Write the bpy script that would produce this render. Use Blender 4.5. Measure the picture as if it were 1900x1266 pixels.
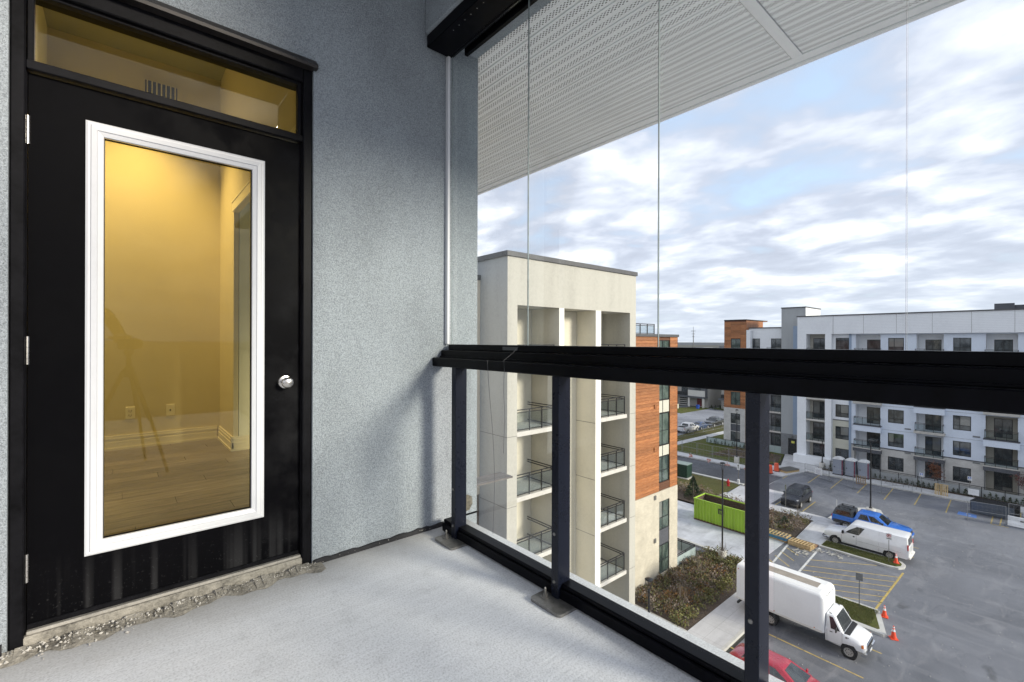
import bpy, bmesh, math, random
from mathutils import Vector, Matrix
R = math.radians
rnd = random.Random(7)
scene = bpy.context.scene
for o in list(bpy.data.objects): bpy.data.objects.remove(o, do_unlink=True)
COL = scene.collection
EYE = 18.0                                  # camera height above the car park

# ---------------------------------------------------------------- camera
cam_data = bpy.data.cameras.new('camera'); cam = bpy.data.objects.new('camera', cam_data); COL.objects.link(cam)
cam_data.sensor_width = 36; cam_data.lens = 16.2; cam_data.clip_start = 0.05; cam_data.clip_end = 12000
YAW = math.atan(734/855)
cam.matrix_world = Matrix.Translation((0, 0, EYE)) @ Matrix.Rotation(-YAW, 4, 'Z') @ Matrix.Rotation(R(90), 4, 'X') @ Matrix.Rotation(0.0032, 4, 'Z')
scene.camera = cam

# ---------------------------------------------------------------- light and exposure
SUN_TRAVEL = Vector((-0.35, 1.0, -0.36)).normalized()
sd = bpy.data.lights.new('sun', 'SUN'); sd.energy = 1.5; sd.angle = R(13); sd.color = (1.0, 0.91, 0.77)
sun = bpy.data.objects.new('sun', sd); COL.objects.link(sun); sun.rotation_euler = SUN_TRAVEL.to_track_quat('-Z', 'Y').to_euler(); sun.location = (20, -40, 60)
scene.view_settings.view_transform = 'Standard'; scene.view_settings.look = 'None'
scene.view_settings.gamma = 1; scene.view_settings.use_curve_mapping = False
scene.view_settings.exposure = 1.68
scene.cycles.max_bounces = 8; scene.cycles.transparent_max_bounces = 24
scene.cycles.caustics_reflective = False; scene.cycles.caustics_refractive = False

world = bpy.data.worlds.new('World'); scene.world = world; world.use_nodes = True
wt = world.node_tree; wt.nodes.clear()
def wn(kind, **kw):
    n = wt.nodes.new(kind)
    for k, v in kw.items(): setattr(n, k, v)
    return n
def wmath(op, a, b=None, clamp=False):
    n = wn('ShaderNodeMath', operation=op); n.use_clamp = clamp
    for i, v in enumerate((a, b)):
        if v is None: continue
        if isinstance(v, (int, float)): n.inputs[i].default_value = v
        else: wt.links.new(v, n.inputs[i])
    return n.outputs[0]
def wramp(fac, stops):
    n = wn('ShaderNodeValToRGB'); el = n.color_ramp.elements
    while len(el) < len(stops): el.new(0.5)
    for e, (p, c) in zip(el, stops): e.position = p; e.color = (*c, 1)
    wt.links.new(fac, n.inputs[0]); return n.outputs[0]
def wmix(fac, a, b):
    n = wn('ShaderNodeMix', data_type='RGBA')
    for s, v in ((n.inputs['Factor'], fac), (n.inputs[6], a), (n.inputs[7], b)):
        if isinstance(v, (int, float)): s.default_value = v
        elif isinstance(v, tuple): s.default_value = (*v, 1)
        else: wt.links.new(v, s)
    return n.outputs[2]
sky = wn('ShaderNodeTexSky'); sky.sky_type = 'NISHITA'; sky.sun_disc = False
sky.sun_elevation = R(18.8); sky.sun_rotation = R(160.7); sky.altitude = 100; sky.dust_density = 1.5
tc = wn('ShaderNodeTexCoord'); sp = wn('ShaderNodeSeparateXYZ'); wt.links.new(tc.outputs['Generated'], sp.inputs[0])
zc = wmath('ADD', wmath('MAXIMUM', sp.outputs[2], 0.0), 0.17)
cx = wmath('DIVIDE', sp.outputs[0], zc); cy = wmath('DIVIDE', sp.outputs[1], zc)
cmb = wn('ShaderNodeCombineXYZ'); wt.links.new(cx, cmb.inputs[0]); wt.links.new(cy, cmb.inputs[1])
mp = wn('ShaderNodeMapping'); mp.inputs['Rotation'].default_value = (0, 0, R(34)); mp.inputs['Scale'].default_value = (1.0, 0.80, 1.0)
mp.inputs['Location'].default_value = (12.3, 7.7, 0)
wt.links.new(cmb.outputs[0], mp.inputs[0])
def wnoise(scale, detail, dist=0.0, rough=0.55):
    n = wn('ShaderNodeTexNoise'); n.inputs['Scale'].default_value = scale; n.inputs['Detail'].default_value = detail
    n.inputs['Roughness'].default_value = rough; n.inputs['Distortion'].default_value = dist
    wt.links.new(mp.outputs[0], n.inputs['Vector']); return n.outputs['Fac']
puffs = wnoise(2.75, 7, 0.25, 0.5); large = wnoise(0.42, 3, 0.2); fine = wnoise(6.5, 5, 0.2)
shade = wmath('ADD', wmath('ADD', wmath('MULTIPLY', puffs, 0.66), wmath('MULTIPLY', fine, 0.14)), wmath('MULTIPLY', large, 0.20))
cover = wramp(wmath('ADD', wmath('MULTIPLY', puffs, 0.55), wmath('MULTIPLY', large, 0.62)), [(0.405, (0, 0, 0)), (0.51, (1, 1, 1))])
K = 4.6
cloud = wramp(shade, [(0.37, (0.41, 0.435, 0.53)), (0.46, (0.50, 0.53, 0.635)), (0.53, (0.68, 0.70, 0.79)), (0.605, (1.02, 1.0, 0.985))])
cm = wn('ShaderNodeVectorMath', operation='SCALE'); wt.links.new(cloud, cm.inputs[0]); cm.inputs['Scale'].default_value = K
blue = wmix(0.62, sky.outputs[0], (0.54*K, 0.64*K, 0.82*K))
col = wmix(cover, blue, cm.outputs[0])
low = wramp(sp.outputs[2], [(0.0, (1, 1, 1)), (0.06, (0.72, 0.72, 0.72)), (0.20, (0, 0, 0))])
haze_col = wmix(fine, (0.46*K, 0.50*K, 0.59*K), (0.64*K, 0.67*K, 0.74*K))
col = wmix(wmath('MULTIPLY', low, 0.75), col, haze_col)
bg = wn('ShaderNodeBackground'); bg.inputs['Strength'].default_value = 0.1
wt.links.new(col, bg.inputs['Color']); out = wn('ShaderNodeOutputWorld'); wt.links.new(bg.outputs[0], out.inputs[0])

# ---------------------------------------------------------------- mesh helpers
class MB:
    """collects faces; every face carries a material slot"""
    def __init__(s): s.v = []; s.f = []; s.m = []; s.slot = 0
    def add(s, vs, fs, slot=None):
        b = len(s.v); s.v += [tuple(p) for p in vs]
        for f in fs: s.f.append(tuple(b+i for i in f)); s.m.append(s.slot if slot is None else slot)
        return s
    def box(s, x0, x1, y0, y1, z0, z1, slot=None):
        vs = [(x, y, z) for z in (z0, z1) for y in (y0, y1) for x in (x0, x1)]
        return s.add(vs, [(0,2,3,1),(4,5,7,6),(0,1,5,4),(2,6,7,3),(0,4,6,2),(1,3,7,5)], slot)
    def cbox(s, x0, x1, y0, y1, z0, z1, c=0.01, slot=None):
        """box with chamfered edges"""
        vs = []
        for z, k in ((z0, c), (z0+c, 0), (z1-c, 0), (z1, c)):
            for (x, y) in ((x0+k+c, y0+k), (x1-k-c, y0+k), (x1-k, y0+k+c), (x1-k, y1-k-c), (x1-k-c, y1-k), (x0+k+c, y1-k), (x0+k, y1-k-c), (x0+k, y0+k+c)):
                vs.append((x, y, z))
        fs = [tuple(reversed(range(8))), tuple(range(24, 32))]
        for r in range(3):
            for i in range(8): fs.append((r*8+i, r*8+(i+1) % 8, r*8+8+(i+1) % 8, r*8+8+i))
        return s.add(vs, fs, slot)
    def prism(s, poly, z0, z1, slot=None):
        n = len(poly); vs = [(x, y, z0) for x, y in poly]+[(x, y, z1) for x, y in poly]
        fs = [tuple(range(n-1, -1, -1)), tuple(range(n, 2*n))]+[(i, (i+1) % n, n+(i+1) % n, n+i) for i in range(n)]
        return s.add(vs, fs, slot)
    def sheet(s, poly, z, slot=None): return s.add([(x, y, z) for x, y in poly], [tuple(range(len(poly)))], slot)
    def tube(s, pts, r, n=6, slot=None, cap=True):
        pts = [Vector(p) for p in pts]; rs = r if isinstance(r, (list, tuple)) else [r]*len(pts)
        vs = []; 
        for i, p in enumerate(pts):
            d = (pts[min(i+1, len(pts)-1)]-pts[max(i-1, 0)]).normalized()
            a = d.cross(Vector((0, 0, 1)) if abs(d.z) < 0.9 else Vector((1, 0, 0))).normalized(); b = d.cross(a)
            for k in range(n):
                t = 2*math.pi*k/n; vs.append(p+(a*math.cos(t)+b*math.sin(t))*rs[i])
        fs = [(i*n+k, i*n+(k+1) % n, (i+1)*n+(k+1) % n, (i+1)*n+k) for i in range(len(pts)-1) for k in range(n)]
        if cap: fs += [tuple(range(n-1, -1, -1)), tuple(range((len(pts)-1)*n, len(pts)*n))]
        return s.add(vs, fs, slot)
    def lathe(s, prof, c=(0, 0, 0), axis='Z', n=16, slot=None, cap=True):
        vs = []; c = Vector(c)
        for r, h in prof:
            for k in range(n):
                t = 2*math.pi*k/n; a, b = r*math.cos(t), r*math.sin(t)
                vs.append(c+Vector({'Z': (a, b, h), 'X': (h, a, b), 'Y': (a, h, b)}[axis]))
        m = len(prof)
        fs = [(i*n+k, i*n+(k+1) % n, (i+1)*n+(k+1) % n, (i+1)*n+k) for i in range(m-1) for k in range(n)]
        if cap: fs += [tuple(range(n)), tuple(range((m-1)*n, m*n))]
        return s.add(vs, fs, slot)
    def loft(s, rings, slot=None, cap=True):
        n = len(rings[0]); vs = [p for r in rings for p in r]
        fs = [(i*n+k, i*n+(k+1) % n, (i+1)*n+(k+1) % n, (i+1)*n+k) for i in range(len(rings)-1) for k in range(n)]
        if cap: fs += [tuple(range(n)), tuple(range((len(rings)-1)*n, len(rings)*n))]
        return s.add(vs, fs, slot)
    def slab(s, quad, t, slot=None):
        """thin plate on a quad, standing t proud of it along its normal"""
        q = [Vector(p) for p in quad]; nrm = (q[1]-q[0]).cross(q[3]-q[0]).normalized()*t
        vs = [p-nrm*0.5 for p in q]+[p+nrm for p in q]
        return s.add(vs, [(3,2,1,0),(4,5,6,7),(0,1,5,4),(1,2,6,5),(2,3,7,6),(3,0,4,7)], slot)
    def mesh(s, name, mats, smooth=None):
        me = bpy.data.meshes.new(name); me.from_pydata(s.v, [], s.f)
        for m in (mats if isinstance(mats, (list, tuple)) else [mats]): me.materials.append(m)
        if any(s.m): me.polygons.foreach_set('material_index', s.m)
        bm = bmesh.new(); bm.from_mesh(me); bmesh.ops.recalc_face_normals(bm, faces=bm.faces); bm.to_mesh(me); bm.free()
        if smooth:
            me.polygons.foreach_set('use_smooth', [True]*len(me.polygons)); me.set_sharp_from_angle(angle=R(smooth))
        me.update(); return me
def tag(o, label=None, cat=None, group=None, kind=None):
    for k, v in (('label', label), ('category', cat), ('group', group), ('kind', kind)):
        if v: o[k] = v
    return o
def put(name, me, parent=None, loc=None, rotz=0):
    o = bpy.data.objects.new(name, me); COL.objects.link(o)
    if parent: o.parent = parent
    if loc: o.location = loc
    if rotz: o.rotation_euler = (0, 0, rotz)
    return o
def part(name, mb, mats, parent=None, smooth=None): return put(name, mb.mesh(name, mats, smooth), parent)
def struct(name, mb, mats, smooth=None): return tag(part(name, mb, mats, None, smooth), kind='structure')
def thing(name, label, cat, loc=(0, 0, 0), rotz=0, group=None):
    o = bpy.data.objects.new(name, None); COL.objects.link(o); o.location = loc; o.rotation_euler = (0, 0, rotz)
    o.empty_display_size = 0.2
    return tag(o, label, cat, group)
def kids(o): return [c for c in bpy.data.objects if c.parent == o]
def dup(o, loc=None, rotz=None, label=None, parent=None):
    c = o.copy(); COL.objects.link(c)
    if parent: c.parent = parent
    if loc: c.location = loc
    if rotz is not None: c.rotation_euler = (0, 0, rotz)
    if label: c['label'] = label
    for k in kids(o): dup(k, parent=c)
    return c

# ---------------------------------------------------------------- materials
def srgb(r, g, b): return tuple(((c/255)/12.92 if c/255 <= 0.04045 else ((c/255+0.055)/1.055)**2.4) for c in (r, g, b))
class NT:
    def __init__(s, m): s.t = m.node_tree
    def n(s, kind, **kw):
        x = s.t.nodes.new(kind)
        for k, v in kw.items(): setattr(x, k, v)
        return x
    def link(s, a, b): s.t.links.new(a, b)
    def math(s, op, a, b=None, c=None, clamp=False):
        x = s.n('ShaderNodeMath', operation=op); x.use_clamp = clamp
        for i, v in enumerate((a, b, c)):
            if v is None: continue
            if isinstance(v, (int, float)): x.inputs[i].default_value = v
            else: s.link(v, x.inputs[i])
        return x.outputs[0]
    def noise(s, vec, scale, detail=3, rough=0.55, dist=0):
        x = s.n('ShaderNodeTexNoise'); x.inputs['Scale'].default_value = scale; x.inputs['Detail'].default_value = detail
        x.inputs['Roughness'].default_value = rough; x.inputs['Distortion'].default_value = dist; s.link(vec, x.inputs['Vector']); return x.outputs['Fac']
    def ramp(s, fac, stops):
        x = s.n('ShaderNodeValToRGB'); el = x.color_ramp.elements
        while len(el) < len(stops): el.new(0.5)
        for e, (p, c) in zip(el, stops): e.position = p; e.color = (c, c, c, 1) if isinstance(c, (int, float)) else (*c, 1)
        s.link(fac, x.inputs[0]); return x.outputs[0]
    def mix(s, fac, a, b, mode='MIX'):
        x = s.n('ShaderNodeMix', data_type='RGBA', blend_type=mode)
        for i, v in ((0, fac), (6, a), (7, b)):
            if isinstance(v, (int, float)): x.inputs[i].default_value = v if i == 0 else (v, v, v, 1)
            elif isinstance(v, tuple): x.inputs[i].default_value = (*v, 1)
            else: s.link(v, x.inputs[i])
        return x.outputs[2]
    def scale(s, vec, sx, sy, sz, loc=(0, 0, 0), rot=(0, 0, 0)):
        x = s.n('ShaderNodeMapping'); x.inputs['Scale'].default_value = (sx, sy, sz); x.inputs['Location'].default_value = loc; x.inputs['Rotation'].default_value = rot
        s.link(vec, x.inputs[0]); return x.outputs[0]
    def bump(s, h, strength, dist=0.01):
        x = s.n('ShaderNodeBump'); x.inputs['Strength'].default_value = strength; x.inputs['Distance'].default_value = dist; s.link(h, x.inputs['Height']); return x.outputs[0]
def newmat(name):
    m = bpy.data.materials.new(name); m.use_nodes = True; t = NT(m); b = m.node_tree.nodes['Principled BSDF']
    pos = t.n('ShaderNodeNewGeometry').outputs['Position']
    return m, t, b, pos
def setp(b, col=None, rough=None, metal=None, spec=None, coat=None):
    if col is not None: b.inputs['Base Color'].default_value = (*col, 1)
    if rough is not None: b.inputs['Roughness'].default_value = rough
    if metal is not None: b.inputs['Metallic'].default_value = metal
    if spec is not None: b.inputs['Specular IOR Level'].default_value = spec
    if coat is not None: b.inputs['Coat Weight'].default_value = coat; b.inputs['Coat Roughness'].default_value = 0.06
def M(name, col, rough=0.6, metal=0.0, var=0.12, scale=3.0, bump=0.0, bscale=80.0, bdist=0.004, spec=0.5, coat=None, streak=False, perobj=0.0):
    """plain surface with uneven tone (two noise scales), optional relief"""
    m, t, b, pos = newmat(name); setp(b, None, rough, metal, spec, coat)
    vec = t.scale(pos, 1, 1, 0.12) if streak else pos
    n = t.math('ADD', t.math('MULTIPLY', t.noise(vec, scale, 4), 0.65), t.math('MULTIPLY', t.noise(pos, scale*9, 3), 0.35))
    f = t.ramp(n, [(0.3, 1-var*1.6), (0.5, 1.0), (0.72, 1+var)])
    c = t.mix(1.0, col, f, 'MULTIPLY')
    if perobj:
        oi = t.n('ShaderNodeObjectInfo').outputs['Random']
        c = t.mix(1.0, c, t.ramp(oi, [(0, 1-perobj), (1, 1+perobj)]), 'MULTIPLY')
    t.link(c, b.inputs['Base Color'])
    rr = t.math('ADD', rough-0.06, t.math('MULTIPLY', n, 0.12)); t.link(rr, b.inputs['Roughness'])
    if bump: t.link(t.bump(t.noise(pos, bscale, 4), bump, bdist), b.inputs['Normal'])
    return m
def glass_mat(name, tint, ior=1.45, gain=1.0, rough=0.0):
    m, t, b, pos = newmat(name); m.node_tree.nodes.remove(b)
    tr = t.n('ShaderNodeBsdfTransparent'); tr.inputs[0].default_value = (*tint, 1)
    gl = t.n('ShaderNodeBsdfGlossy'); gl.inputs['Roughness'].default_value = rough; gl.inputs['Color'].default_value = (1, 1, 1, 1)
    fr = t.n('ShaderNodeFresnel'); fr.inputs[0].default_value = ior
    mx = t.n('ShaderNodeMixShader'); t.link(t.math('MULTIPLY', fr.outputs[0], gain, clamp=True), mx.inputs[0])
    t.link(tr.outputs[0], mx.inputs[1]); t.link(gl.outputs[0], mx.inputs[2]); t.link(mx.outputs[0], m.node_tree.nodes['Material Output'].inputs[0])
    return m
def brick_mat(name, c1, c2, mortar, bw=0.2, bh=0.068, rough=0.8):
    m, t, b, pos = newmat(name); setp(b, None, rough)
    s = t.n('ShaderNodeSeparateXYZ'); t.link(pos, s.inputs[0])
    cb = t.n('ShaderNodeCombineXYZ'); t.link(t.math('ADD', s.outputs[0], s.outputs[1]), cb.inputs[0]); t.link(s.outputs[2], cb.inputs[1])
    br = t.n('ShaderNodeTexBrick'); t.link(cb.outputs[0], br.inputs['Vector']); br.inputs['Scale'].default_value = 1
    br.inputs['Brick Width'].default_value = bw; br.inputs['Row Height'].default_value = bh; br.inputs['Mortar Size'].default_value = 0.006
    br.inputs['Color1'].default_value = (*c1, 1); br.inputs['Color2'].default_value = (*c2, 1); br.inputs['Mortar'].default_value = (*mortar, 1)
    c = t.mix(1.0, br.outputs['Color'], t.ramp(t.noise(pos, 1.2, 4), [(0.3, 0.86), (0.7, 1.08)]), 'MULTIPLY')
    t.link(c, b.inputs['Base Color']); t.link(t.bump(t.math('SUBTRACT', 1.0, br.outputs['Fac']), 0.6, 0.006), b.inputs['Normal'])
    return m
# ---------------------------------------------------------------- walls with openings
def wall(mb, face, P, a0, a1, z0, z1, holes=(), depth=0.2, slot=0, reveal=None):
    """flat wall with rectangular holes and their reveals; face 'x' lies on x=P (a runs along y), 'y' on y=P (a runs along x); depth goes inward"""
    reveal = slot if reveal is None else reveal
    pt = (lambda a, d, z: (P+d, a, z)) if face == 'x' else (lambda a, d, z: (a, P+d, z))
    A = sorted({a0, a1, *[min(max(h[i], a0), a1) for h in holes for i in (0, 1)]}); Z = sorted({z0, z1, *[min(max(h[i], z0), z1) for h in holes for i in (2, 3)]})
    for i in range(len(A)-1):
        run = None
        for j in range(len(Z)-1):
            ca, cz = (A[i]+A[i+1])/2, (Z[j]+Z[j+1])/2
            inside = any(h[0] < ca < h[1] and h[2] < cz < h[3] for h in holes)
            if not inside: run = [Z[j], Z[j+1]] if run is None else [run[0], Z[j+1]]
            if (inside or j == len(Z)-2) and run:
                mb.add([pt(A[i], 0, run[0]), pt(A[i+1], 0, run[0]), pt(A[i+1], 0, run[1]), pt(A[i], 0, run[1])], [(0, 1, 2, 3)], slot); run = None
    for h in holes:
        b0, b1, y0, y1 = h[:4]
        c = [(b0, y0), (b1, y0), (b1, y1), (b0, y1)]
        for k in range(4):
            p, q = c[k], c[(k+1) % 4]
            mb.add([pt(p[0], 0, p[1]), pt(q[0], 0, q[1]), pt(q[0], depth, q[1]), pt(p[0], depth, p[1])], [(0, 1, 2, 3)], reveal)
    return mb

# ---------------------------------------------------------------- balcony materials
Z0 = EYE
FLOOR = Z0-1.115
def stucco_mat():
    m, t, b, pos = newmat('grey stucco'); setp(b, None, 0.92, spec=0.2)
    g1 = t.noise(pos, 330, 2, 0.6); g2 = t.noise(pos, 165, 2, 0.5); bl = t.noise(t.scale(pos, 1, 1, 0.55), 2.2, 5, 0.6)
    g = t.math('ADD', t.math('MULTIPLY', g1, 0.5), t.math('MULTIPLY', g2, 0.5))
    c = t.mix(1.0, (0.338, 0.374, 0.405), t.ramp(g, [(0.36, 0.66), (0.50, 1.0), (0.64, 1.28)]), 'MULTIPLY')
    c = t.mix(1.0, c, t.ramp(bl, [(0.32, 0.84), (0.5, 1.0), (0.68, 1.10)]), 'MULTIPLY')
    t.link(c, b.inputs['Base Color']); t.link(t.bump(g, 1.0, 0.007), b.inputs['Normal']); return m
def slab_mat():
    m, t, b, pos = newmat('brushed balcony concrete'); setp(b, None, 0.82, spec=0.3)
    st = t.noise(t.scale(pos, 2.0, 60, 1, rot=(0, 0, R(-7))), 1.6, 4, 0.6); bl = t.noise(pos, 1.7, 5, 0.6, 0.4); fn = t.noise(pos, 130, 3); mid = t.noise(pos, 9, 5, 0.65)
    c = t.mix(bl, (0.70, 0.72, 0.755), (0.86, 0.875, 0.90))
    c = t.mix(1.0, c, t.ramp(st, [(0.3, 0.93), (0.68, 1.05)]), 'MULTIPLY')
    c = t.mix(1.0, c, t.ramp(mid, [(0.30, 0.88), (0.45, 0.99), (0.7, 1.04)]), 'MULTIPLY')
    c = t.mix(1.0, c, t.ramp(fn, [(0.32, 0.80), (0.5, 1.0), (0.7, 1.08)]), 'MULTIPLY')
    sep = t.n('ShaderNodeSeparateXYZ'); t.link(pos, sep.inputs[0])
    dirt = t.math('SUBTRACT', t.math('MULTIPLY_ADD', t.math('SUBTRACT', sep.outputs[1], 2.12), 3.2, t.math('MULTIPLY', mid, 0.9)), 0.25, clamp=True)
    c = t.mix(t.math('MULTIPLY', dirt, 0.6), c, (0.20, 0.18, 0.145))
    vo = t.n('ShaderNodeTexVoronoi'); vo.inputs['Scale'].default_value = 5.5; t.link(pos, vo.inputs['Vector'])
    spot = t.math('LESS_THAN', vo.outputs['Distance'], 0.026)
    c = t.mix(t.math('MULTIPLY', spot, 0.8), c, (0.05, 0.05, 0.05))
    t.link(c, b.inputs['Base Color'])
    t.link(t.bump(t.math('ADD', t.math('MULTIPLY', st, 0.5), t.math('MULTIPLY', fn, 0.7)), 0.5, 0.004), b.inputs['Normal']); return m
def black_door_mat():
    m, t, b, pos = newmat('black painted door'); setp(b, None, 0.42, spec=0.03)
    sep = t.n('ShaderNodeSeparateXYZ'); t.link(pos, sep.inputs[0])
    drip = t.ramp(t.noise(t.scale(pos, 26, 26, 0.5), 1.0, 2), [(0.50, 0.0), (0.66, 1.0)])
    lowm = t.math('MULTIPLY', t.math('SUBTRACT', Z0-0.80, sep.outputs[2]), 5.0, clamp=True)
    cloudy = t.ramp(t.noise(pos, 6, 5, 0.6), [(0.45, 0.0), (0.72, 1.0)])
    rightm = t.math('MULTIPLY', t.math('SUBTRACT', sep.outputs[0], 0.45), 3.0, clamp=True)
    sp = t.ramp(t.noise(pos, 120, 2), [(0.66, 0.0), (0.72, 1.0)])
    k = t.math('ADD', t.math('MULTIPLY', t.math('MULTIPLY', drip, lowm), 0.55), t.math('MULTIPLY', t.math('MULTIPLY', cloudy, rightm), 0.55), clamp=True)
    k = t.math('ADD', k, t.math('MULTIPLY', t.math('MULTIPLY', sp, lowm), 0.5), clamp=True)
    t.link(t.mix(k, (0.0028, 0.0028, 0.0036), (0.038, 0.038, 0.040)), b.inputs['Base Color'])
    t.link(t.math('ADD', 0.38, t.math('MULTIPLY', cloudy, 0.25)), b.inputs['Roughness']); return m
STUCCO = stucco_mat(); SLAB = slab_mat(); DOORBLK = black_door_mat()
FRAMEBLK = M('dark bronze door frame', (0.007, 0.007, 0.0085), 0.40, 0, 0.5, 7, spec=0.07)
FLASH = M('brown metal flashing', (0.030, 0.026, 0.025), 0.45, 0.3, 0.4, 9)
RAILBLK = M('black powder coated aluminium', (0.0018, 0.002, 0.0036), 0.34, 0.0, 0.5, 14, spec=0.09)
RAILFACE = M('black satin post metal', (0.0065, 0.0085, 0.017), 0.28, 0.0, 0.12, 6, spec=0.25)
TRIMWHITE = M('white vinyl trim', (0.66, 0.67, 0.695), 0.38, 0, 0.03, 6)
NICKEL = M('satin nickel', (0.62, 0.59, 0.55), 0.26, 1.0, 0.06, 30)
GALV = M('weathered galvanised steel', (0.24, 0.235, 0.225), 0.45, 0.7, 0.25, 40)
GLASS = glass_mat('clear balcony glass', (0.965, 0.985, 0.98), 1.42, 0.10)
GLASSEDGE = M('polished glass edge', (0.24, 0.28, 0.285), 0.12, 0, 0.2, 20)
DOORGLASS = glass_mat('coated door glass', (0.80, 0.77, 0.60), 1.5, 0.6)
BLKPUTTY = M('black membrane', (0.012, 0.012, 0.015), 0.7, 0, 0.5, 30, bump=0.6, bscale=40, bdist=0.01)
RUBBLE = M('broken concrete chips', (0.50, 0.48, 0.44), 0.9, 0, 0.45, 18, bump=0.5, bscale=150)
GROUT = M('dirty grout', (0.30, 0.28, 0.24), 0.9, 0, 0.5, 10, bump=0.8, bscale=60, bdist=0.01)

# ---------------------------------------------------------------- our balcony
def slab_outline():
    pts = [(-3.0, -3.5), (1.665, -3.5), (1.665, 2.62), (-3.0, 2.62)]
    return pts
fl = MB(); fl.prism(slab_outline(), FLOOR-0.22, FLOOR); struct('balcony_floor', fl, SLAB)

DX0, DX1 = -0.246, 0.692                      # door leaf
WY = 2.38                                     # face of the stucco wall
w = MB()
wall(w, 'y', WY, -4.0, 1.75, FLOOR+0.018, Z0+2.62, [(-0.29, 0.74, FLOOR-0.2, Z0+1.345)], 0.16)
wall(w, 'x', 1.75, WY, 8.4, 10.3, Z0+2.62, [(2.66, 4.84, Z0-0.98, Z0+1.65)], -0.01)
w.add([(1.665, WY, 10.3), (1.75, WY, 10.3), (1.75, WY, FLOOR+0.03), (1.665, WY, FLOOR+0.03)], [(0, 1, 2, 3)])
stw = thing('stucco_wall', 'rough blue grey stucco balcony wall around the black door', 'wall')
part('wall_face', w, STUCCO, stw)
fb = MB()
xs = [0.745+i*(1.50-0.745)/26 for i in range(27)]
low = [FLOOR-0.004 for _ in xs]; top = [FLOOR+0.020+0.006*rnd.random()+0.003*math.sin(i*1.3) for i in range(27)]
for i in range(26):
    fb.add([(xs[i], WY-0.012, low[i]), (xs[i+1], WY-0.012, low[i+1]), (xs[i+1], WY-0.010, top[i+1]), (xs[i], WY-0.010, top[i]), (xs[i], WY+0.02, top[i]+0.004), (xs[i+1], WY+0.02, top[i+1]+0.004)], [(0, 1, 2, 3), (3, 2, 5, 4)])
part('base_membrane', fb, BLKPUTTY, stw)
fb = MB()
fb.add([(-4, WY-0.012, FLOOR-0.004), (-0.30, WY-0.012, FLOOR-0.004), (-0.30, WY-0.010, FLOOR+0.05), (-4, WY-0.010, FLOOR+0.05), (-4, WY+0.02, FLOOR+0.05), (-0.30, WY+0.02, FLOOR+0.05)], [(0, 1, 2, 3), (3, 2, 5, 4)])
part('base_membrane', fb, BLKPUTTY, stw)
# missing piece of stucco on the column foot
cp = MB(); ring = [(1.60, -1.04), (1.635, -0.985), (1.675, -0.965), (1.71, -0.985), (1.715, -1.03), (1.69, -1.065), (1.63, -1.07)]
cp.add([(x, WY-0.003-0.002*rnd.random(), Z0+z) for x, z in ring]+[(x, WY+0.01, Z0+z) for x, z in ring], [tuple(range(7))]+[(i, (i+1) % 7, 7+(i+1) % 7, 7+i) for i in range(7)])
tag(part('bare_patch', cp, M('bare cement patch', (0.15, 0.135, 0.105), 0.9, 0, 0.5, 60, bump=0.8, bscale=120), stw), 'brown bare patch where the stucco has broken off')
ch = MB(); ch.cbox(1.507, 1.524, 2.352, 2.379, Z0-0.02, Z0+1.712, 0.002)
wc = part('glazing_channel', ch, TRIMWHITE, stw)

# dirt and broken concrete along the sill
gr = MB(); 
for k in range(40):
    a0 = -0.42+k*0.03; a1 = a0+0.03
    def yy(a): return 2.305+0.02*math.sin(a*23)+0.012*math.sin(a*57)
    z0, z1 = FLOOR+0.002, FLOOR+0.016+0.008*math.sin(a0*40)
    gr.add([(a0, yy(a0), z0), (a1, yy(a1), z0), (a1, 2.375, z1), (a0, 2.375, z1)], [(0, 1, 2, 3)])
struct('sill_bedding', gr, GROUT)
ck = MB()
for k in range(380):
    x = rnd.uniform(-0.36, 0.76) if rnd.random() < 0.95 else rnd.uniform(0.7, 1.5); y = 2.372-abs(rnd.gauss(0, 0.03)) if x < 0.74 else 2.365-abs(rnd.gauss(0, 0.010)); s = rnd.uniform(0.0012, 0.005)*(1.25 if x < 0.3 else 0.7); z = FLOOR+0.004+0.016*max(0, (y-2.30)/0.07)
    p = [Vector((rnd.uniform(-1, 1), rnd.uniform(-1, 1), rnd.uniform(-.5, .9))).normalized()*s*rnd.uniform(.6, 1.3) for _ in range(6)]
    q = [Vector((1, 0, 0)), Vector((0, 1, 0)), Vector((-1, 0, 0)), Vector((0, -1, 0)), Vector((0, 0, 1)), Vector((0, 0, -1))]
    vs = [Vector((x, y, z))+a*s*rnd.uniform(.6, 1.4)+b*0.4 for a, b in zip(q, p)]
    ck.add(vs, [(0, 1, 4), (1, 2, 4), (2, 3, 4), (3, 0, 4), (1, 0, 5), (2, 1, 5), (3, 2, 5), (0, 3, 5)])
tag(part('concrete_debris', ck, RUBBLE), 'loose chips of broken concrete under the door sill', 'debris', kind='stuff')

# ---------------------------------------------------------------- door
door = thing('balcony_door', 'black balcony door with tall white framed glass and transom window above', 'door', (0.22, 2.43, FLOOR))
door.location = (0, 0, 0)
DB, DT = Z0-1.056, Z0+0.975
fr = MB()
fr.cbox(-0.288, DX0-0.004, 2.392, 2.52, FLOOR-0.005, Z0+1.343, 0.004)
fr.cbox(DX1+0.004, 0.738, 2.392, 2.52, FLOOR-0.005, Z0+1.343, 0.004)
fr.cbox(DX0-0.004, DX1+0.004, 2.394, 2.52, Z0+1.275, Z0+1.343, 0.004)
fr.cbox(DX0-0.004, DX1+0.004, 2.398, 2.52, DT+0.004, Z0+1.012, 0.003)
fr.cbox(-0.262, -0.248, 2.415, 2.50, FLOOR, Z0+0.975, 0.002)
fr.cbox(0.694, 0.708, 2.415, 2.50, FLOOR, Z0+0.975, 0.002)
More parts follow.
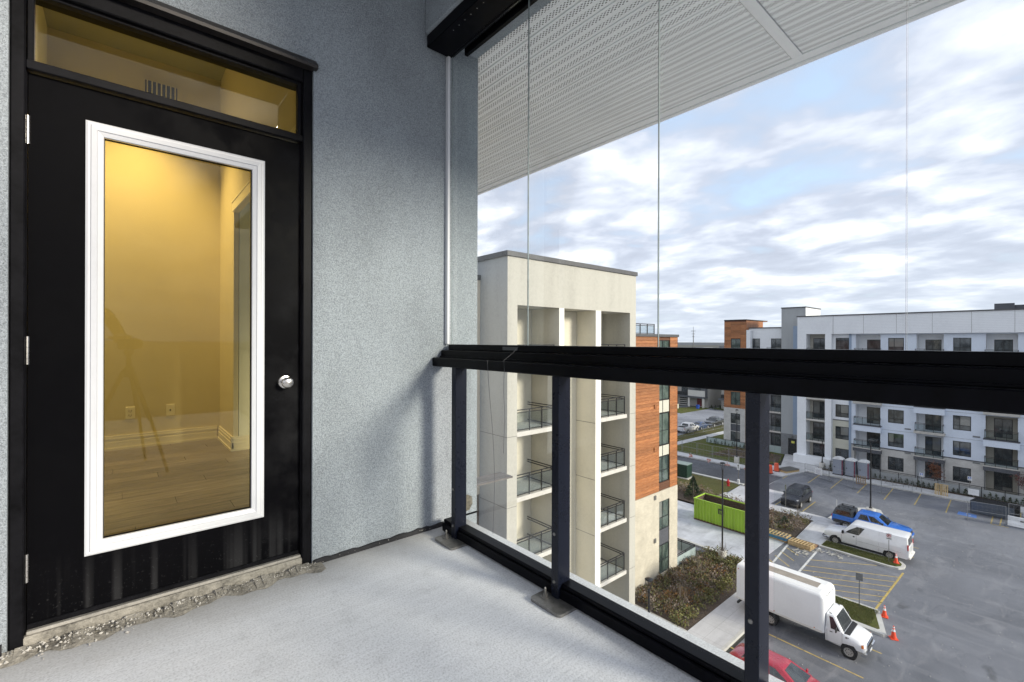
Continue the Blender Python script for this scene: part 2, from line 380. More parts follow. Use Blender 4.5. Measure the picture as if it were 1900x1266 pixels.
# transom stops
for a in ((DX0-0.002, DX0+0.016, Z0+1.012, Z0+1.275), (DX1-0.016, DX1+0.002, Z0+1.012, Z0+1.275)): fr.cbox(a[0], a[1], 2.415, 2.45, a[2], a[3], 0.002)
fr.cbox(DX0+0.016, DX1-0.016, 2.415, 2.45, Z0+1.262, Z0+1.275, 0.002)
part('frame', fr, FRAMEBLK, door)
g = MB(); g.box(DX0+0.0, DX1-0.0, 2.456, 2.462, Z0+1.011, Z0+1.276); part('transom_pane', g, DOORGLASS, door)
hf = MB()
hf.add([(-0.31, 2.345, Z0+1.352), (0.752, 2.345, Z0+1.352), (0.752, 2.385, Z0+1.395), (-0.31, 2.385, Z0+1.395), (-0.31, 2.347, Z0+1.338), (0.752, 2.347, Z0+1.338), (0.752, 2.395, Z0+1.338), (-0.31, 2.395, Z0+1.338)],
       [(0, 1, 2, 3), (4, 5, 1, 0), (4, 7, 6, 5), (1, 5, 6, 2), (0, 3, 7, 4)])
part('head_flashing', hf, FLASH, door)
sill = MB(); sill.cbox(-0.255, 0.70, 2.395, 2.52, FLOOR-0.002, DB-0.016, 0.004); part('sill_block', sill, GROUT, door)
sill = MB(); sill.cbox(-0.246, 0.694, 2.405, 2.47, DB-0.016, DB-0.003, 0.002); part('threshold', sill, M('worn aluminium threshold', (0.42, 0.40, 0.36), 0.5, 0.5, 0.3, 12), door)
GX0, GX1, GZ0, GZ1 = -0.052, 0.492, Z0-0.797, Z0+0.808
lf = MB()
wall(lf, 'y', 2.43, DX0, DX1, DB, DT, [(GX0-0.02, GX1+0.02, GZ0-0.02, GZ1+0.02)], 0.044)
lf.add([(DX0, 2.43, DB), (DX0, 2.474, DB), (DX0, 2.474, DT), (DX0, 2.43, DT)], [(0, 1, 2, 3)]); lf.add([(DX1, 2.43, DB), (DX1, 2.474, DB), (DX1, 2.474, DT), (DX1, 2.43, DT)], [(0, 1, 2, 3)])
lf.add([(DX0, 2.43, DB), (DX1, 2.43, DB), (DX1, 2.474, DB), (DX0, 2.474, DB)], [(0, 1, 2, 3)])
leaf = part('door_leaf', lf, DOORBLK, door)
# moulded white frame round the glass: profile swept round four mitred sides
prof = [(-0.040, 0.0), (-0.040, -0.010), (-0.033, -0.014), (-0.026, -0.014), (-0.023, -0.020), (-0.006, -0.023), (-0.004, -0.018), (0.012, -0.012), (0.014, -0.004), (0.002, 0.006)]
lm = MB(); rings = []
for (cx_, cz_, sx, sz) in ((GX0, GZ0, -1, -1), (GX1, GZ0, 1, -1), (GX1, GZ1, 1, 1), (GX0, GZ1, -1, 1)):
    rings.append([(cx_-sx*u, 2.43+d, cz_-sz*u) for u, d in prof])
rings.append(rings[0]); lm.loft(rings, cap=False)
part('lite_frame', lm, TRIMWHITE, leaf)
g = MB(); g.box(GX0-0.01, GX1+0.01, 2.446, 2.452, GZ0-0.01, GZ1+0.01); part('glass_pane', g, DOORGLASS, leaf)
gk = MB()
for a in ((GX0+0.012, GX0+0.016, GZ0+0.012, GZ1-0.012), (GX1-0.016, GX1-0.012, GZ0+0.012, GZ1-0.012)): gk.box(a[0], a[1], 2.436, 2.446, a[2], a[3])
for z in (GZ0+0.012, GZ1-0.016): gk.box(GX0+0.012, GX1-0.012, 2.436, 2.446, z, z+0.004)
part('glass_gasket', gk, FRAMEBLK, leaf)
kb = MB(); kb.lathe([(0.0, 0.0), (0.031, 0.0), (0.033, -0.004), (0.030, -0.009), (0.014, -0.013), (0.012, -0.028), (0.018, -0.036), (0.0265, -0.044), (0.0275, -0.052), (0.024, -0.060), (0.015, -0.065), (0.0, -0.066)], (0.625, 2.43, Z0-0.203), 'Y', 28)
part('door_knob', kb, NICKEL, leaf, 40)
for z in (0.765, -0.039, -0.833):
    h = MB()
    for k in range(5): h.lathe([(0.0, k*0.0206), (0.0075, k*0.0206), (0.0075, k*0.0206+0.0196), (0.0, k*0.0206+0.0196)], (-0.2475, 2.425, Z0+z-0.052), 'Z', 12)
    h.box(-0.2495, -0.2455, 2.426, 2.44, Z0+z-0.051, Z0+z+0.05)
    part('hinge', h, NICKEL, leaf, 40)
ws = MB(); ws.cbox(DX0, DX1, 2.422, 2.4295, DB-0.004, DB+0.016, 0.002); part('weather_strip', ws, FRAMEBLK, leaf)

# ---------------------------------------------------------------- room behind the door
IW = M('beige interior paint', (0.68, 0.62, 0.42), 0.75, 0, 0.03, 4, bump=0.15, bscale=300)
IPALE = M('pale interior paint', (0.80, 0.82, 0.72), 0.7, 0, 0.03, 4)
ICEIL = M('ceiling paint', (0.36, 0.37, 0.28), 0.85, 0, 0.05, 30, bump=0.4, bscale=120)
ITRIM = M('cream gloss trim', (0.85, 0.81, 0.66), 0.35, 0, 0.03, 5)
IZ0, IZ1 = Z0-1.02, Z0+2.70
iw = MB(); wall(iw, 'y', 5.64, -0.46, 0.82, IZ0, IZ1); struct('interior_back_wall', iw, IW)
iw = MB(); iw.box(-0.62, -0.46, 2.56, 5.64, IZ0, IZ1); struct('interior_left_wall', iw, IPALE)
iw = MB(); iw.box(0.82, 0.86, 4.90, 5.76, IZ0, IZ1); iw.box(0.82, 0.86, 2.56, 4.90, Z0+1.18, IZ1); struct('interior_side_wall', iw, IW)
iw = MB(); iw.box(0.805, 0.818, 2.6, 4.90, Z0+1.18, Z0+1.27); iw.box(0.80, 0.818, 2.6, 4.90, Z0+1.262, Z0+1.275); struct('opening_trim', iw, ITRIM)
iw = MB(); iw.box(0.865, 1.72, 4.902, 5.02, IZ0, IZ1); struct('interior_end_wall', iw, IPALE)
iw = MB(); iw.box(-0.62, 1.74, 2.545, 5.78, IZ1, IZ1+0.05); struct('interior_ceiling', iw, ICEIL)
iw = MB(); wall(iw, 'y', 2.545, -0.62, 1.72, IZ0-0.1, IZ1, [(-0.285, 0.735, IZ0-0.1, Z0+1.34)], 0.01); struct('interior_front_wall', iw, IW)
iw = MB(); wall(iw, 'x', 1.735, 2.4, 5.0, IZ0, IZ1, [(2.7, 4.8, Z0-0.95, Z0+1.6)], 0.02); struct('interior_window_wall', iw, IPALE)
vf = MB(); vf.box(-0.62, 1.74, 2.47, 5.80, IZ0-0.12, IZ0-0.012); struct('interior_subfloor', vf, M('subfloor', (0.05, 0.045, 0.04), 0.9))
def plank_mat():
    m, t, b, pos = newmat('grey brown vinyl plank'); setp(b, None, 0.42)
    oi = t.n('ShaderNodeObjectInfo').outputs['Random']
    gr_ = t.noise(t.scale(pos, 1.6, 22, 1), 2.2, 5, 0.65, 0.6); fine_ = t.noise(t.scale(pos, 3, 120, 1), 2.0, 3)
    k = t.math('ADD', t.math('MULTIPLY', gr_, 0.7), t.math('MULTIPLY', fine_, 0.3))
    c = t.ramp(k, [(0.32, (0.075, 0.066, 0.062)), (0.5, (0.20, 0.178, 0.168)), (0.68, (0.36, 0.325, 0.31))])
    c = t.mix(1.0, c, t.ramp(oi, [(0, 0.8), (1, 1.2)]), 'MULTIPLY'); t.link(c, b.inputs['Base Color']); return m
PLANK = plank_mat()
pf = tag(put('interior_floor', None), kind='structure')
pm = MB(); pm.cbox(-0.6, 0.6, -0.0755, 0.0755, -0.012, 0.0, 0.001); pmesh = pm.mesh('plank', PLANK)
row = 0; y = 2.48
while y < 5.64:
    x = -1.2+(row*0.47) % 1.2
    while x < 1.72:
        if x+0.6 > -0.46 and (x-0.6 < 0.82 or y < 4.9): put('plank', pmesh, pf, (x, y+0.076, IZ0))
        x += 1.202
    y += 0.153; row += 1
def baseboard(x0, x1, y0, y1, name='baseboard'):
    m = MB(); ax = abs(x1-x0) > abs(y1-y0)
    if ax: m.box(x0, x1, y0-0.012, y0, IZ0, IZ0+0.13); m.box(x0, x1, y0-0.018, y0, IZ0, IZ0+0.075); m.box(x0, x1, y0-0.024, y0-0.018, IZ0, IZ0+0.02); m.box(x0, x1, y0-0.016, y0, IZ0+0.098, IZ0+0.108)
    else: m.box(x0-0.012, x0, y0, y1, IZ0, IZ0+0.13); m.box(x0-0.018, x0, y0, y1, IZ0, IZ0+0.075); m.box(x0-0.024, x0-0.018, y0, y1, IZ0, IZ0+0.02); m.box(x0-0.016, x0, y0, y1, IZ0+0.098, IZ0+0.108)
    return struct(name, m, ITRIM)
baseboard(-0.46, 0.796, 5.639, 5.639); baseboard(0.819, 0.819, 4.88, 5.615); baseboard(0.80, 1.72, 4.899, 4.899)
def wall_box(name, label, x, z, w_, h_, kind):
    t = thing(name, label, 'outlet', (x, 5.64, z)); m = MB(); m.cbox(-w_/2, w_/2, -0.006, 0.0, -h_/2, h_/2, 0.002); part('cover_plate', m, ITRIM, t)
    m = MB()
    if kind == 'duplex':
        for s in (-1, 1):
            m.box(-0.011, -0.007, -0.008, -0.005, s*0.020-0.006, s*0.020+0.006); m.box(0.007, 0.011, -0.008, -0.005, s*0.020-0.006, s*0.020+0.006); m.box(-0.003, 0.003, -0.008, -0.005, s*0.020-0.014, s*0.020-0.009)
            part('socket', m, FRAMEBLK, t); m = MB()
        return
    else: m.lathe([(0, -0.009), (0.007, -0.009), (0.007, -0.004), (0, -0.004)], axis='Y', n=10)
    part('socket', m, FRAMEBLK, t)
wall_box('wall_outlet', 'duplex power outlet low on the beige wall inside the door', 0.10, Z0-0.69, 0.072, 0.115, 'duplex')
wall_box('cable_outlet', 'small round cable socket plate right of the power outlet', 0.405, Z0-0.69, 0.070, 0.115, 'coax')
vt = thing('air_vent', 'small louvred air vent high on the beige wall seen through the transom', 'vent', (0.327, 5.64, Z0+2.43))
m = MB(); m.box(-0.17, 0.17, -0.008, 0, -0.09, 0.09); part('vent_plate', m, IW, vt)
m = MB(); m.box(-0.125, 0.125, -0.010, -0.0085, -0.06, 0.06); part('vent_opening', m, FRAMEBLK, vt)
m = MB(); m.box(-0.005, 0.005, -0.016, -0.0105, -0.06, 0.06); lm_ = m.mesh('louver', ITRIM)
for i in range(7): put('louver', lm_, vt, (-0.108+i*0.036, 0, 0))
pl = thing('ceiling_downlight', 'round warm recessed downlight in the ceiling of the room behind the door', 'lamp', (0.12, 5.10, IZ1))
m = MB(); m.lathe([(0.05, 0.0), (0.085, 0.0), (0.085, -0.008), (0.05, -0.012)], n=20); part('trim_ring', m, ITRIM, pl)
em = bpy.data.materials.new('warm lamp glow'); em.use_nodes = True; eb = em.node_tree.nodes['Principled BSDF']; eb.inputs['Emission Color'].default_value = (1, 0.72, 0.36, 1); eb.inputs['Emission Strength'].default_value = 3
m = MB(); m.lathe([(0, -0.004), (0.05, -0.004), (0.05, -0.002), (0, -0.002)], n=20); part('lamp_lens', m, em, pl)
ld = bpy.data.lights.new('downlight', 'SPOT'); ld.energy = 122; ld.color = (1.0, 0.74, 0.38); ld.spot_size = R(84); ld.spot_blend = 0.75; ld.shadow_soft_size = 0.06
lo = bpy.data.objects.new('downlight_lamp', ld); COL.objects.link(lo); lo.parent = pl; lo.location = (0, 0, -0.03)

# ---------------------------------------------------------------- ceiling, beam, soffit
cb_ = MB(); cb_.cbox(1.36, 1.74, -0.7, 2.378, Z0+1.785, Z0+2.6, 0.012)
beam = thing('ceiling_beam', 'grey stucco dropped beam above the sliding glass track', 'beam'); part('beam_face', cb_, STUCCO, beam)
bc = MB(); bc.box(-4.0, 1.355, -0.65, 2.378, Z0+2.60, Z0+2.75); struct('balcony_ceiling', bc, STUCCO)
SOFX0, SOFX1, PITCH, SOFZ = 1.625, 3.335, 0.1425, Z0+1.85
def soffit_mat():
    m, t, b, pos = newmat('perforated white aluminium'); setp(b, None, 0.5)
    s = t.n('ShaderNodeSeparateXYZ'); t.link(pos, s.inputs[0])
    u = t.math('FRACT', t.math('DIVIDE', t.math('SUBTRACT', s.outputs[0], SOFX0), PITCH))
    st = t.math('LESS_THAN', t.math('ABSOLUTE', t.math('SUBTRACT', t.math('ABSOLUTE', t.math('SUBTRACT', u, 0.5)), 0.22)), 0.125)
    hx, hy = 0.0100, 0.0270
    rowi = t.math('FLOOR', t.math('DIVIDE', s.outputs[0], hx))
    off = t.math('MULTIPLY', t.math('MODULO', t.math('ABSOLUTE', rowi), 2.0), 0.5)
    fx = t.math('MULTIPLY', t.math('SUBTRACT', t.math('FRACT', t.math('DIVIDE', s.outputs[0], hx)), 0.5), hx)
    fy = t.math('MULTIPLY', t.math('SUBTRACT', t.math('FRACT', t.math('ADD', t.math('DIVIDE', s.outputs[1], hy), off)), 0.5), hy)
    d = t.math('SQRT', t.math('ADD', t.math('MULTIPLY', fx, fx), t.math('MULTIPLY', t.math('MULTIPLY', fy, fy), 0.30)))
    hole = t.math('MULTIPLY', t.math('LESS_THAN', d, 0.0037), st)
    c = t.mix(1.0, (0.93, 0.94, 0.945), t.ramp(t.noise(pos, 2.0, 3), [(0.3, 0.95), (0.7, 1.03)]), 'MULTIPLY')
    t.link(t.mix(t.math('MULTIPLY', hole, 0.93), c, (0.02, 0.022, 0.024)), b.inputs['Base Color']); return m
SOFM = soffit_mat(); SOFTRIM = M('white soffit trim', (0.86, 0.87, 0.88), 0.45, 0, 0.05, 3)
sof = thing('roof_soffit', 'white perforated metal soffit under the roof overhang outside the glass', 'soffit')
m = MB(); w2 = PITCH/2-0.0030
m.add([(-w2, -1, 0.004), (-w2+0.003, -1, 0), (w2-0.003, -1, 0), (w2, -1, 0.004), (w2, -1, 0.012), (-w2, -1, 0.012), (-w2, 1, 0.004), (-w2+0.003, 1, 0), (w2-0.003, 1, 0), (w2, 1, 0.004), (w2, 1, 0.012), (-w2, 1, 0.012)],
      [(0, 1, 7, 6), (1, 2, 8, 7), (2, 3, 9, 8), (3, 4, 10, 9), (4, 5, 11, 10), (5, 0, 6, 11), (0, 1, 2, 3, 4, 5), (6, 7, 8, 9, 10, 11)])
sm = m.mesh('soffit_panel', SOFM)
for (ya, yb) in ((-0.69, 1.03), (1.10, 7.55)):
    for i in range(12):
        o = put('soffit_panel', sm, sof, (SOFX0+(i+0.5)*PITCH, (ya+yb)/2, SOFZ)); o.scale = (1, (yb-ya)/2, 1)
m = MB(); m.cbox(SOFX0, SOFX1+0.005, 1.035, 1.095, SOFZ-0.006, SOFZ+0.02, 0.002); part('joint_trim', m, SOFTRIM, sof)
m = MB(); m.cbox(SOFX1, SOFX1+0.075, -0.7, 7.62, SOFZ-0.008, SOFZ+0.03, 0.003); m.cbox(SOFX1+0.075, SOFX1+0.113, -0.7, 7.62, SOFZ-0.020, SOFZ+0.26, 0.004); part('fascia', m, SOFTRIM, sof)
m = MB(); m.box(1.76, SOFX1+0.07, -0.7, 7.6, SOFZ+0.035, SOFZ+0.75); m.box(-4, 1.75, -0.7, 7.6, SOFZ+0.93, SOFZ+1.2); part('roof_deck', m, SOFTRIM, sof)
m = MB(); m.box(1.76, SOFX1+0.11, 7.551, 7.62, SOFZ-0.008, SOFZ+0.02); part('end_trim', m, SOFTRIM, sof)

# ---------------------------------------------------------------- railing
rail = thing('balcony_railing', 'black metal balcony railing with clear glass infill and bolted posts', 'railing')
Y0, Y1 = -3.2, 2.377
m = MB(); m.cbox(1.418, 1.505, Y0, Y1, Z0-0.150, Z0-0.098, 0.004); part('handrail', m, RAILBLK, rail)
m = MB(); m.cbox(1.478, 1.548, Y0, Y1, Z0-0.0975, Z0-0.056, 0.003); m.cbox(1.470, 1.476, Y0, Y1, Z0-0.0975, Z0-0.090, 0.001); part('lower_track', m, RAILBLK, rail)
m = MB(); m.cbox(1.442, 1.525, Y0, 2.30, Z0-1.106, Z0-1.058, 0.004); m.cbox(1.452, 1.515, Y0, 2.30, Z0-1.058, Z0-1.040, 0.003); part('bottom_rail', m, RAILBLK, rail)
POSTS = (2.165, 1.38, 0.572, -0.236, -1.04, -1.85)
pm = MB(); pm.cbox(1.43, 1.505, -0.021, 0.021, FLOOR+0.012, Z0-0.150, 0.002); pmesh = pm.mesh('post', RAILFACE)
bp = MB(); c8 = []
for sx, sy, a0 in ((1, 1, 0), (-1, 1, 90), (-1, -1, 180), (1, -1, 270)):
    for k in range(5): a = R(a0+k*22.5); c8.append((1.425+sx*0.055+0.02*math.cos(a), sy*0.070+0.02*math.sin(a)))
bp.prism(c8, FLOOR+0.001, FLOOR+0.013); bpmesh = bp.mesh('base_plate', GALV)
bo = MB()
bo.lathe([(0, 0), (0.021, 0), (0.021, 0.004), (0, 0.004)], (0, 0, 0), 'Z', 14); bo.lathe([(0, 0.004), (0.0115, 0.004), (0.0115, 0.015), (0, 0.015)], (0, 0, 0), 'Z', 6); bo.lathe([(0, 0.015), (0.0055, 0.015), (0.0055, 0.038), (0.003, 0.042), (0, 0.042)], (0, 0, 0), 'Z', 8)
bomesh = bo.mesh('anchor_bolt', GALV)
sc_ = MB(); sc_.lathe([(0, 0), (0.0075, 0), (0.006, -0.003), (0, -0.0035)], (0, 0, 0), 'X', 10); scmesh = sc_.mesh('screw', GALV)
for y in POSTS:
    p = put('post', pmesh, rail, (0, y, 0))
    b_ = put('base_plate', bpmesh, rail, (0, y-0.015, 0))
    for bx, by in ((1.405, 0.047), (1.468, -0.060)): put('anchor_bolt', bomesh, b_, (bx, by, FLOOR+0.013))
    for z in (-1.035, -0.83): put('screw', scmesh, p, (1.4298, 0.003, Z0+z))
gl = MB(); gl.box(1.474, 1.482, -0.36, 0.36, Z0-1.045, Z0-0.145); glmesh = gl.mesh('glass_panel', GLASS)
for a, b_ in zip(POSTS[:-1], POSTS[1:]): put('glass_panel', glmesh, rail, (0, (a+b_)/2, 0))

# frameless sliding glass above the rail
sg = thing('sliding_glass_screen', 'frameless sliding glass panels standing between rail and ceiling track', 'glass screen')
m = MB(); m.cbox(1.514, 1.572, Y0, 2.352, Z0-0.055, Z0-0.021, 0.003); part('sill_track', m, RAILBLK, sg)
m = MB(); m.cbox(1.372, 1.522, Y0, 2.372, Z0+1.713, Z0+1.784, 0.004); m.cbox(1.524, 1.552, Y0, 2.372, Z0+1.72, Z0+1.784, 0.003); part('head_track', m, RAILBLK, sg)
m = MB(); m.cbox(1.560, 1.585, Y0, 2.26, Z0+1.690, Z0+1.784, 0.003); part('outer_head_track', m, RAILBLK, sg)
for i in range(8):
    m = MB(); m.lathe([(0, 0), (0.003, 0), (0.003, -0.002), (0, -0.002)], (1.405, 2.14-i*0.055, Z0+1.713), 'Z', 8); part('rivet', m, NICKEL, sg)
def pane(ya, yb, x):
    m = MB(); m.box(x, x+0.007, ya, yb, Z0-0.024, Z0+1.716, 0)
    m.m = [1 if i in (2, 3) else 0 for i in range(6)]
    return part('glass_pane', m, [GLASS, GLASSEDGE], sg)
JT = (2.355, 1.672, 0.952, 0.238, -0.48, -1.2, -1.92)
for i in range(6): pane(JT[i+1]+0.0013, JT[i]-0.0013, 1.535)
m = MB(); m.cbox(1.5105, 1.5135, 1.72, 1.835, Z0-0.048, Z0-0.030, 0.0005); part('grey_latch', m, M('grey plastic latch', (0.055, 0.06, 0.065), 0.5), sg)

# thin string hung over the rail
st = MB(); pts = []
for k in range(26):
    f = k/25; pts.append((1.408-0.004*f, 1.775+0.06*math.cos(f*math.pi)*(1-f)*0.9, Z0-0.095-0.83*f-0.02*f*f))
st.tube(pts, 0.0011, 5); pts = [(1.56, 1.715, Z0-0.018), (1.512, 1.714, Z0-0.03), (1.476, 1.712, Z0-0.058), (1.412, 1.705, Z0-0.094)]+[(1.4115, 1.70+0.004*math.sin(k), Z0-0.14-k*0.05) for k in range(9)]
st.tube(pts, 0.001, 5)
tag(part('hanging_string', st, M('grey string', (0.10, 0.10, 0.11), 0.8)), 'thin grey string looped over the black rail and hanging down', 'string')
# ---------------------------------------------------------------- ground materials
def asphalt_mat(name, base=0.10, dust=0.22, amt=1.0):
    m, t, b, pos = newmat(name); setp(b, None, 0.88, spec=0.25)
    big = t.noise(pos, 0.09, 5, 0.6, 0.8); mid = t.noise(t.scale(pos, 0.35, 1.0, 1, rot=(0, 0, R(20))), 0.9, 5, 0.65, 0.6); fn = t.noise(pos, 22, 4, 0.7); grit = t.noise(pos, 140, 2)
    c = t.mix(t.ramp(big, [(0.36, 0), (0.64, 1)]), (base*0.70, base*0.735, base*0.84), (base*1.20, base*1.25, base*1.40))
    tr = t.noise(t.scale(pos, 1.2, 0.10, 1, rot=(0, 0, R(-14))), 1.0, 3, 0.5, 0.5)
    c = t.mix(t.math('MULTIPLY', t.ramp(tr, [(0.52, 0), (0.68, 1)]), 0.28*amt), c, (dust*0.92, dust*0.94, dust))
    c = t.mix(t.math('MULTIPLY', t.ramp(mid, [(0.52, 0), (0.75, 1)]), 0.55*amt), c, (dust, dust, dust*1.05))
    flecks = t.math('MULTIPLY', t.ramp(fn, [(0.66, 0), (0.73, 1)]), t.ramp(mid, [(0.45, 0), (0.62, 1)]))
    c = t.mix(t.math('MULTIPLY', flecks, 0.7*amt), c, (0.46, 0.46, 0.48))
    dark = t.ramp(t.noise(t.scale(pos, 0.5, 1, 1), 0.7, 3, 0.5), [(0.66, 0), (0.74, 1)])
    c = t.mix(t.math('MULTIPLY', dark, 0.5), c, (0.045, 0.046, 0.05))
    vo = t.n('ShaderNodeTexVoronoi', feature='DISTANCE_TO_EDGE'); vo.inputs['Scale'].default_value = 0.16; wv = t.n('ShaderNodeVectorMath', operation='ADD'); nz = t.n('ShaderNodeTexNoise'); nz.inputs['Scale'].default_value = 0.8; nz.inputs['Detail'].default_value = 5; t.link(pos, nz.inputs['Vector']); sc3 = t.n('ShaderNodeVectorMath', operation='SCALE'); sc3.inputs['Scale'].default_value = 2.6; t.link(nz.outputs['Color'], sc3.inputs[0]); t.link(pos, wv.inputs[0]); t.link(sc3.outputs[0], wv.inputs[1]); t.link(wv.outputs[0], vo.inputs['Vector'])
    c = t.mix(t.math('MULTIPLY', t.math('LESS_THAN', vo.outputs['Distance'], 0.0045), 0.22), c, (0.03, 0.03, 0.033))
    c = t.mix(1.0, c, t.ramp(grit, [(0.3, 0.75), (0.7, 1.2)]), 'MULTIPLY')
    t.link(c, b.inputs['Base Color']); t.link(t.bump(fn, 0.3, 0.01), b.inputs['Normal']); return m
def paving_mat(name, col, joint=1.5, var=0.14):
    m, t, b, pos = newmat(name); setp(b, None, 0.85, spec=0.3)
    s = t.n('ShaderNodeSeparateXYZ'); t.link(pos, s.inputs[0])
    c = t.mix(1.0, col, t.ramp(t.noise(pos, 0.35, 6, 0.65, 0.5), [(0.32, 1-var*1.5), (0.5, 1), (0.7, 1+var)]), 'MULTIPLY')
    c = t.mix(1.0, c, t.ramp(t.noise(t.scale(pos, 0.25, 1.6, 1), 2.5, 4), [(0.3, 0.92), (0.7, 1.05)]), 'MULTIPLY')
    c = t.mix(1.0, c, t.ramp(t.noise(pos, 35, 3), [(0.3, 0.93), (0.7, 1.05)]), 'MULTIPLY')
    if joint:
        g = None
        for ax in (0, 1):
            f = t.math('ABSOLUTE', t.math('SUBTRACT', t.math('FRACT', t.math('DIVIDE', s.outputs[ax], joint)), 0.5))
            l = t.math('GREATER_THAN', f, 0.5-0.009/joint); g = l if g is None else t.math('MAXIMUM', g, l)
        c = t.mix(t.math('MULTIPLY', g, 0.5), c, (0.12, 0.12, 0.115))
    t.link(c, b.inputs['Base Color']); return m
def lawn_mat(name, a=(0.055, 0.075, 0.018), c2=(0.13, 0.135, 0.045), brown=(0.15, 0.11, 0.06)):
    m, t, b, pos = newmat(name); setp(b, None, 0.95, spec=0.1)
    f = t.noise(pos, 3.0, 6, 0.7); g = t.noise(pos, 30, 3); d = t.noise(pos, 0.35, 4, 0.6)
    c = t.mix(t.math('ADD', t.math('MULTIPLY', f, 0.6), t.math('MULTIPLY', g, 0.4)), a, c2)
    c = t.mix(t.math('MULTIPLY', t.ramp(d, [(0.5, 0), (0.7, 1)]), 0.6), c, brown)
    c = t.mix(1.0, c, t.ramp(g, [(0.3, 0.65), (0.7, 1.3)]), 'MULTIPLY')
    t.link(c, b.inputs['Base Color']); t.link(t.bump(g, 0.8, 0.03), b.inputs['Normal']); return m
ASPH = asphalt_mat('dusty car park asphalt', 0.165, 0.30); ROAD = asphalt_mat('road asphalt', 0.105, 0.22, 0.35); STREET = asphalt_mat('pale street asphalt', 0.24, 0.34, 0.3)
PAVE = paving_mat('pavement concrete', (0.52, 0.52, 0.53)); DRIVE = paving_mat('driveway concrete', (0.50, 0.515, 0.55), 0, 0.22)
KERB = M('kerb concrete', (0.50, 0.495, 0.47), 0.9, 0, 0.15, 1.5, bump=0.3, bscale=40)
LAWN = lawn_mat('winter lawn'); VERGE = lawn_mat('dull verge grass', (0.06, 0.07, 0.022), (0.13, 0.12, 0.05))
MULCH = M('bark mulch', (0.085, 0.062, 0.045), 0.95, 0, 0.5, 6, bump=0.9, bscale=25, bdist=0.05)
YEL = M('worn yellow road paint', (0.47, 0.35, 0.11), 0.8, 0, 0.35, 5); WHT = M('worn white road paint', (0.62, 0.62, 0.61), 0.8, 0, 0.25, 5)
FARG = M('far land', (0.075, 0.075, 0.062), 0.95, 0, 0.5, 0.006)
TACT = M('rust red tactile plate', (0.27, 0.15, 0.085), 0.8, 0, 0.25, 8)

# ---------------------------------------------------------------- ground
m = MB(); m.sheet([(-6000, -6000), (9000, -6000), (9000, 9000), (-6000, 9000)], -0.04); struct('ground', m, FARG)
m = MB(); m.sheet([(-10, -120), (72.55, -120), (72.55, 24.4), (59.9, 24.4), (59.9, 26), (38, 26), (38, 12.0), (-10, 12.0)], 0.0); struct('car_park', m, ASPH)
m = MB(); m.sheet([(59.9, 23.0), (67.2, 23.0), (67.0, 30), (65.6, 110), (58.6, 110), (60.1, 30)], 0.006); struct('access_road', m, ROAD)
m = MB(); m.sheet([(50, 46.2), (210, 43.6), (210, 57), (110, 59.5), (99, 61), (97, 140), (90, 140), (90, 61), (50, 63)], 0.012); struct('street', m, STREET)
m = MB(); m.sheet([(104, 59), (121, 58.5), (121, 120), (105, 120)], 0.015); struct('side_street', m, STREET)
m = MB(); m.sheet([(-40, -60), (22.4, -60), (22.4, 12.0), (-40, 12.0)], 0.02); struct('bounce_paving', m, PAVE)  # unseen pale ground added to bounce light up onto the soffit
# driveway, pads and pavements
def flat(name, poly, z0, z1, mat):
    m = MB(); m.prism(poly, z0, z1); return struct(name, m, mat)
flat('driveway', [(38.9, 12.9), (39.2, 15.4), (40.6, 15.4), (47.1, 15.4), (48.25, 24), (48.4, 60), (38.4, 60), (38.9, 20)], -0.3, 0.03, DRIVE)
flat('pavement', [(18, 12.4), (38.2, 12.4), (38.2, 13.6), (36.0, 14.5), (18, 14.5)], -0.3, 0.13, PAVE)
flat('kerb', [(18, 12.22), (38.3, 12.22), (38.3, 12.395), (18, 12.395)], -0.3, 0.135, KERB)
flat('kerb', [(38.75, 14.6), (39.05, 15.6), (38.95, 60), (38.75, 60)], -0.3, 0.14, KERB)
flat('kerb', [(26.5, 14.52), (26.78, 14.52), (26.78, 19.0), (26.5, 19.0)], -0.3, 0.16, KERB)
flat('pavement', [(47.05, 12.95), (54.2, 12.95), (54.9, 15.0), (54.9, 25.0), (53.0, 25.0), (53.0, 15.35), (47.1, 15.0)], -0.3, 0.125, PAVE)
flat('pavement', [(53.0, 20.6), (59.0, 24.35), (59.0, 25.0), (53.6, 24.6)], -0.3, 0.115, PAVE)
flat('pavement', [(54.92, 20.0), (60.2, 20.0), (60.2, 24.4), (54.92, 24.4)], -0.3, 0.12, PAVE)
flat('kerb', [(59.5, 24.9), (60.0, 24.9), (59.9, 32), (58.4, 110), (57.6, 110), (59.4, 32)], -0.3, 0.15, KERB)
flat('concrete_island', [(54.3, 13.3), (57.4, 13.5), (60.6, 11.2), (61.7, 11.6), (61.9, 12.4), (59.6, 14.3), (54.85, 14.6)], -0.3, 0.15, KERB)
flat('pavement', [(72.75, -40), (74.9, -40), (75.6, 21.0), (78.8, 24.2), (81.2, 26.2), (81.2, 27.4), (73.0, 25.2), (72.75, 21.6)], -0.3, 0.13, PAVE)
flat('kerb', [(72.55, -40), (72.745, -40), (72.745, 21.6), (72.55, 21.6)], -0.3, 0.14, KERB)
flat('pavement', [(67.3, 23.1), (72.9, 21.7), (73.0, 25.2), (69.2, 28.6), (69.4, 40), (68.6, 110), (66.8, 110), (67.4, 30)], -0.3, 0.125, PAVE)
flat('pavement', [(69.5, 42.2), (100, 40.7), (140, 39.0), (140, 40.5), (100, 42.2), (69.5, 43.7)], -0.3, 0.06, PAVE)
flat('verge', [(69.45, 43.8), (140, 40.7), (140, 45.6), (69.4, 46.1)], -0.3, 0.05, VERGE)
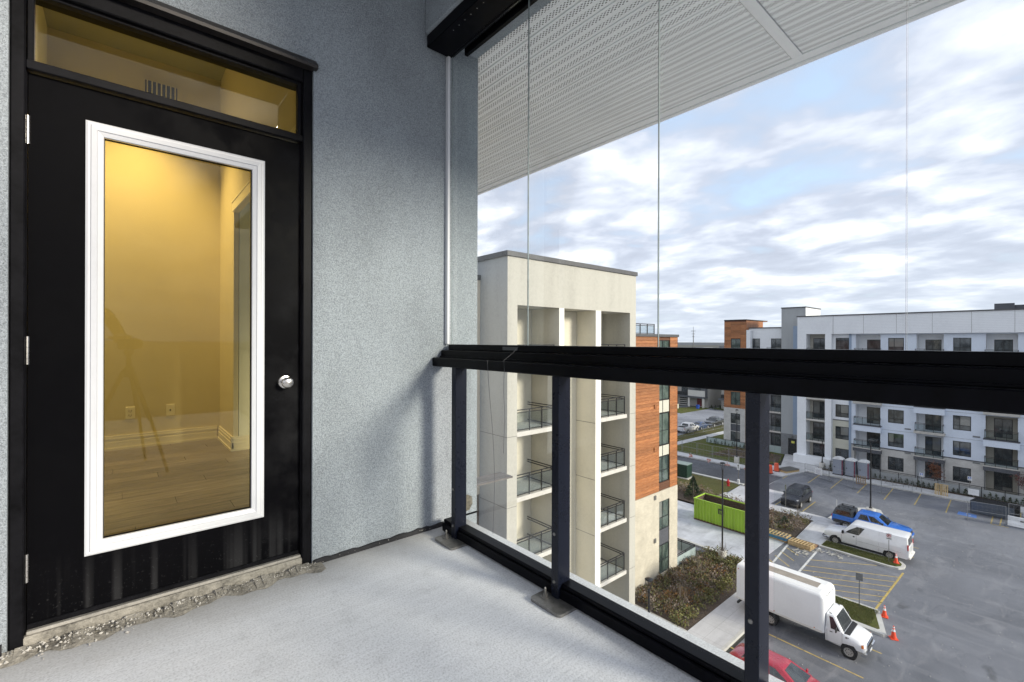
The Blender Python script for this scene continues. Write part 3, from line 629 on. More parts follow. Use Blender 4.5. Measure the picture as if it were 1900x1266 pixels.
flat('lawn', [(69.25, 28.7), (75, 26.1), (81.5, 27.6), (81.5, 33), (140, 33), (140, 39.0), (69.4, 42.1)], -0.3, 0.05, LAWN)
flat('lawn', [(96, 59.4), (104, 59.2), (104, 95), (97.6, 95)], -0.3, 0.06, VERGE)
flat('lawn', [(107, 59.8), (121.5, 59.2), (121.5, 100), (117.2, 100), (112.5, 70)], -0.3, 0.06, LAWN)
flat('lawn', [(118.4, 47.5), (140, 46), (140, 58.4), (121, 58.8)], -0.3, 0.05, LAWN)
flat('house_drive', [(112.0, 66.9), (122.8, 62.9), (122.8, 66.3), (113.5, 70.3)], -0.3, 0.075, ROAD)
flat('mulch_bank', [(71.5, 35.5), (79.8, 34.2), (79.8, 27.4), (74.8, 26.3)], -0.2, 0.065, MULCH)
flat('verge', [(48.5, 25.1), (59.0, 25.05), (59.45, 26), (59.2, 32), (58, 80), (48.5, 80)], -0.3, 0.10, VERGE)
flat('mulch_bed', [(26.79, 14.53), (35.9, 14.55), (38.2, 15.2), (38.74, 16.2), (38.74, 19.1), (26.79, 19.07)], -0.3, 0.10, MULCH)
flat('mulch_bed', [(47.2, 15.1), (52.95, 15.45), (52.95, 24.9), (48.4, 24.9), (47.6, 20)], -0.3, 0.14, MULCH)
flat('mulch_bed', [(48.5, 25.15), (52.2, 25.15), (53.5, 33), (52, 60), (48.5, 60)], -0.3, 0.16, MULCH)
flat('mulch_bed', [(74.95, -30), (75.78, -30), (75.80, 20.9), (74.95, 20.9)], -0.3, 0.155, MULCH)
def island(outer, inner):
    flat('island_kerb', outer, -0.3, 0.15, KERB); flat('island_grass', inner, -0.2, 0.175, LAWN)
island([(46.85, 13.1), (48.72, 13.1), (48.72, 8.25), (48.5, 7.72), (48.0, 7.42), (47.4, 7.42), (46.95, 7.7), (46.8, 8.2)],
       [(47.06, 12.98), (48.5, 12.98), (48.5, 8.3), (48.3, 7.88), (47.95, 7.65), (47.45, 7.65), (47.12, 7.88), (47.0, 8.3)])
island([(35.55, 12.3), (38.62, 12.3), (38.62, 7.42), (38.42, 7.24), (35.68, 6.40), (35.55, 6.55)],
       [(35.98, 12.2), (38.40, 12.2), (38.40, 7.60), (38.28, 7.5), (36.12, 6.82), (35.98, 6.9)])
# painted marks, each a part of the car park
cp_ = bpy.data.objects['car_park']
def stripe(x0, y0, x1, y1, w_=0.10, mat=YEL, name='painted_line', z=0.004):
    d = Vector((x1-x0, y1-y0, 0)).normalized(); n_ = Vector((-d.y, d.x, 0))*w_/2; a, b_ = Vector((x0, y0, z)), Vector((x1, y1, z))
    m = MB(); k = max(1, int((b_-a).length/1.2)); 
    for i in range(k):
        p, q = a.lerp(b_, i/k), a.lerp(b_, (i+1)/k-0.004); m.add([p-n_, q-n_, q+n_, p+n_], [(0, 1, 2, 3)])
    return part(name, m, mat, cp_)
for i, y in enumerate((22.9, 20.1, 17.54, 14.95, 12.35, 9.77, 7.17)): stripe(67.0 if i % 2 else 66.6, y-0.12, 72.5, y+0.08)
for y in (1.8, -0.8, -3.4): stripe(66.8, y, 72.5, y+0.1)
stripe(54.95, 17.0, 59.8, 17.08); stripe(54.95, 19.64, 59.8, 19.66)
stripe(30.4, 6.43, 30.55, 12.2); stripe(33.6, 6.25, 33.7, 12.2); stripe(27.4, 6.3, 27.5, 12.2); stripe(24.4, 6.3, 24.4, 12.2)
stripe(53.16, 7.35, 53.16, 12.9); stripe(50.6, 7.3, 50.75, 9.0)
stripe(46.62, 7.36, 38.45, 7.58, 0.13)
for i in range(12):
    xa = 46.55-i*1.06 if i else 46.6; ya = 7.45; L = 5.6
    xb, yb = xa-3.45*0.98, 12.75
    if i == 0: xa, ya, xb, yb = 46.55, 9.0, 43.5, 12.85
    if xb < 38.75: f = (xa-38.75)/(xa-xb) if xa > 38.75 else 0; xb, yb = 38.75, ya+(yb-ya)*f
    if xa > 39.2: stripe(xa, ya, xb, yb, 0.085)
stripe(46.7, 13.0, 38.9, 12.62, 0.16, WHT, 'crossing_line'); stripe(45.3, 15.05, 39.6, 14.52, 0.16, WHT, 'crossing_line')
for k in range(5): stripe(39.6+k*1.35, 13.4+0.1*k, 41.0+k*1.2, 15.0, 0.08)
stripe(60.2, 22.95, 67.1, 23.1, 0.14, WHT, 'crossing_line')
stripe(65.9, 3.75, 65.9, 2.5, 0.12); stripe(66.1, 3.7, 72, 3.75); stripe(66.1, 3.1, 72, 3.1)
# blue access bay symbol
bay = part('access_symbol', MB().sheet([(66.9, 4.78), (68.1, 4.86), (68.15, 6.22), (66.9, 6.22)], 0.006), M('blue road paint', (0.10, 0.22, 0.55), 0.7, 0, 0.2, 6), cp_)
sb = MB()
def on_bay(u, v, z=0.010): return (66.95+u*1.15, 6.15-v*1.3, z)
def ink(pts, w_):
    for (a, b_) in zip(pts[:-1], pts[1:]):
        p, q = Vector(on_bay(*a)), Vector(on_bay(*b_)); d = (q-p).normalized(); n_ = Vector((-d.y, d.x, 0))*w_/2; sb.add([p-n_, q-n_, q+n_, p+n_], [(0, 1, 2, 3)])
ring = [(0.36+0.2*math.cos(R(a)), 0.48+0.18*math.sin(R(a))) for a in range(-60, 215, 25)]
ink(ring, 0.06); ink([(0.78, 0.45), (0.55, 0.45), (0.50, 0.66), (0.30, 0.70)], 0.07); ink([(0.92, 0.42), (0.86, 0.42)], 0.12); ink([(0.68, 0.46), (0.66, 0.62)], 0.06)
part('symbol_print', sb, WHT, bay)
flat('tactile_plate', [(46.35, 13.25), (46.95, 13.2), (46.97, 15.0), (46.4, 15.0)], -0.2, 0.134, TACT)
flat('tactile_plate', [(60.25, 22.6), (60.8, 22.6), (60.8, 24.3), (60.25, 24.3)], -0.2, 0.124, TACT)
flat('drain_grate', [(43.0, 25.2), (44.6, 25.2), (44.6, 26.8), (43.0, 26.8)], -0.1, 0.036, M('cast drain cover', (0.24, 0.23, 0.20), 0.6, 0.2, 0.2, 20))
# scattered litter and dropped gravel on the car park
gm = MB()
for k in range(900):
    x, y = rnd.uniform(25, 64), rnd.uniform(-8, 12)
    if 38.4 < x < 46.6 and rnd.random() < 0.3: continue
    s_ = rnd.uniform(0.012, 0.05); gm.add([(x-s_, y-s_*.7, 0.003), (x+s_, y-s_*.4, 0.003), (x+s_*.6, y+s_, 0.003), (x, y, 0.003+s_*.8)], [(0, 1, 3), (1, 2, 3), (2, 0, 3)])
tag(part('gravel_flecks', gm, M('pale grit', (0.52, 0.51, 0.50), 0.9)), 'pale grit and crumbs scattered over the asphalt', 'gravel', kind='stuff')
gm = MB()
for k in range(60):
    x = rnd.gauss(44.6, 0.7); y = rnd.uniform(12.9, 14.4) if k < 34 else rnd.uniform(10.8, 13.0); a = rnd.random()*3.1; l = rnd.uniform(0.05, 0.28); w_ = rnd.uniform(0.015, 0.05)
    if k >= 34: x = rnd.uniform(45.6, 46.7)
    d = Vector((math.cos(a), math.sin(a), 0))*l; n_ = Vector((-math.sin(a), math.cos(a), 0))*w_; p = Vector((x, y, 0.036)); gm.add([p-d-n_, p+d-n_, p+d+n_, p-d+n_, p-d*.6+Vector((0, 0, 0.03)), p+d*.6+Vector((0, 0, 0.03))], [(0, 1, 5, 4), (2, 3, 4, 5), (0, 4, 3), (1, 2, 5)])
tag(part('wood_scraps', gm, M('white scrap wood and wrap', (0.40, 0.385, 0.35), 0.8, 0, 0.3, 9)), 'white wrapping and wood scraps strewn beside the pallets', 'debris', kind='stuff')
# land to the horizon
hv = MB(); N_ = 150
for i in range(N_):
    a0, a1 = 2*math.pi*i/N_, 2*math.pi*(i+1)/N_
    def hh(i_): return 9+7*math.sin(i_*0.37)+5*math.sin(i_*0.91+1)+4*math.sin(i_*2.3)
    r0, r1 = 2300, 3300
    h0, h1 = max(2, hh(i)), max(2, hh((i+1) % N_))
    hv.add([(r0*math.cos(a0), r0*math.sin(a0), -1), (r0*math.cos(a1), r0*math.sin(a1), -1), (r1*math.cos(a1), r1*math.sin(a1), h1*0.9), (r1*math.cos(a0), r1*math.sin(a0), h0*0.9), (5600*math.cos(a1), 5600*math.sin(a1), h1*1.2), (5600*math.cos(a0), 5600*math.sin(a0), h0*1.2)], [(0, 1, 2, 3), (3, 2, 4, 5)])
struct('far_hills', hv, M('distant woodland', (0.075, 0.085, 0.10), 0.95, 0, 0.45, 0.01))
# ---------------------------------------------------------------- building materials
BEIGE = M('beige panel', (0.44, 0.425, 0.38), 0.85, 0, 0.11, 0.9, bump=0.2, bscale=90, streak=True)
BAYSUN = M('sunlit bay cream', (0.62, 0.585, 0.49), 0.85, 0, 0.06, 0.7, bump=0.15, bscale=90)  # recess beige made lighter and warmer, putting sunlight into its colour
GREYP = M('pale grey panel', (0.37, 0.385, 0.395), 0.85, 0, 0.10, 0.9, bump=0.15, bscale=90, streak=True)
PWHITE = M('white wall panel', (0.78, 0.80, 0.83), 0.8, 0, 0.05, 0.4)
BLUEP = M('pale blue grey panel', (0.62, 0.68, 0.78), 0.8, 0, 0.05, 0.4)
BLUED = M('blue grey panel', (0.27, 0.34, 0.45), 0.75, 0, 0.06, 0.5)
CREAMB = brick_mat('cream brick', (0.60, 0.55, 0.45), (0.53, 0.48, 0.385), (0.40, 0.37, 0.31))
PALEB = brick_mat('pale brick', (0.58, 0.57, 0.55), (0.52, 0.51, 0.49), (0.42, 0.41, 0.40))
GREYB = brick_mat('grey brick', (0.21, 0.22, 0.235), (0.17, 0.18, 0.19), (0.24, 0.24, 0.24))
BROWNB = brick_mat('dark brown brick', (0.13, 0.095, 0.07), (0.10, 0.075, 0.055), (0.26, 0.23, 0.2))
CAP = M('dark grey roof cap', (0.085, 0.085, 0.09), 0.5, 0.2, 0.15, 2)
CONC = M('balcony slab concrete', (0.55, 0.53, 0.49), 0.85, 0, 0.12, 2)
DKBAND = M('charcoal fascia', (0.075, 0.08, 0.095), 0.6, 0, 0.12, 2)
WFRAME = M('dark window frame', (0.022, 0.025, 0.028), 0.4, 0.2, 0.2, 10)
RAILM = M('black balcony rail', (0.02, 0.02, 0.022), 0.45, 0.2, 0.2, 10)
def cladding_mat():
    m, t, b, pos = newmat('orange cedar cladding'); setp(b, None, 0.5)
    oi = t.n('ShaderNodeObjectInfo').outputs['Random']
    g = t.noise(t.scale(pos, 0.9, 0.9, 9), 2.4, 5, 0.65, 0.5)
    c = t.ramp(g, [(0.28, (0.21, 0.072, 0.026)), (0.5, (0.35, 0.135, 0.047)), (0.72, (0.47, 0.21, 0.082))])
    t.link(t.mix(1.0, c, t.ramp(oi, [(0, 0.70), (1, 1.18)]), 'MULTIPLY'), b.inputs['Base Color']); return m
WOODC = cladding_mat()
def winglass(name, a, c2, rough=0.04, blinds=0.55):
    """window glass seen from outside: dark room with vague shapes behind a mirror-like surface"""
    m, t, b, pos = newmat(name); setp(b, None, rough, spec=0.85)
    oi = t.n('ShaderNodeObjectInfo').outputs['Random']
    n = t.noise(t.scale(pos, 1, 1, 0.7), 1.6, 3, 0.5)
    f = t.math('ADD', t.math('MULTIPLY', t.ramp(n, [(0.42, 0), (0.6, 1)]), 0.6), t.math('MULTIPLY', oi, 0.4))
    blind = t.math('MULTIPLY', t.ramp(oi, [(0.80, 0), (0.84, 1)]), blinds); t.link(t.mix(blind, t.mix(f, a, c2), (0.30, 0.30, 0.28)), b.inputs['Base Color']); return m
WGLASS = winglass('dark window glass', (0.022, 0.027, 0.032), (0.105, 0.12, 0.13)); WGREEN = winglass('green tinted window glass', (0.030, 0.048, 0.044), (0.12, 0.155, 0.135))  # dark window glass: base tones lifted to stand in for reflected sky
RGLASS = glass_mat('railing glass', (0.86, 0.90, 0.91), 1.45, 0.25); PATGLASS = M('frosted privacy glass', (0.36, 0.43, 0.43), 0.25, 0, 0.1, 1.0)

def window(parent, face, P, a0, a1, z0, z1, mul=(0.5,), mulz=(), glass=WGLASS, fw=0.07, depth=0.10, name='window', out=1):
    """frame with mullions (part) and one pane object per light (sub-parts), set back in the wall"""
    f = MB(); d0, d1 = depth-0.05, depth+0.03
    bx = (lambda m, p, q, z_, y_, e0, e1: m.box(P+e0, P+e1, p, q, z_, y_)) if face == 'x' else (lambda m, p, q, z_, y_, e0, e1: m.box(p, q, P+e0, P+e1, z_, y_))
    bx(f, a0, a0+fw, z0, z1, d0, d1); bx(f, a1-fw, a1, z0, z1, d0, d1); bx(f, a0+fw, a1-fw, z0, z0+fw, d0, d1); bx(f, a0+fw, a1-fw, z1-fw, z1, d0, d1)
    A = [a0+fw]+[a0+(a1-a0)*k for k in mul]+[a1-fw]; Zs = [z0+fw]+[z0+(z1-z0)*k for k in mulz]+[z1-fw]
    for a in A[1:-1]: bx(f, a-fw*.4, a+fw*.4, z0+fw, z1-fw, d0+0.006, d1)
    for z in Zs[1:-1]: bx(f, a0+fw, a1-fw, z-fw*.4, z+fw*.4, d0+0.003, d1)
    w_ = part(name, f, WFRAME, parent)
    for i in range(len(A)-1):
        for j in range(len(Zs)-1):
            g = MB(); bx(g, A[i], A[i+1], Zs[j], Zs[j+1], d0+0.035, d0+0.045); part('pane', g, glass, w_)
    return w_
def balcony_rail(parent, face, P, a0, a1, z, n=4, h=1.07, glass=RGLASS, ends=0.0, sz=0.045):
    """posts, two top bars, foot bar (one part) and glass behind (sub-part)"""
    m = MB(); bx = (lambda p, q, z_, y_, e0, e1: m.box(P+e0, P+e1, p, q, z_, y_)) if face == 'x' else (lambda p, q, z_, y_, e0, e1: m.box(p, q, P+e0, P+e1, z_, y_))
    bx(a0, a1, z+h-sz, z+h, 0, sz); bx(a0, a1, z+h-0.17, z+h-0.17+sz*.8, 0.004, sz-0.004); bx(a0, a1, z+0.07, z+0.07+sz*.8, 0.004, sz-0.004)
    for i in range(n+1):
        a = a0+(a1-a0-sz)*i/n; bx(a, a+sz, z, z+h-sz, 0.002, sz-0.002)
    r_ = part('balcony_rail', m, RAILM, parent)
    g = MB()
    if face == 'x': g.box(P+sz+0.004, P+sz+0.012, a0, a1, z+0.1, z+h-0.14)
    else: g.box(a0, a1, P+sz+0.004, P+sz+0.012, z+0.1, z+h-0.14)
    part('rail_glass', g, glass, r_); return r_

# ---------------------------------------------------------------- neighbour: beige balcony tower with orange wing
FLO = [1.10, 4.24, 7.37, 10.50, 13.63, 16.76]
YB = 16.5; BK = 18.6
nb = thing('apartment_building', 'beige apartment building with stacked balconies and an orange wood clad wing', 'building', (0, 0, 0))
m = MB()
wall(m, 'y', YB, 13.88, 24.17, -0.2, 22.0, [(14.5, 23.57, -0.25, 19.72)], BK-YB)
part('balcony_front', m, BEIGE, nb)
m = MB(); m.add([(13.88, YB, -.2), (13.88, 28, -.2), (13.88, 28, 22.0), (13.88, YB, 22.0)], [(0, 1, 2, 3)]); m.add([(24.17, YB, -.2), (24.17, 28, -.2), (24.17, 28, 22), (24.17, YB, 22)], [(0, 1, 2, 3)]); m.add([(13.88, 28, -.2), (24.17, 28, -.2), (24.17, 28, 22), (13.88, 28, 22)], [(0, 1, 2, 3)]); m.add([(13.88, YB, 21.99), (24.17, YB, 21.99), (24.17, 28, 21.99), (13.88, 28, 21.99)], [(0, 1, 2, 3)])
part('side_wall', m, GREYP, nb)
m = MB(); m.cbox(13.80, 24.25, YB-0.08, YB+0.25, 22.0, 22.24, 0.01); m.box(13.80, 14.05, YB+0.26, 28.05, 22.0, 22.24); m.box(24.0, 24.25, YB+0.26, 28.05, 22.0, 22.24); part('roof_cap', m, CAP, nb)
m = MB(); holes = []
for f in FLO: holes += [(14.35, 15.02, f+0.02, f+2.15), (20.9, 21.6, f+0.02, f+2.15)]
wall(m, 'y', BK-0.02, 14.5, 23.57, -0.2, 19.75, holes, 0.2); part('back_wall', m, BAYSUN, nb)
for f in FLO:
    for a0, a1 in ((14.36, 15.02), (20.9, 21.6)): window(nb, 'y', BK-0.02, a0, a1, f+0.02, f+2.15, (), (), WGLASS, 0.06, 0.12, 'balcony_door')
WEND = M('white fin paint', (0.80, 0.78, 0.73), 0.8, 0, 0.03, 1)
for (a0, a1) in ((17.36, 17.72), (20.31, 20.76)):
    m = MB(); m.box(a0, a1, YB-0.02, BK-0.03, -0.2, 19.715); p_ = part('fin_wall', m, BAYSUN, nb)
    m = MB(); m.box(a0-0.004, a1+0.004, YB-0.032, YB-0.021, -0.2, 19.715); part('fin_end', m, WEND, p_)
m = MB(); m.box(17.73, 20.30, 17.9, BK-0.03, -0.2, 19.7); part('back_panel', m, BAYSUN, nb)
for f in FLO:
    for i, (a0, a1) in enumerate(((14.505, 17.355), (20.765, 23.565))):
        m = MB(); m.box(a0, a1 if i == 0 else 23.32, YB+0.02, BK-0.03, f-0.22, f); s_ = part('balcony_slab', m, CONC, nb)
        balcony_rail(s_, 'y', YB+0.07, a0+0.02, a1-0.25 if i == 0 else 23.20, f, 3)
        m = MB()
        for z in (f+1.02, f+0.90): m.box(a1-0.3 if i == 0 else 23.16, (a1-0.255) if i == 0 else 23.205, YB+0.12, BK-0.05, z, z+0.045)
        m.box(a1-0.3 if i == 0 else 23.16, (a1-0.255) if i == 0 else 23.205, YB+0.12, BK-0.05, f+0.07, f+0.11)
        part('side_rail', m, RAILM, s_)
jm = MB()
JOINT = M('panel joint shadow gap', (0.16, 0.155, 0.145), 0.9)
for z in (10.13, 13.46, 6.9, 3.7):
    jm.box(13.874, 13.882, YB, BK, z, z+0.022); jm.box(13.88, 14.5, YB-0.004, YB+0.004, z, z+0.022)
for z in (13.40, 10.22, 7.1, 4.0): jm.box(20.302, 20.311, YB, BK-0.05, z, z+0.025); jm.box(23.6, 24.17, YB-0.004, YB+0.004, z+0.2, z+0.222)
part('panel_joints', jm, JOINT, nb)['kind'] = 'stuff'
# wing to the left, behind
m = MB(); m.box(2.4, 13.87, 18.62, 30, 10.3, 21.05); part('rear_wall', m, M('sunlit cream panel', (0.62, 0.55, 0.44), 0.85, 0, 0.05, 1), nb)
m = MB(); m.box(2.4, 13.86, 18.66, 30, -0.2, 10.3); part('rear_brick', m, BROWNB, nb)
m = MB(); m.cbox(2.35, 13.87, 18.56, 30, 21.05, 21.3, 0.01); part('rear_cap', m, CAP, nb)
# orange wing
YO = 19.08
wx0, wx1 = 31.04, 32.53
bands = [(15.55, 18.1, 'w'), (13.55, 14.75, 'w'), (12.60, 13.50, 'p'), (10.10, 12.55, 'w'), (9.29, 10.05, 'p'), (7.30, 9.25, 'w')]
m = MB(); wall(m, 'y', YO+0.05, 24.17, 33.62, 6.7, 18.35, [(wx0, wx1, 7.28, 18.1)], 0.12); part('wing_wall', m, M('cladding backing', (0.12, 0.05, 0.025), 0.9), nb)
m = MB(); wall(m, 'y', YO, 24.17, 33.66, -0.2, 6.69, [(wx0, wx1-0.05, 0.42, 5.9)], 0.12); m.add([(33.66, YO, -.2), (33.66, 32, -.2), (33.66, 32, 6.69), (33.66, YO, 6.69)], [(0, 1, 2, 3)]); m.sheet([(24.2, YO), (33.66, YO), (33.66, YO+.2), (24.2, YO+.2)], 6.69)
part('brick_base', m, CREAMB, nb)
m = MB(); m.add([(33.62, YO, 6.7), (33.62, 32, 6.7), (33.62, 32, 18.35), (33.62, YO, 18.35)], [(0, 1, 2, 3)]); m.sheet([(24.2, YO), (33.62, YO), (33.62, 32), (24.2, 32)], 18.3); part('wing_side', m, WOODC, nb)
bmh = {}
z = 6.70
while z < 18.3:
    h = min(0.232, 18.34-z)
    for (a0, a1) in ((24.2, wx0-0.01), (wx1+0.01, 33.64)):
        if abs(h-0.232) < 1e-6:
            key = a0
            if key not in bmh:
                b_ = MB(); L = a1-a0; b_.add([(0, -0.004, 0), (L, -0.004, 0), (L, -0.028, 0.012), (0, -0.028, 0.012), (0, -0.024, 0.214), (L, -0.024, 0.214), (L, 0.0, 0.230), (0, 0.0, 0.230)], [(0, 1, 2, 3), (3, 2, 5, 4), (4, 5, 6, 7), (0, 3, 4, 7), (1, 6, 5, 2)]); bmh[key] = b_.mesh('cladding_board', WOODC)
            put('cladding_board', bmh[key], nb, (a0, YO+0.04, z))
        else:
            b_ = MB(); b_.box(a0, a1, YO+0.012, YO+0.035, z, z+h); part('cladding_board', b_, WOODC, nb)
    z += 0.232
CREAMP = M('cream spandrel panel', (0.55, 0.54, 0.46), 0.6, 0, 0.04, 1)
for (z0, z1, k) in bands:
    if k == 'w': window(nb, 'y', YO+0.05, wx0, wx1, z0, z1, (0.38,), (0.45,) if z1-z0 > 1.5 else (), WGREEN, 0.055, 0.09)
    else:
        m = MB(); m.box(wx0, wx1, YO+0.09, YO+0.12, z0, z1); m2 = part('spandrel_panel', m, CREAMP, nb); m = MB(); m.box(wx0+0.55, wx0+0.60, YO+0.07, YO+0.089, z0, z1); part('spandrel_joint', m, WFRAME, m2)
window(nb, 'y', YO, wx0, wx1-0.05, 3.72, 5.9, (0.36,), (0.42,), WGREEN, 0.055, 0.09); window(nb, 'y', YO, wx0, wx1-0.05, 0.42, 2.55, (0.36,), (0.45,), WGREEN, 0.055, 0.09)
m = MB(); m.box(wx0, wx1-0.05, YO+0.07, YO+0.11, 2.56, 3.71); part('spandrel_panel', m, DKBAND, nb)
for (x, z) in ((30.3, 6.2), (30.3, 3.0), (30.3, 13.0), (30.3, 9.8)):
    m = MB(); m.cbox(x, x+0.28, YO-0.06, YO-0.005 if z < 6.5 else YO+0.02, z, z+0.32, 0.01); part('wall_vent', m, GALV if z < 6.5 else WOODC, nb)
m = MB(); m.cbox(24.2, 33.74, YO-0.06, YO+0.3, 18.35, 18.55, 0.01); m.box(33.4, 33.74, YO+0.31, 32, 18.35, 18.55); part('wing_cap', m, CAP, nb)
balcony_rail(nb, 'y', YO+1.6, 26, 32.9, 18.55, 7, 0.85, RGLASS, sz=0.06)
# ground patio by the wing
m = MB(); m.prism([(33.66, YO+0.02), (36.6, YO+0.06), (36.6, 21.2), (33.66, 21.2)], -0.2, 0.2); pt_ = part('patio_slab', m, CONC, nb)
m = MB()
for (x0, y0, x1, y1) in ((33.68, YO+0.06, 36.6, YO+0.10), (36.55, YO+0.12, 36.6, 21.2)):
    m.box(x0, x1, y0, y1, 1.08, 1.13); m.box(x0, x1, y0, y1, 0.94, 0.98)
for (x, y) in ((33.7, YO+.06), (35.1, YO+.06), (36.55, YO+.07), (36.55, 20.3), (36.55, 21.15)): m.box(x, x+0.05, y, y+0.05, 0.2, 1.08)
part('patio_rail', m, RAILM, pt_)
m = MB(); m.box(33.68, 36.6, YO+0.03, YO+0.045, 0.1, 0.93); part('patio_glass', m, PATGLASS, pt_); m = MB(); m.box(36.56, 36.575, YO+0.13, 21.2, 0.1, 0.93); part('patio_glass', m, PATGLASS, pt_)

# ---------------------------------------------------------------- far building across the car park
fb_ = thing('apartment_block', 'long white and pale blue apartment block across the car park', 'building', (0, 0, 0))
FF = [0.40, 3.53, 6.66, 9.79, 12.92, 16.05]
XF = 78.0
TOP = 21.85
# main facade in bays (walls built bay by bay, brick below, panel above)
def facade(a0, a1, z0, z1, mat, holes, P=XF, depth=0.12, name='wall'):
    m = MB(); wall(m, 'x', P, a0, a1, z0, z1, [h for h in holes if h[0] < a1 and h[1] > a0 and h[2] < z1 and h[3] > z0], depth); return part(name, m, mat, fb_)
holes_w = []; wins = []
def wcol(a0, a1, P=XF, tall=True):
    for k, f in enumerate(FF):
        top = f+2.42 if k < 3 or not tall else f+2.5
        zb, zt = f+0.65, f+2.42
        if k == 5: zb, zt = f+0.75, 18.57
        wins.append((P, a0, a1, zb, zt))
for a0, a1 in ((12.31, 13.93), (6.06, 7.65), (-0.2, 1.4), (-6.4, -4.8), (-12.6, -11.0)): wcol(a0, a1)
recess = []
RC = [(14.74, 17.47, 16.56, 15.02), (8.50, 11.07, 10.43, 8.89), (2.27, 4.85, 4.25, 2.72), (-3.9, -1.4, -2.0, -3.5), (-10.2, -7.6, -8.3, -9.8)]
for a0, a1, w0, w1 in RC:
    for k, f in enumerate(FF): recess.append((a0, a1, f, f+2.72 if k < 5 else 19.05))
wh = [(a0, a1, z0, z1) for (P, a0, a1, z0, z1) in wins]
m = MB(); wall(m, 'x', XF, -22, 17.96, 3.86, 19.15, [h for h in wh+recess if h[2] > 3.5], 0.12); part('panel_wall', m, BLUEP, fb_)
m = MB(); wall(m, 'x', XF, -22, 17.96, -0.2, 3.74, [h for h in wh+recess if h[2] < 3.5], 0.12); part('brick_wall', m, PALEB, fb_)
m = MB(); m.box(XF-0.05, XF+0.05, -22, 17.96, 3.745, 3.855)
part('string_course', m, DKBAND, fb_)
for (P, a0, a1, z0, z1) in wins: window(fb_, 'x', P, a0, a1, z0, z1, (0.62,), (0.33,), WGLASS, 0.075, 0.09)
# recessed balconies
rb = MB(); rw = MB()
for ci, (a0, a1, w0, w1) in enumerate(RC):
    for k, f in enumerate(FF):
        zt = f+2.72 if k < 5 else 19.05
        lo_, hi_ = min(w0, w1), max(w0, w1)
        mm = MB(); wall(mm, 'x', XF+1.7, a0-0.05, a1+0.05, f-0.05, zt+0.3, [(lo_, hi_, f+0.03, f+2.3)], 0.1)
        mm.box(XF+0.13, XF+1.7, a0-0.06, a0-0.005, f, zt); mm.box(XF+0.13, XF+1.7, a1+0.005, a1+0.06, f, zt); mm.box(XF+0.13, XF+1.7, a0, a1, zt, zt+0.05); mm.box(XF+0.13, XF+1.7, a0, a1, f-0.06, f-0.005)
        part('balcony_recess', mm, BEIGE if k < 4 and ci == 2 else PWHITE, fb_)
        window(fb_, 'x', XF+1.7, lo_, hi_, f+0.03, f+2.3, (0.55,), (0.22,), WGLASS, 0.07, 0.06, 'balcony_door')
        if k == 0: continue
        style = {1: 'dark', 2: 'white' if ci % 2 == 0 else 'thin', 3: 'thin' if ci % 2 == 0 else 'white', 4: 'white' if ci % 2 == 0 else 'thin', 5: 'thin'}[k]
        th, mt = {'dark': (0.50, DKBAND), 'white': (0.80, BLUEP), 'thin': (0.22, CONC)}[style]
        mm = MB(); mm.box(XF-0.75, XF+0.12, a0-0.18, a1+0.15, f-th, f-0.03); s_ = part('balcony_slab', mm, mt, fb_)
        mm = MB(); mm.box(XF-0.80, XF+0.12, a0-0.20, a1+0.17, f-0.03, f+0.05); part('slab_edge', mm, DKBAND if style == 'white' else CONC, s_)
        balcony_rail(s_, 'x', XF-0.70, a0-0.05, a1+0.05, f+0.05, 3)
        mm = MB()
        for yy_ in (a0-0.05, a1+0.005):
            for zz_ in (f+1.07, f+0.95, f+0.12): mm.box(XF-0.65, XF+0.0, yy_, yy_+0.045, zz_, zz_+0.045)
        part('end_rail', mm, RAILM, s_)
    mm = MB(); mm.box(XF-0.06, XF-0.005, a0-0.10, a0-0.04, 0.2, 3.2); mm.box(XF-0.06, XF-0.005, a1+0.04, a1+0.10, 0.2, 3.2); part('downpipe', mm, DKBAND, fb_)
# vents between bays
vm = MB(); vm.cbox(XF-0.04, XF-0.004, 0, 0.62, 0, 0.18, 0.005); vmesh = vm.mesh('wall_vent', M('grey metal grille', (0.20, 0.21, 0.22), 0.5, 0.3, 0.2, 30))
for a in (11.6, 5.3, -1.05, -7.2):
    for f in FF[1:5]: put('wall_vent', vmesh, fb_, (0, a, f-0.02))
for z in (6.3, 9.45, 12.6, 15.7):
    mm = MB(); mm.box(XF-0.006, XF+0.002, -22, 17.9, z, z+0.025)
    part('panel_joint', mm, JOINT, fb_)
# top band
m = MB(); m.box(XF-0.45, XF+12, -22, 20.1, 19.16, TOP-0.13); m.box(XF-0.45, XF+12, 20.12, 24.58, 19.16, TOP-0.13); part('top_band', m, PWHITE, fb_)
m = MB(); m.box(XF-0.55, XF+12.1, -22.1, 24.66, TOP-0.125, TOP+0.02); part('roof_cap', m, CAP, fb_)
for i in range(11):
    mm = MB(); mm.box(XF-0.456, XF-0.446, 20-i*3.5, 20.025-i*3.5, 19.17, TOP-0.14); part('panel_joint', mm, JOINT, fb_)
for i in range(12):
    mm = MB(); mm.box(XF-0.4535, XF-0.446, -22, 24.5, 19.35+i*0.2, 19.362+i*0.2); part('siding_joint', mm, M('siding line', (0.52, 0.54, 0.57), 0.9) if i == 0 else bpy.data.materials['siding line'], fb_)
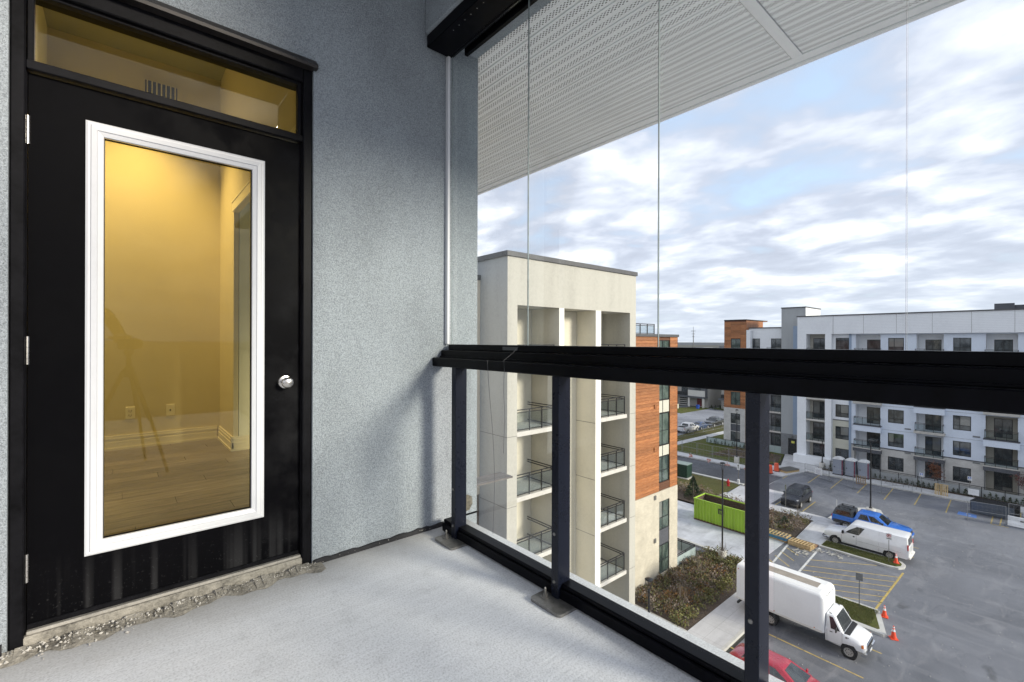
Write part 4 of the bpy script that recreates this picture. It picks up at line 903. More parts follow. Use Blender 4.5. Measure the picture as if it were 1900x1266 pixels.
# white portal with stacked balconies at the left end
PX = XF-0.45
m = MB(); m.box(PX, XF+3, 23.41, 24.58, -0.2, 19.155); m.box(PX, XF+0.6, 20.23, 21.02, -0.2, 19.155); part('portal_pier', m, PWHITE, fb_)
m = MB(); m.box(PX-0.6, XF+0.3, 20.2, 24.9, -0.2, 1.25); part('portal_plinth', m, PWHITE, fb_)
for k, f in enumerate(FF):
    zt = f+2.9 if k < 5 else 19.15
    mm = MB(); wall(mm, 'x', XF+1.3, 21.02, 23.41, f-0.2, zt+0.2, [(21.25, 23.0, f+0.03, f+2.5)], 0.1); mm.box(XF+0.6, XF+1.3, 21.021, 21.06, f, zt); part('balcony_recess', mm, BEIGE, fb_)
    window(fb_, 'x', XF+1.3, 21.25, 23.0, f+0.03, f+2.5, (0.5,), (0.25,), WGLASS, 0.07, 0.06, 'balcony_door')
    mm = MB(); mm.box(PX+0.02, XF+1.29, 21.03, 23.40, f-0.22, f); s_ = part('balcony_slab', mm, CONC, fb_)
    if k: balcony_rail(s_, 'x', PX+0.08, 21.05, 23.38, f, 3)
# window bay beside the portal
c2 = [(19.90 if 0 else 18.30, 19.90, f+0.65, (f+2.45) if k < 5 else 18.6) for k, f in enumerate(FF)]
m = MB(); wall(m, 'x', XF+0.25, 17.96, 20.23, 6.95, 19.15, [h for h in c2 if h[2] > 6.9], 0.12); part('panel_wall', m, PWHITE, fb_)
m = MB(); wall(m, 'x', XF+0.25, 17.96, 20.23, -0.2, 6.85, [h for h in c2 if h[2] < 6.8], 0.12); part('cream_wall', m, CREAMP, fb_)
m = MB(); m.box(XF+0.17, XF+0.30, 17.97, 20.22, 6.855, 6.945); part('string_course', m, DKBAND, fb_)
m = MB(); m.box(XF-0.02, XF+0.24, 17.955, 18.25, -0.2, 19.15); part('corner_strip', m, BLUED, fb_)
for h in c2: window(fb_, 'x', XF+0.25, *h, (0.62,), (0.33,), WGLASS, 0.075, 0.09)
# stair tower
TX = 81.0
m = MB(); wall(m, 'x', TX, 24.53, 27.96, 3.4, 23.35, [], 0.1); m.add([(TX, 27.96, 3.4), (TX+7, 27.96, 3.4), (TX+7, 27.96, 23.35), (TX, 27.96, 23.35)], [(0, 1, 2, 3)]); part('tower_wall', m, GREYP, fb_)
m = MB(); m.add([(TX, 24.53, -.2), (TX+7, 24.53, -.2), (TX+7, 24.53, 23.35), (TX, 24.53, 23.35)], [(0, 1, 2, 3)]); part('tower_side', m, PWHITE, fb_)
m = MB(); m.box(TX-0.04, TX-0.004, 24.55, 26.25, 3.45, 20.5); part('tower_panel', m, BLUED, fb_)
m = MB(); m.box(TX-0.1, TX+7.1, 24.45, 28.02, 23.35, 23.5); part('tower_cap', m, CAP, fb_)
m = MB(); wall(m, 'x', TX-0.03, 24.53, 27.96, -0.2, 3.4, [(25.75, 26.95, 0, 2.75)], 0.15); part('tower_base', m, GREYB, fb_)
m = MB(); m.box(TX+0.08, TX+0.14, 25.77, 26.93, 0.05, 2.73); d_ = part('entrance_door', m, WFRAME, fb_); m = MB(); m.box(TX+0.065, TX+0.079, 26.05, 26.5, 2.0, 2.35); part('door_notice', m, M('yellow notice paper', (0.62, 0.60, 0.12), 0.7), d_)
m = MB(); m.cbox(TX-0.2, TX-0.032, 26.25, 26.5, 2.95, 3.2, 0.02); part('wall_lamp', m, GALV, fb_)
# wing with grey brick and white top
WX = 82.0
wingw = [(28.30, 29.87, f+0.6, f+2.55 if k < 5 else 18.55) for k, f in enumerate(FF)]+[(31.58, 33.1, f+0.6, f+2.55 if k < 5 else 18.55) for k, f in enumerate(FF)]
m = MB(); wall(m, 'x', WX, 27.96, 33.4, 15.8, 20.25, [h for h in wingw if h[2] > 15.7], 0.12); part('panel_wall', m, PWHITE, fb_)
m = MB(); wall(m, 'x', WX, 27.96, 33.4, -0.2, 15.8, [h for h in wingw if h[2] < 15.7], 0.12); part('grey_brick_wall', m, GREYB, fb_)
m = MB(); m.box(WX-0.1, WX+8, 27.97, 33.39, 20.25, 20.42); part('roof_cap', m, CAP, fb_)
for h in wingw: window(fb_, 'x', WX, *h, (0.6,), (0.3,), WGLASS, 0.075, 0.09)
for f in FF[1:]:
    mm = MB(); mm.box(WX-1.0, WX-0.01, 28.0, 30.2, f-0.22, f); s_ = part('balcony_slab', mm, CONC, fb_); balcony_rail(s_, 'x', WX-0.96, 28.03, 30.17, f, 3)
mm = MB(); mm.box(WX-0.9, WX-0.86, 27.9, 31, 0.0, 1.15); part('patio_glass', mm, PATGLASS, fb_)
# orange end wing
ow = [(34.35, 35.95, z0, z1) for z0, z1 in ((0.5, 2.5), (2.6, 3.8), (3.9, 5.65), (7.05, 9.42), (10.2, 12.6), (13.4, 15.7), (16.5, 18.5))]
m = MB(); wall(m, 'x', TX, 33.4, 37.12, 6.55, 21.7, ow, 0.12); part('wing_wall', m, M('cladding backing far', (0.14, 0.055, 0.03), 0.9), fb_)
b_ = MB(); b_.add([(-0.022, 0, 0.0), (-0.022, 1, 0.0), (-0.012, 1, 0.27), (-0.012, 0, 0.27), (0, 0, 0.275), (0, 1, 0.275)], [(0, 1, 2, 3), (3, 2, 5, 4)]); bmx = b_.mesh('cladding_board', WOODC)
z = 6.56
while z < 21.4:
    for (a0, a1) in ((33.42, 34.34), (35.96, 37.11)):
        o = put('cladding_board', bmx, fb_, (TX, a0, z)); o.scale = (1, a1-a0, 1)
    if not any(h[2] < z+0.14 < h[3] for h in ow): o = put('cladding_board', bmx, fb_, (TX, 34.35, z)); o.scale = (1, 1.6, 1)
    z += 0.28
m = MB(); m.add([(TX, 33.4, 6.55), (TX+7, 33.4, 6.55), (TX+7, 33.4, 21.7), (TX, 33.4, 21.7)], [(0, 1, 2, 3)]); m.add([(TX, 37.12, 6.55), (TX+9, 37.12, 6.55), (TX+9, 37.12, 21.7), (TX, 37.12, 21.7)], [(0, 1, 2, 3)]); m.box(TX, TX+9, 33.4, 37.12, 21.6, 21.7); part('wing_side', m, WOODC, fb_)
m = MB(); m.box(TX-0.05, TX+9, 33.35, 37.16, 21.7, 21.82); part('roof_cap', m, CAP, fb_)
m = MB(); wall(m, 'x', TX-0.03, 33.05, 37.15, -0.2, 6.55, ow[:3], 0.12); m.box(TX-0.02, TX+0.1, 33.06, 37.14, 6.54, 6.56); m.box(TX, TX+9, 37.0, 37.15, -.2, 6.5); part('brick_base', m, PALEB, fb_)
m = MB(); m.box(TX-0.02, TX+0.9, 32.75, 33.38, 6.6, 20); part('corner_pier', m, PWHITE, fb_)
for i, h in enumerate(ow): 
    if i == 1:
        mm = MB(); mm.box(TX+0.03, TX+0.08, h[0], h[1], h[2], h[3]); part('spandrel_panel', mm, DKBAND, fb_)
    else: window(fb_, 'x', TX-0.02, *h, (0.5,), (0.4,), WGREEN if i > 2 else WGLASS, 0.07, 0.09)
# roof plant room
m = MB(); m.box(92, 100, -8, 4.8, 21, 23.1); m.box(91.7, 92, 3.0, 4.9, 21, 23.35); part('plant_room', m, DKBAND, fb_)
# patio privacy screens along the facade
for i in range(19):
    y0 = 19.9-i*1.86
    mm = MB(); mm.box(75.86, 75.90, y0-1.84, y0, 0.12, 1.05); part('privacy_panel', mm, M('pale grey screen', (0.33, 0.35, 0.36), 0.5, 0, 0.08, 1) if i == 0 else bpy.data.materials['pale grey screen'], fb_)
    mm = MB(); mm.box(75.80, 75.855, y0-0.03, y0+0.03, 0.12, 1.28); part('screen_post', mm, RAILM, fb_)
mm = MB(); mm.box(75.80, 75.85, -16, 19.95, 1.285, 1.34); mm.box(75.81, 75.845, -16, 19.95, 1.13, 1.16); part('screen_rail', mm, RAILM, fb_)
mm = MB(); mm.box(80.0, 80.05, 33.0, 39.8, 0.1, 1.0); part('privacy_panel', mm, PATGLASS, fb_)
mm = MB(); mm.box(79.93, 79.99, 30, 39.8, 1.05, 1.1)
for i in range(7): mm.box(79.93, 79.99, 30.0+i*1.6, 30.05+i*1.6, 0.1, 1.05)
part('screen_rail', mm, RAILM, fb_)

# ---------------------------------------------------------------- townhouses beyond the street
HW = M('pale house stucco', (0.60, 0.585, 0.55), 0.85, 0, 0.06, 0.6); HG = M('dark grey house cladding', (0.10, 0.105, 0.115), 0.7, 0, 0.1, 1); HT = M('taupe house stucco', (0.38, 0.365, 0.34), 0.85, 0, 0.06, 0.6); HR = M('dark red door paint', (0.13, 0.012, 0.018), 0.5); HROOF = M('dark roof shingle', (0.06, 0.06, 0.062), 0.9, 0, 0.2, 3)
def house(y0, y1, X, label, wallmat, style):
    t = thing('townhouse', label, 'house', (X, (y0+y1)/2, 0)); L = y1-y0; h = L/2
    m = MB(); m.box(0, 11, -h, h, 0, 8.6); part('wall', m, wallmat, t)
    m = MB(); m.box(-0.3, 11.3, -h-0.25, h+0.25, 8.6, 8.9); part('roof', m, HROOF, t)
    def win(a, z, w_, hh, mt=WGLASS):
        mm = MB(); mm.box(-0.06, -0.005, a-w_/2, a+w_/2, z, z+hh); f = part('window', mm, WFRAME, t); mm = MB(); mm.box(-0.08, -0.061, a-w_/2+.08, a+w_/2-.08, z+.08, z+hh-.08); part('pane', mm, mt, f)
    if style == 0:
        win(0.2, 5.0, 1.5, 2.6); win(0.2, 0.8, 1.5, 2.6); win(3.3, 5.0, 1.5, 2.6); win(-2.4, 5.0, 0.8, 2.6)
        mm = MB(); mm.box(-1.6, -0.01, -1.6, -1.2, 0, 1.3); part('porch_wall', mm, wallmat, t)
    else:
        mm = MB(); mm.box(-1.4, -0.01, -h+0.1, h*0.1, 3.0, 7.8); part('bay', mm, HG, t)
        mm = MB(); mm.box(-1.55, -1.41, -h+0.1, h*0.1, 3.0, 4.6); part('bay_front', mm, HW, t)
        mm = MB(); mm.box(-1.5, -1.41, -h*0.72, -h*0.25, 4.7, 6.3); part('window', mm, WGLASS, t)
        mm = MB(); mm.box(-1.5, -1.41, -h*0.75, -h*0.2, 6.5, 7.4); part('bay_panel', mm, HW, t)
        mm = MB(); mm.box(-2.0, -0.01, -h+0.05, h-0.1, 2.55, 2.98); part('porch_roof', mm, HG, t)
        for a in (-h+0.15, -h*0.05):
            mm = MB(); mm.box(-1.9, -1.5, a, a+0.5, 0, 2.55); part('porch_post', mm, HW, t)
        mm = MB(); mm.box(-0.06, -0.01, -h*0.62, -h*0.32, 0.2, 2.35); part('front_door', mm, HR, t)
        mm = MB(); mm.box(-0.05, -0.01, h*0.14, h*0.86, 0.1, 2.4); g_ = part('garage_door', mm, HW, t)
        for i in range(4):
            mm = MB(); mm.box(-0.07, -0.051, h*0.16, h*0.84, 0.25+i*0.55, 0.6+i*0.55); part('garage_panel', mm, WFRAME, g_)
        win(h*0.5, 3.4, 1.9, 3.0)
        mm = MB(); mm.box(-1.2, -0.01, h*0.15, h*0.9, 3.0, 3.9); part('balcony_front', mm, WFRAME, t)
    return t
house(69.6, 76.6, 121.6, 'pale stucco townhouse with tall dark windows beyond the street', HW, 0)
house(60.4, 69.4, 122.2, 'townhouse with dark grey bay, porch and red front door', HT, 1)
house(49.0, 57.2, 123.2, 'taupe townhouse partly hidden behind the orange end wing', HT, 1)
house(77.0, 85.0, 121.6, 'pale townhouse behind the orange clad wing', HW, 0)
# radio mast far off
rm = thing('radio_mast', 'thin lattice radio mast on the horizon', 'mast', (760, 402, 0))
m = MB(); m.tube([(0, 0, 0), (0, 0, 26), (0, 0, 44)], [0.9, 0.7, 0.25], 5); part('mast_pole', m, GALV, rm)
for z, w_ in ((36, 4.2), (31, 3.0), (26.5, 2.0)):
    m = MB(); m.box(-0.3, 0.3, -w_, w_, z, z+0.7); part('mast_arm', m, GALV, rm)
# low buildings and trees scattered to the horizon
fm = MB()
for i in range(70):
    d = rnd.uniform(420, 1500); a = R(rnd.uniform(2, 88)); x, y = d*math.cos(a), d*math.sin(a); s_ = rnd.uniform(10, 40); fm.box(x, x+s_, y, y+s_*.6, -1, rnd.uniform(4, 9.5))
tag(part('distant_roofs', fm, M('hazy distant roofs', (0.20, 0.20, 0.21), 0.9, 0, 0.3, 0.02)), 'low distant rooftops scattered toward the horizon', 'town', kind='stuff')
# ---------------------------------------------------------------- vehicles (local +y is the front, x across, origin on the ground under the middle)
def paint(name, col, rough=0.28, coat=0.6, metal=0.0): return M(name, col, rough, metal, 0.05, 2, coat=coat)
CARGLASS = winglass('car window glass', (0.008, 0.010, 0.012), (0.05, 0.058, 0.062), 0.03, 0.0)
TYRE = M('tyre rubber', (0.018, 0.018, 0.019), 0.85, 0, 0.3, 12); ALLOY = M('alloy wheel', (0.42, 0.42, 0.43), 0.4, 0.3, 0.15, 12); STEELW = M('steel wheel', (0.36, 0.35, 0.33), 0.5, 0.2, 0.2, 12)
ARCH = M('black wheel arch', (0.010, 0.010, 0.011), 0.9); BLKPL = M('black plastic', (0.016, 0.016, 0.017), 0.6, 0, 0.2, 12); CHROME = M('bright chrome', (0.65, 0.66, 0.68), 0.16, 1.0, 0.05, 10)
HEADL = M('headlamp lens', (0.55, 0.56, 0.58), 0.10, 0.3, 0.1, 20); TAILL = M('red tail lamp lens', (0.42, 0.012, 0.012), 0.15, 0, 0.1, 20); AMBER = M('amber lamp lens', (0.65, 0.19, 0.03), 0.2)
PLATE = M('number plate', (0.62, 0.63, 0.66), 0.5)
_wm = {}
def wheel_mesh(r, w_, kind):
    k = (round(r, 3), round(w_, 3), kind)
    if k not in _wm:
        t = MB(); t.lathe([(r*.60, -w_/2), (r*.90, -w_/2), (r*.985, -w_/2+0.03), (r, -w_/2+0.06), (r, w_/2-0.06), (r*.985, w_/2-0.03), (r*.90, w_/2), (r*.60, w_/2)], axis='X', n=28, cap=False)
        h = MB(); h.lathe([(0, w_/2-0.001), (r*.14, w_/2-0.001), (r*.17, w_/2-0.010), (r*.19, w_/2-0.018), (r*.50, w_/2-0.020), (r*.57, w_/2-0.006), (r*.62, w_/2-0.003), (r*.63, -w_/2), (0, -w_/2)], axis='X', n=28)
        n = {'steel': 8, 'alloy': 5, 'dual': 8}[kind]; hl = MB()
        for i in range(n):
            a = 2*math.pi*i/n; c = (r*.39*math.cos(a), r*.39*math.sin(a)); s_ = r*(.07 if kind != 'alloy' else .11)
            hl.lathe([(0, 0), (s_, 0), (s_, 0.004), (0, 0.004)], (w_/2-0.021, c[0], c[1]), 'X', 8)
        _wm[k] = (t.mesh('tyre', TYRE, 40), h.mesh('rim', STEELW if kind != 'alloy' else ALLOY, 40), hl.mesh('rim_holes', ARCH))
    return _wm[k]
def wheel(root, x, y, r, w_, kind='alloy'):
    t, h, hl = wheel_mesh(r, w_, kind); flip = math.pi if x < 0 else 0
    o = put('wheel', t, root, (x*1.03-(w_/2 if x > 0 else -w_/2), y, r), flip); put('rim', h, o); put('rim_holes', hl, o); return o
def hull(st, cham=0.12):
    """st: list of (y, z0, zmid, z1, half width at sill, half width at middle, half width at top)"""
    rings = []
    for (y, z0, zm, z1, w0, wm_, w1) in st:
        rings.append([(-w0, y, z0), (w0, y, z0), (wm_, y, z0+(zm-z0)*.55), (wm_, y, zm), (w1, y, z1-(z1-zm)*.25), (w1*.90, y, z1), (-w1*.90, y, z1), (-w1, y, z1-(z1-zm)*.25), (-wm_, y, zm), (-wm_, y, z0+(zm-z0)*.55)])
    return MB().loft(rings)
def arches(root, ys, x, r):
    for y in ys:
        for s in (-1, 1):
            m = MB(); m.lathe([(0, -0.012), (r, -0.012), (r*1.03, 0.0), (0, 0.0)], (s*x, y, r*.88), 'X', 28) if s > 0 else m.lathe([(0, 0.012), (r, 0.012), (r*1.03, 0.0), (0, 0.0)], (s*x, y, r*.88), 'X', 28)
            part('wheel_arch', m, ARCH, root, 40)
def lerp3(a, b, t): return tuple(a[i]+(b[i]-a[i])*t for i in range(3))
def qpt(q, u, v): return lerp3(lerp3(q[0], q[1], u), lerp3(q[3], q[2], u), v)
def qpanel(q, poly, t=0.008):
    p = [Vector(qpt(q, u, v)) for u, v in poly]; n_ = (Vector(q[1])-Vector(q[0])).cross(Vector(q[3])-Vector(q[0])).normalized()
    c = sum(p, Vector())/len(p); out_ = 1 if n_.dot(c-Vector((0, c.y*.6, 0.6))) > 0 else -1; n_ *= out_*t
    k = len(p); m = MB(); m.add([v-n_*.5 for v in p]+[v+n_ for v in p], [tuple(range(k)), tuple(range(k, 2*k))]+[(i, (i+1) % k, k+(i+1) % k, k+i) for i in range(k)]); return m
def cab(root, B, T, mat, name='cabin', roofz=0.05, fill=CARGLASS, glz=None):
    """greenhouse: B, T = (y_front, y_rear, half width, z) for belt and roof; returns the four side quads (front, rear, left, right)"""
    (yf, yr, w_, z), (tf, tr, tw, tz) = B, T
    rb = lambda yf, yr, w_, z, c: [(-w_+c, yf, z), (w_-c, yf, z), (w_, yf-c, z), (w_, yr+c, z), (w_-c, yr, z), (-w_+c, yr, z), (-w_, yr+c, z), (-w_, yf-c, z)]
    m = MB(); m.loft([rb(yf, yr, w_, z, .05), rb(tf, tr, tw, tz, .07), rb(tf-.10, tr+.10, tw-.10, tz+roofz*.75, .07), rb(tf-.35, tr+.3, tw-.32, tz+roofz, .07)])
    part(name, m, mat, root, 50)
    return dict(front=[(-w_+.05, yf, z), (w_-.05, yf, z), (tw-.07, tf, tz), (-tw+.07, tf, tz)], rear=[(w_-.05, yr, z), (-w_+.05, yr, z), (-tw+.07, tr, tz), (tw-.07, tr, tz)],
                right=[(w_, yr+.05, z), (w_, yf-.05, z), (tw, tf-.07, tz), (tw, tr+.07, tz)], left=[(-w_, yr+.05, z), (-w_, yf-.05, z), (-tw, tf-.07, tz), (-tw, tr+.07, tz)])
def panes(root, Q, items):
    for side, name, poly, mat in items:
        for s in (('left', 'right') if side == 'side' else (side,)): part(name, qpanel(Q[s], poly), mat or CARGLASS, root)
R4 = lambda u0, u1, v0, v1: [(u0, v0), (u1, v0), (u1, v1), (u0, v1)]
def lamp(root, name, x, y, z, sx, sy, sz, mat):
    m = MB(); m.cbox(x-sx/2, x+sx/2, y-sy/2, y+sy/2, z-sz/2, z+sz/2, min(sx, sy, sz)*.25); return part(name, m, mat, root)
def mirrors(root, x, y, z, mat, s_=1.0):
    for s in (-1, 1):
        m = MB(); m.cbox(s*(x+.12*s_)-.10*s_, s*(x+.12*s_)+.10*s_, y-.06*s_, y+.05*s_, z-.09*s_, z+.12*s_, .025); m.box(min(s*x*.97, s*(x+.05)), max(s*x*.97, s*(x+.05)), y-.02, y+.02, z-.04, z)
        part('mirror', m, mat, root)
def seam(root, pts, w_=0.012, name='door_seam'):
    m = MB()
    for a, b_ in zip(pts[:-1], pts[1:]): m.tube([a, b_], w_/2, 4)
    part(name, m, ARCH, root)

# ---- box truck
VW = paint('white van paint', (0.74, 0.745, 0.76), 0.3); VWD = M('road dusted white paint', (0.66, 0.65, 0.62), 0.45, 0, 0.12, 3)
BOXW = M('white box panel', (0.74, 0.75, 0.765), 0.45, 0, 0.04, 1.2); BOXTOP = M('white fibreglass roof', (0.80, 0.80, 0.79), 0.5, 0, 0.05, 1.5); ROOFTAN = M('translucent tan roof panel', (0.33, 0.29, 0.24), 0.55, 0, 0.15, 2)
def box_truck(x, y, rot):
    t = thing('box_truck', 'white box truck with tan roof panel parked beside the hatched bay', 'truck', (x, y, 0), rot)
    # local: rear -3.7 .. front 3.65
    bz0, bz1, by0, by1, bw = 0.92, 3.12, -3.68, 1.32, 1.14
    m = MB(); rings = []
    for (y_, ins, zt) in ((by0, 0.0, bz1), (by1-0.25, 0.0, bz1), (by1-0.08, 0.02, bz1-0.08), (by1, 0.07, bz1-0.26)):
        w_ = bw-ins; c = 0.20
        rings.append([(-w_, y_, bz0), (w_, y_, bz0), (w_, y_, zt-c), (w_-c*.3, y_, zt-c*.3), (w_-c, y_, zt), (-w_+c, y_, zt), (-w_+c*.3, y_, zt-c*.3), (-w_, y_, zt-c)])
    m.loft(rings); part('cargo_box', m, BOXW, t, 45)
    m = MB(); m.box(-0.36, 0.36, by0+0.12, by1-0.55, bz1-0.01, bz1+0.012); part('roof_panel', m, ROOFTAN, t)
    for s in (-1, 1):
        m = MB(); m.box(min(s*0.38, s*0.94), max(s*0.38, s*0.94), by0+0.02, by1-0.28, bz1-0.004, bz1+0.006); part('roof_skin', m, BOXTOP, t)
        m = MB(); m.box(min(s*bw, s*(bw+.015)), max(s*bw, s*(bw+.015)), by0, by1-0.1, bz0-0.02, bz0+0.10); part('box_rail', m, VWD, t)
        for k in range(3): lamp(t, 'marker_lamp', s*(bw+0.008), by0+0.12+k*2.2, bz0+0.14 if k else bz1-0.22, 0.02, 0.07, 0.04, TAILL if k == 0 else AMBER)
    for k in range(5): lamp(t, 'clearance_lamp', -0.5+k*0.25, by1-0.02, bz1-0.20, 0.09, 0.05, 0.035, BLKPL)
    m = MB(); m.box(-1.10, 1.10, by0-0.02, by0, bz0+0.06, bz1-0.1); d_ = part('rear_shutter', m, VWD, t)
    for k in range(7):
        mm = MB(); mm.box(-1.05, 1.05, by0-0.026, by0-0.021, bz0+0.3+k*0.27, bz0+0.315+k*0.27); part('shutter_groove', mm, ARCH, d_)
    m = MB(); m.box(-0.40, 0.40, -3.6, 2.2, 0.55, 0.80); m.box(-1.05, 1.05, -3.7, -3.6, 0.52, 0.64); m.box(-1.0, 1.0, -3.3, 1.2, 0.82, 0.915); part('chassis', m, BLKPL, t)
    # cab
    hb = hull([(1.35, 0.50, 1.15, 1.32, .93, .99, .97), (2.35, 0.48, 1.12, 1.30, .95, 1.0, .96), (2.55, 0.55, 1.10, 1.28, .95, 1.0, .93), (3.15, 0.62, 1.02, 1.18, .95, .99, .86), (3.50, 0.62, .95, 1.08, .90, .93, .78), (3.60, 0.66, .88, 0.98, .82, .84, .70)])
    part('cab_body', hb, VW, t, 40)
    Q = cab(t, (2.42, 1.34, .965, 1.26), (1.88, 1.36, .86, 2.02), VW, 'cab_top', 0.06)
    panes(t, Q, [('front', 'windscreen', [(.04, .05), (.96, .05), (.93, .94), (.07, .94)], None), ('side', 'side_window', [(.30, .06), (.88, .06), (.86, .20), (.80, .90), (.30, .90)], None)])
    m = MB(); m.add([(-.9, 2.43, 1.30), (.9, 2.43, 1.30), (.82, 2.74, 1.275), (-.82, 2.74, 1.275), (-.9, 2.43, 1.25), (.9, 2.43, 1.25), (.82, 2.74, 1.24), (-.82, 2.74, 1.24)], [(0, 1, 2, 3), (3, 2, 6, 7), (0, 3, 7, 4), (1, 5, 6, 2)]); part('wiper_cowl', m, BLKPL, t)
    arches(t, (2.72,), .985, .46)
    for s in (-1, 1):
        wheel(t, s*1.0, 2.72, .39, .24, 'steel'); wheel(t, s*1.06, -1.60, .39, .24, 'dual'); wheel(t, s*0.79, -1.60, .39, .22, 'dual')
        m = MB(); m.box(min(s*.72, s*1.1), max(s*.72, s*1.1), -2.1, -2.06, 0.25, 0.8); part('mud_flap', m, BLKPL, t)
        lamp(t, 'headlight', s*.76, 3.50, .93, .30, .10, .20, HEADL); lamp(t, 'indicator', s*.905, 3.45, .92, .10, .14, .18, AMBER)
        m = MB(); m.box(min(s*.985, s*1.003), max(s*.985, s*1.003), 1.62, 1.78, 1.12, 1.16); part('door_handle', m, BLKPL, t)
        m = MB(); m.box(min(s*.985, s*1.004), max(s*.985, s*1.004), 2.52, 2.72, 1.14, 1.17); m.box(min(s*.985, s*1.004), max(s*.985, s*1.004), 2.52, 2.64, 1.08, 1.11); part('fender_badge', m, BLKPL, t)
        seam(t, [(s*1.0, 2.34, .62), (s*1.0, 2.34, 1.2), (s*.97, 2.34, 1.3)]); seam(t, [(s*1.0, 1.46, .56), (s*1.0, 1.46, 1.2)]); seam(t, [(s*.99, 1.46, .54), (s*.99, 2.34, .56)])
        m = MB(); m.cbox(s*1.22-.09, s*1.22+.09, 2.02, 2.10, 1.30, 1.62, .03); m.box(min(s*.95, s*1.15), max(s*.95, s*1.15), 2.05, 2.08, 1.34, 1.38); part('mirror', m, BLKPL, t)
    m = MB(); m.cbox(-.62, .62, 3.56, 3.66, .72, 1.0, .03); g = part('grille', m, CHROME, t)
    for k in range(3):
        mm = MB(); mm.box(-.55, .55, 3.655, 3.668, .76+k*.075, .80+k*.075); part('grille_slot', mm, BLKPL, g)
    m = MB(); m.loft([[(-.98, y_, z) for y_, z in ((3.38, .42), (3.62, .42), (3.70, .47), (3.70, .62), (3.38, .64))], [(.98, y_, z) for y_, z in ((3.38, .42), (3.62, .42), (3.70, .47), (3.70, .62), (3.38, .64))]]); part('bumper', m, CHROME, t)
    m = MB(); m.box(-.2, .2, 3.70, 3.712, .47, .59); part('number_plate', m, PLATE, t); return t
_bt = box_truck(32.62, 9.87, math.pi)
def squash(o, k=0.84, y0=1.35):
    for c in kids(o):
        if c.name.startswith('wheel') and not c.name.startswith('wheel_arch'):
            if c.location.y > y0: c.location.y = y0+(c.location.y-y0)*k
            continue
        for v in c.data.vertices:
            if v.co.y > y0: v.co.y = y0+(v.co.y-y0)*k
        if not c.name.startswith('wheel'): 
            for g in kids(c):
                for v in g.data.vertices:
                    if v.co.y > y0: v.co.y = y0+(v.co.y-y0)*k
squash(_bt)

# ---- white cargo van
def cargo_van(x, y, rot):
    t = thing('cargo_van', 'long white cargo van nosed up to the concrete pavement', 'van', (x, y, 0), rot)
    st = [(-2.98, .45, 1.05, 1.25, .90, .95, .93), (-2.86, .38, 1.05, 1.27, .97, 1.0, .98), (0.9, .36, 1.05, 1.28, .97, 1.01, .98), (1.55, .36, 1.03, 1.26, .97, 1.0, .95), (2.2, .42, .98, 1.17, .96, .99, .90), (2.72, .48, .95, 1.12, .92, .95, .84), (2.90, .50, .88, 1.04, .87, .89, .78)]
    part('body', hull(st), VW, t, 40)
    Q = cab(t, (1.62, -2.95, .985, 1.22), (0.92, -2.88, .86, 2.06), VW, 'upper_body', 0.07)
    L = 4.47
    panes(t, Q, [('front', 'windscreen', [(.05, .06), (.95, .06), (.91, .93), (.09, .93)], None), ('side', 'door_window', [(.735, .10), (.955, .10), (.945, .32), (.945, .40), (.875, .90), (.735, .90)], None), ('rear', 'rear_window', R4(.08, .47, .18, .86), None), ('rear', 'rear_window', R4(.53, .92, .18, .86), None)])
    arches(t, (2.02, -1.77), .995, .43)
    for s in (-1, 1):
        for y_ in (2.02, -1.77): wheel(t, s*1.0, y_, .37, .23, 'steel')
        lamp(t, 'headlight', s*.66, 2.85, .84, .28, .10, .20, HEADL); lamp(t, 'indicator', s*.85, 2.76, .83, .12, .16, .22, AMBER)
        lamp(t, 'tail_light', s*.955, -2.93, 1.33, .07, .10, .44, TAILL); lamp(t, 'reverse_lamp', s*.955, -2.935, 1.06, .06, .09, .10, HEADL)
        m = MB(); m.box(min(s*.99, s*1.018), max(s*.99, s*1.018), .62, .74, 1.06, 1.16); part('door_handle', m, BLKPL, t)
        seam(t, [(s*1.005, .50, .42), (s*1.008, .50, 1.05), (s*.98, .50, 1.27), (s*.87, .50, 2.02)]); seam(t, [(s*1.0, 1.58, .5), (s*1.0, 1.58, 1.05)]); seam(t, [(s*1.0, .50, .42), (s*1.0, 1.58, .44)])
        seam(t, [(s*1.0, -2.5, .82), (s*1.01, .5, .82)], .010, 'side_crease'); seam(t, [(s*.995, -1.05, .42), (s*1.006, -1.05, 1.05), (s*.97, -1.05, 1.27), (s*.87, -1.05, 2.0)], .008); 
    mirrors(t, .96, 1.46, 1.30, BLKPL, 1.2)
    m = MB(); m.box(-.58, .58, 2.90, 2.945, .62, .92); g = part('grille', m, BLKPL, t); mm = MB(); mm.box(-.56, .56, 2.944, 2.955, .75, .79); part('grille_bar', mm, CHROME, g)
    for nm, y0_, y1_ in (('front_bumper', 2.62, 3.04), ('rear_bumper', -3.10, -2.9)):
        m = MB(); m.cbox(-.97, .97, y0_, y1_, .40, .60, .05); part(nm, m, BLKPL if 'front' in nm else VWD, t)
    m = MB(); m.cbox(-.99, .99, 2.45, 3.0, .46, .56, .03); part('bumper_strip', m, CHROME, t)
    seam(t, [(0, -2.98, .5), (0, -2.985, 1.2), (0, -2.90, 2.03)])
    m = MB(); m.box(-.75, -.42, -2.995, -2.98, .74, .90); part('number_plate', m, PLATE, t); return t
cargo_van(49.62, 10.32, 0)

